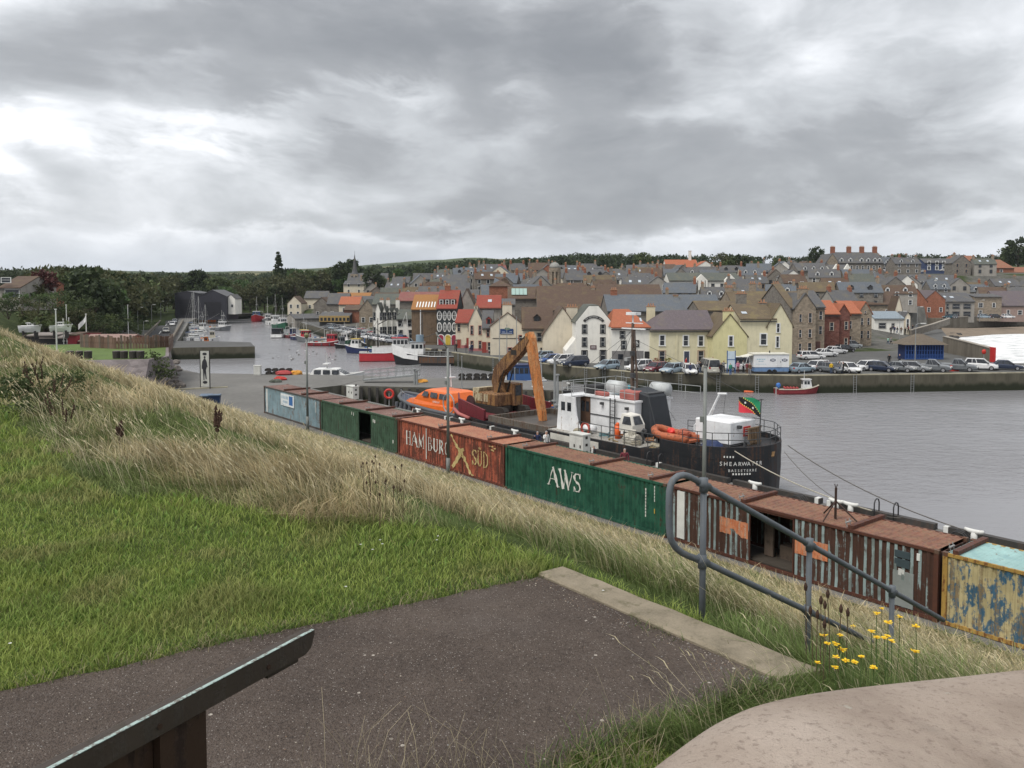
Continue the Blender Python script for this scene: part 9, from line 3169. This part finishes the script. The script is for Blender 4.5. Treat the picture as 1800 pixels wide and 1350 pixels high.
for k, px in enumerate((123, 139, 155, 205, 218, 234, 247)):
 b = at(px, 630.5, FZ)
 t = thing('gabion', 'dark wicker gabion basket on the front edge of the earthwork', 'gabion', (b.x, b.y, FZ), 0, 'gabions along the earthwork')
 MB().cyl((0, 0, 0), (0, 0, .85), .42, .46, 10).build('basket', pm('wicker', (0.05, 0.045, 0.04), .9, .5, 12), t)
 MB().cyl((0, 0, .85), (0, 0, .9), .38, n=10).build('fill', M_FORT, t)
for k in range(26):
 px, py = rk.uniform(292, 318), rk.uniform(636, 682)
 b = at(px, py, ZQ)
 s = rk.uniform(.35, .8)
 mb = MB()
 lump(mb, (0, 0, s * .4), (s, s * .8, s * .6), 300 + k, 7, 5)
 o = mb.build('boulder', stone('boulder_grey', (0.17, 0.15, 0.135), 1.5), None, loc=(b.x, b.y, ZQ - .1))
 tag(o, 'grey boulder in the tumbled pile at the corner of the earthwork', 'boulder', 'boulders at the earthwork corner')
for k in range(34):
 px, py = rk.uniform(1668, 1700), rk.uniform(577, 601)
 if px > 1668 + (601 - py) * 1.6 + 4:
  px = 1668 + (601 - py) * rk.uniform(0, 1.5)
 b = at(px, py, .3)
 s = rk.uniform(.5, 1.2)
 mb = MB()
 lump(mb, (0, 0, 0), (s, s * .8, s * .6), 500 + k, 7, 5)
 o = mb.build('boulder', pm('boulder_dark', (0.045, 0.042, 0.04), .8, .4, 2), None, loc=(b.x, b.y, .2))
 tag(o, 'dark wet boulder at the foot of the promenade wall', 'boulder', 'boulders below the promenade')
for (xa, xb, yb, ye, yr, lab, m1, m2) in ((47, 96, 601, 591, 586, 'low dark boatyard hut with a pale roof', T_DARK(), pm('felt_roof', (0.25, 0.22, 0.2), .8)), (72, 118, 606, 595, 587, 'black boathouse with a white gable trim', T_DARK(), pm('felt_roof', (0.25, 0.22, 0.2), .8)), (118, 135, 601, 590, 585, 'small red hut beside the boathouse', pm('hut_red', (0.3, 0.04, 0.05), .7), R_BROWN()), (140, 222, 606, 600, 589, 'low pavilion with a broad faded red roof', W_BRICK(), roofm('roof_faded_red', (0.33, 0.22, 0.19), amt=.2))):
 hpx(lab, xa, xb, yb, ye, yr, 7, wall=m1, roof=m2, Y=118, wins=[], gutter=False)

def pole(px, yb, yt, Y, r, label, mat, top=None, group=None, cat='pole', nm='pole'):
 b = atY(px, yb, Y)
 h = atY(px, yt, Y).z - b.z
 t = thing(nm, label, cat, tuple(b), 0, group)
 MB().cyl((0, 0, -1), (0, 0, h), r, r * .7, 8).build('shaft', mat, t)
 MB().cyl((0, 0, -.02), (0, 0, .12), r * 2.2, n=8).build('base', mat, t)
 if top == 'lamp':
  MB().tube([(0, 0, h - .1), (.3, -.1, h + .1), (.9, -.2, h + .12)], .05, 6).build('arm', mat, t)
  MB().box(.6, 1.3, -.35, -.05, h + .06, h + .2).build('lantern', M_PALE, t)
 if top == 'truck':
  MB().cyl((0, 0, h), (0, 0, h + .15), r * 1.3, n=8).build('cap', mat, t)
 return t, h

M_WP = pm('pole_white', (0.62, 0.62, 0.6), .6)
M_GP = pm('pole_grey', (0.25, 0.26, 0.26), .6)
pole(100, 618, 545, 98, .1, 'tall leaning white flagpole before the palisade', M_WP, 'truck', cat='flagpole', nm='flagpole')
t, h = pole(152, 592, 553, 122, .09, 'white flagpole flying a ragged white flag behind the pavilion', M_WP, 'truck', cat='flagpole', nm='flagpole')
mb = MB()
rows = []
for i in range(7):
 x = i / 6
 rows.append([(-.08 - 1.0 * x, .2 * sin(x * 5), h - .2 - 1.3 * x - z * .8) for z in (0, .33, .66, 1)])
mb.loft(rows, cap=False, closed=False)
mb.build('cloth', pm('flag_white', (0.7, 0.7, 0.7), .8), t, fix=False)
for px, yb, yt, Y in ((118, 600, 537, 118), (112, 600, 562, 117), (122, 600, 560, 119), (226, 600, 537, 150)):
 pole(px, yb, yt, Y, .07, 'bare mast pole standing in the boatyard' if px < 200 else 'tall pole at the start of the west road', M_WP, 'truck', 'boatyard masts' if px < 200 else None)
for px, yb, yt in ((243, 592, 541), (267, 575, 536), (283, 566, 530), (295, 558, 528), (253, 597, 565)):
 b = at(px, yb, ZQ)
 pole(px, yb, yt, b.y, .08, 'street lamp along the west road', M_GP, 'lamp', 'street lamps along the west road', 'street lamp', 'street_lamp')
for px, yb, yt, lb in ((878, 632, 560, 'before the blue sign'), (891, 630, 572, 'between the black cars'), (908, 628, 558, 'by the cream gable corner'), (1241, 0, 0, '')):
 if not yb:
  continue
 b = at(px, yb, ZQ)
 pole(px, yb, yt, b.y, .08, 'slender quay lamp post ' + lb, M_GP, 'truck', None, 'lamp post', 'street_lamp')
for px, yb, yt, lb in ((1608, 650, 570, 'in front of the blue shelter'), (1568, 590, 542, 'beside the white pub'), (1722, 560, 528, 'on the promenade'), (1612, 575, 540, 'at the head of the ramp'), (1581, 600, 548, 'near the pub crowd')):
 b = at(px, yb, ZQ) if yb > 595 else atY(px, yb, 210 if px < 1700 else 262)
 pole(px, yb, yt, b.y, .07, 'thin street lamp ' + lb, M_GP, 'lamp', None, 'street lamp', 'street_lamp')
for px, py, lb in ((54, 578, 'on a cradle below the green bank'), (108, 577, 'among the boatyard masts')):
 b = atY(px, py, 116)
 t = thing('yard_boat', 'small white boat ' + lb, 'boat', tuple(b), radians(8))
 boat_hull(t, 3.0, 1.1, 'white', .35, .2)
 wheelhouse(t, -.4, .6, .35, .4, .4, 'white', 'white', 'coachroof')
 for x in (-.9, .7):
  MB().box(x - .1, x + .1, -.5, .5, -1.4, -.3).build('cradle', T_DARK(), t)

# ================================================================== QUAY FURNITURE
b = at(361, 683, ZQ)
t = thing('banner_sign', 'tall narrow banner sign with a dark figure, standing on the quay tarmac', 'sign', (b.x, b.y, ZQ))
hb = atY(361, 617, b.y).z - ZQ
pn_o = MB().box(-.5, .5, -.04, .04, .25, hb).build('panel', pm('banner_pale', (0.5, 0.5, 0.46), .6), t)
for x in (-.56, .56):
 MB().cyl((x, 0, 0), (x, 0, hb + .1), .06, n=8).build('post', T_DARK(), t)
mb = MB()
mb.add([(x, -.045, z) for x, z in [(-.18, 1.0), (-.08, 1.0), (-.03, 1.9), (.08, 1.1), (.2, 1.15), (.14, 2.2), (.24, 2.6), (.34, 2.5), (.24, 3.2), (.08, 3.55), (-.1, 3.55), (-.3, 3.2), (-.38, 2.4), (-.24, 2.3)]], [tuple(range(14))])
mb.add([(.0 + .12 * cos(a * pi / 5), -.045, 3.72 + .16 * sin(a * pi / 5)) for a in range(10)], [tuple(range(10))])
mb.build('printed_figure', pm('print_dark', (0.03, 0.03, 0.035), .7), pn_o, fix=False)
for z, r in ((hb - .35, .26), (.75, .28)):
 o = MB().cyl((0, -.05, 0), (0, -.04, 0), r, n=16).build('printed_oval', pm('print_dark', (0.03, 0.03, 0.035), .7), pn_o, loc=(0, 0, z))
 o.scale = (1, 1, .62)
for k, (px, lb) in enumerate(((363, 'with the lid half raised'), (378, 'with its lid shut'))):
 b = at(px, 713, ZQ)
 t = thing('wheeled_bin', 'blue wheeled bin ' + lb + ' behind the grassy brow', 'bin', (b.x, b.y, ZQ), .2)
 MB().loft([[(-.45, -.35, .1), (.45, -.35, .1), (.45, .35, .1), (-.45, .35, .1)], [(-.55, -.45, 1.05), (.55, -.45, 1.05), (.55, .45, 1.05), (-.55, .45, 1.05)]]).build('body', pm('bin_blue', (0.015, 0.035, 0.09), .5), t)
 o = MB().box(-.58, .58, -.5, .48, 1.05, 1.14).build('lid', pm('bin_lid', (0.1, 0.14, 0.2), .45), t)
 if k == 0:
  o.rotation_euler = (radians(6), 0, 0)
 for x in (-.4, .4):
  MB().cyl((x - .05, .3, .1), (x + .05, .3, .1), .1, n=8).build('wheel', M_TYRE, t)
mb = MB()
a, b = at(300, 686, ZQ), at(400, 681, ZQ)
d = (b - a).normalized()
nn = Vector((-d.y, d.x, 0)) * .18
mb.prism([xy(a - nn), xy(b - nn), xy(b + nn), xy(a + nn)], ZQ, ZQ + .13, 'z')
struct(mb.build('kerb', M_KERB))
M_CRE = pm('creel_net', (0.05, 0.045, 0.04), .9, .5, 9)
def creels(px, py, n, label, z=ZQ, group=None, cols=None):
 b = at(px, py, z)
 for k in range(n):
  t = thing('lobster_creel', label, 'creel', (b.x + (k % 4) * .95 + rk.uniform(-.05, .05), b.y + (k // 8) * .7, z + ((k // 4) % 2) * .44), rk.uniform(-.15, .15), group or ('creels ' + label))
  mb = MB()
  for y in (-.26, 0, .26):
   mb.tube([(-.38, y, .03), (-.37, y, .26), (-.2, y, .4), (.2, y, .4), (.37, y, .26), (.38, y, .03)], .03, 5)
  mb.build('hoops', T_DARK(), t)
  MB().prism([(-.36, .03), (-.35, .25), (-.19, .38), (.19, .38), (.35, .25), (.36, .03)], -.25, .25, 'y').build('netting', cols or M_CRE, t)
creels(472, 658, 8, 'black lobster creel stacked on the apron edge beside the grey locker')
creels(812, 668, 8, 'black lobster creel stacked on the pier near the lifeboat')
creels(838, 668, 12, 'dark lobster creel stacked high on the pier beside the blue boat')
b = at(453, 659, ZQ)
t = thing('locker', 'pale grey locker standing at the apron edge', 'locker', (b.x, b.y, ZQ))
MB().box(-.45, .45, -.3, .3, 0, 1.25).build('body', M_CAB, t)
MB().box(-.4, .4, -.33, -.3, .1, 1.15).build('door', M_CAB, t)
MB().box(-.5, .5, -.34, .34, 1.25, 1.32).build('lid', M_CAB, t)
for px, py, c_, nm_, lb, s in ((498, 659, (0.42, 0.04, 0.03), 'red', 'heap of red net on the apron edge', .75), (520, 658, (0.6, 0.28, 0.05), 'amber', 'heap of amber net and floats on the apron edge', .7), (493, 668, (0.45, 0.05, 0.04), 'red2', 'red net bundle lying on the apron behind the blue container', .6), (742, 672, (0.6, 0.3, 0.05), 'amber', 'orange net bundle beside the gangway piles', .5), (485, 672, (0.1, 0.11, 0.09), 'dark', 'dark crate of gear on the apron behind the blue container', .55)):
 b = at(px, py, ZQ)
 mb = MB()
 lump(mb, (0, 0, s * .35), (s * 1.5, s, s * .6), int(px), 10, 6)
 o = mb.build('net_heap', pm('net_' + nm_, c_, .9, .5, 6), None, loc=(b.x, b.y, ZQ - .05))
 tag(o, lb, 'net')
def seglen(a, b):
 return (b - a).length
a, b = at(640, 672, ZQ), atY(738, 660, at(738, 672, ZQ).y)
t = thing('gangway', 'grey steel gangway with handrails sloping along the pier', 'gangway')
mb = MB()
d = (b - a).normalized()
nn = Vector((-d.y, d.x, 0)).normalized() * .6
mb.loft([[a - nn + Vector((0, 0, .2)), a + nn + Vector((0, 0, .2)), a + nn + Vector((0, 0, .4)), a - nn + Vector((0, 0, .4))], [b - nn, b + nn, b + nn + Vector((0, 0, .2)), b - nn + Vector((0, 0, .2))]])
mb.build('deck', M_GP, t)
for s_ in (-1, 1):
 rl = link('handrail', None, t)
 for hh in (.6, 1.1):
  MB().tube([a + nn * s_ + Vector((0, 0, .4 + hh)), b + nn * s_ + Vector((0, 0, .2 + hh))], .04, 5).build('rail', M_GP, rl)
 for k in range(8):
  p = a.lerp(b, k / 7) + nn * s_ + Vector((0, 0, .3))
  MB().cyl(p, p + Vector((0, 0, 1.1)), .035, n=5).build('post', M_GP, rl)
for px, yb, yt, lb in ((729, 690, 650, 'beside the gangway head'), (733, 690, 652, 'paired beside the gangway head'), (812, 700, 628, 'behind the lifeboat'), (975, 705, 632, 'right of the excavator boom'), (905, 700, 648, 'beside the blue boat'), (980, 712, 660, 'beside the excavator arm')):
 p = at(px, yb, ZQ - 1)
 pole(px, yb, yt, p.y, .17 if px < 740 or px > 950 else .06, 'grey pontoon pile ' + lb, M_GP, 'truck', None, 'pile', 'mooring_pile')
pa, pb = Q(-82, 50.5, .35), Q(-54, 52.5, .35)
t = thing('pontoon', 'long grey floating pontoon behind the lifeboat and dredger', 'pontoon')
mb = MB()
d = (pb - pa).normalized()
nn = Vector((-d.y, d.x, 0)) * 1.0
mb.loft([[pa - nn, pa + nn, pa + nn + Vector((0, 0, .35)), pa - nn + Vector((0, 0, .35))], [pb - nn, pb + nn, pb + nn + Vector((0, 0, .35)), pb - nn + Vector((0, 0, .35))]])
mb.build('deck', M_QUAY, t)
for k in range(5):
 p = pa.lerp(pb, (k + .5) / 5)
 MB().box(p.x - 1.2, p.x + 1.2, p.y - .8, p.y + .8, -.3, .34).build('float', T_DARK(), t)
for k in range(26):
 f = k / 26
 p = Vector((*xy(at(608, 678, ZQ)), 0)).lerp(Vector((*xy(at(985, 687, ZQ)), 0)), f)
 o = MB().box(p.x - .15, p.x + .15, p.y - .32, p.y - .02, -.5, ZQ - .1).build('fender_pile', M_TIM, None)
 tag(o, 'dark timber fender pile against the inner face of the pier', 'fender pile', 'fender piles on the pier')
for k in range(16):
 p0, p1 = Vector((*RB[5], 0)), Vector((*RB[6], 0))
 seg_i = 5 + k % 6
 a, b = Vector((*RB[seg_i], 0)), Vector((*RB[seg_i + 1], 0))
 p = a.lerp(b, .25 + .5 * (k // 6) / 2)
 d = (b - a).normalized()
 nn = Vector((d.y, -d.x, 0))
 q_ = p + nn * .12
 t = thing('quay_ladder', 'thin steel ladder down the town quay wall', 'ladder', (q_.x, q_.y, 0), atan2(d.y, d.x), 'ladders on the town quay wall')
 mb = MB()
 mb.box(-.24, -.19, -.03, .03, -.4, ZQ + .1)
 mb.box(.19, .24, -.03, .03, -.4, ZQ + .1)
 mb.build('stiles', M_GP, t)
 mb = MB()
 for j in range(8):
  mb.cyl((-.2, 0, -.2 + j * .33), (.2, 0, -.2 + j * .33), .02, n=5)
 mb.build('rungs', M_GP, t)
b = at(686, 708, ZQ)
b = atp(684, 705, 40.0)
t = thing('lifebuoy_post', 'red lifebuoy housing on a short post at the basin edge', 'lifebuoy', (b.x, b.y, ZQ))
hL = atY(684, 686, b.y).z - ZQ
MB().cyl((0, 0, 0), (0, 0, hL - .3), .05, n=8).build('post', M_GP, t)
mb = MB()
for k in range(20):
 u, v = 2 * pi * k / 20, 2 * pi * (k + 1) / 20
 mb.cyl((.42 * cos(u), -.06, hL - .35 + .42 * sin(u)), (.42 * cos(v), -.06, hL - .35 + .42 * sin(v)), .12, n=6)
mb.build('ring', M_RED, t)
b = at(1285, 658, ZQ)
t = thing('notice_board', 'tall blue framed notice board beside the queue', 'sign', (b.x, b.y, ZQ))
MB().box(-.5, .5, -.05, .05, 1.0, 3.2).build('panel', pm('board_pale', (0.5, 0.58, 0.64), .5), t)
for x in (-.55, .55):
 MB().box(x - .05, x + .05, -.06, .06, 0, 3.3).build('post', pm('board_blue', (0.04, 0.1, 0.25), .5), t)
MB().box(-.5, .5, -.07, .07, 2.0, 2.1).build('crossbar', pm('board_blue', (0.04, 0.1, 0.25), .5), t)
b = at(1676, 652, ZQ)
t = thing('grit_box', 'red box on the quay between the two pickups', 'box', (b.x, b.y, ZQ))
MB().box(-.6, .6, -.35, .35, 0, .7).build('body', M_RED, t)
MB().prism([(-.65, .7), (.65, .7), (.6, .85), (-.6, .85)], -.4, .4, 'y').build('lid', M_RED, t)
b = at(1729, 637, ZQ)
t = thing('lifebuoy_box', 'bright red rounded lifebuoy box before the surf wall', 'lifebuoy', (b.x, b.y, ZQ))
mb = MB()
lump(mb, (0, 0, 1.7), (.36, .2, .4), 8, 12, 8)
mb.build('housing', M_RED, t, smooth=True)
MB().cyl((0, 0, 0), (0, 0, 1.6), .06, n=8).build('post', M_GP, t)
for px, lb, c_ in ((1152, 'red and orange flower tub before the pale yellow house', (0.4, 0.08, 0.05)), (1172, 'yellow flower tub before the pale yellow house', (0.45, 0.36, 0.05))):
 b = at(px, 642, ZQ)
 t = thing('flower_tub', lb, 'planter', (b.x, b.y - .8, ZQ))
 MB().cyl((0, 0, 0), (0, 0, .6), .4, .5, 10).build('tub', pm('tub_wood', (0.1, 0.07, 0.05), .8), t)
 rg = np.random.default_rng(px)
 cl = np.stack([rg.normal(0, .25, 10), rg.normal(0, .25, 10), rg.uniform(.7, 1.1, 10), np.full(10, .2)], 1)
 link('flowers', leaf_cloud(rg, cl, 24, .07, (.04, .08, .02), c_, 'flowers', M_LEAF), t)
# ================================================================== HAZE (even, thin sea air round the whole place)
m, T = new_mat('haze_air')
v = T.n('ShaderNodeVolumePrincipled')
v.inputs['Color'].default_value = (0.8, 0.86, 0.93, 1)
v.inputs['Density'].default_value = 0.00007
v.inputs['Anisotropy'].default_value = 0.2
o = T.n('ShaderNodeOutputMaterial')
T.t.links.new(v.outputs[0], o.inputs['Volume'])
hz = MB().box(-4700, 4700, -40, 4700, -6, 190).build('haze', m)
tag(hz, 'thin even haze over the harbour and hills', 'haze', kind='stuff')
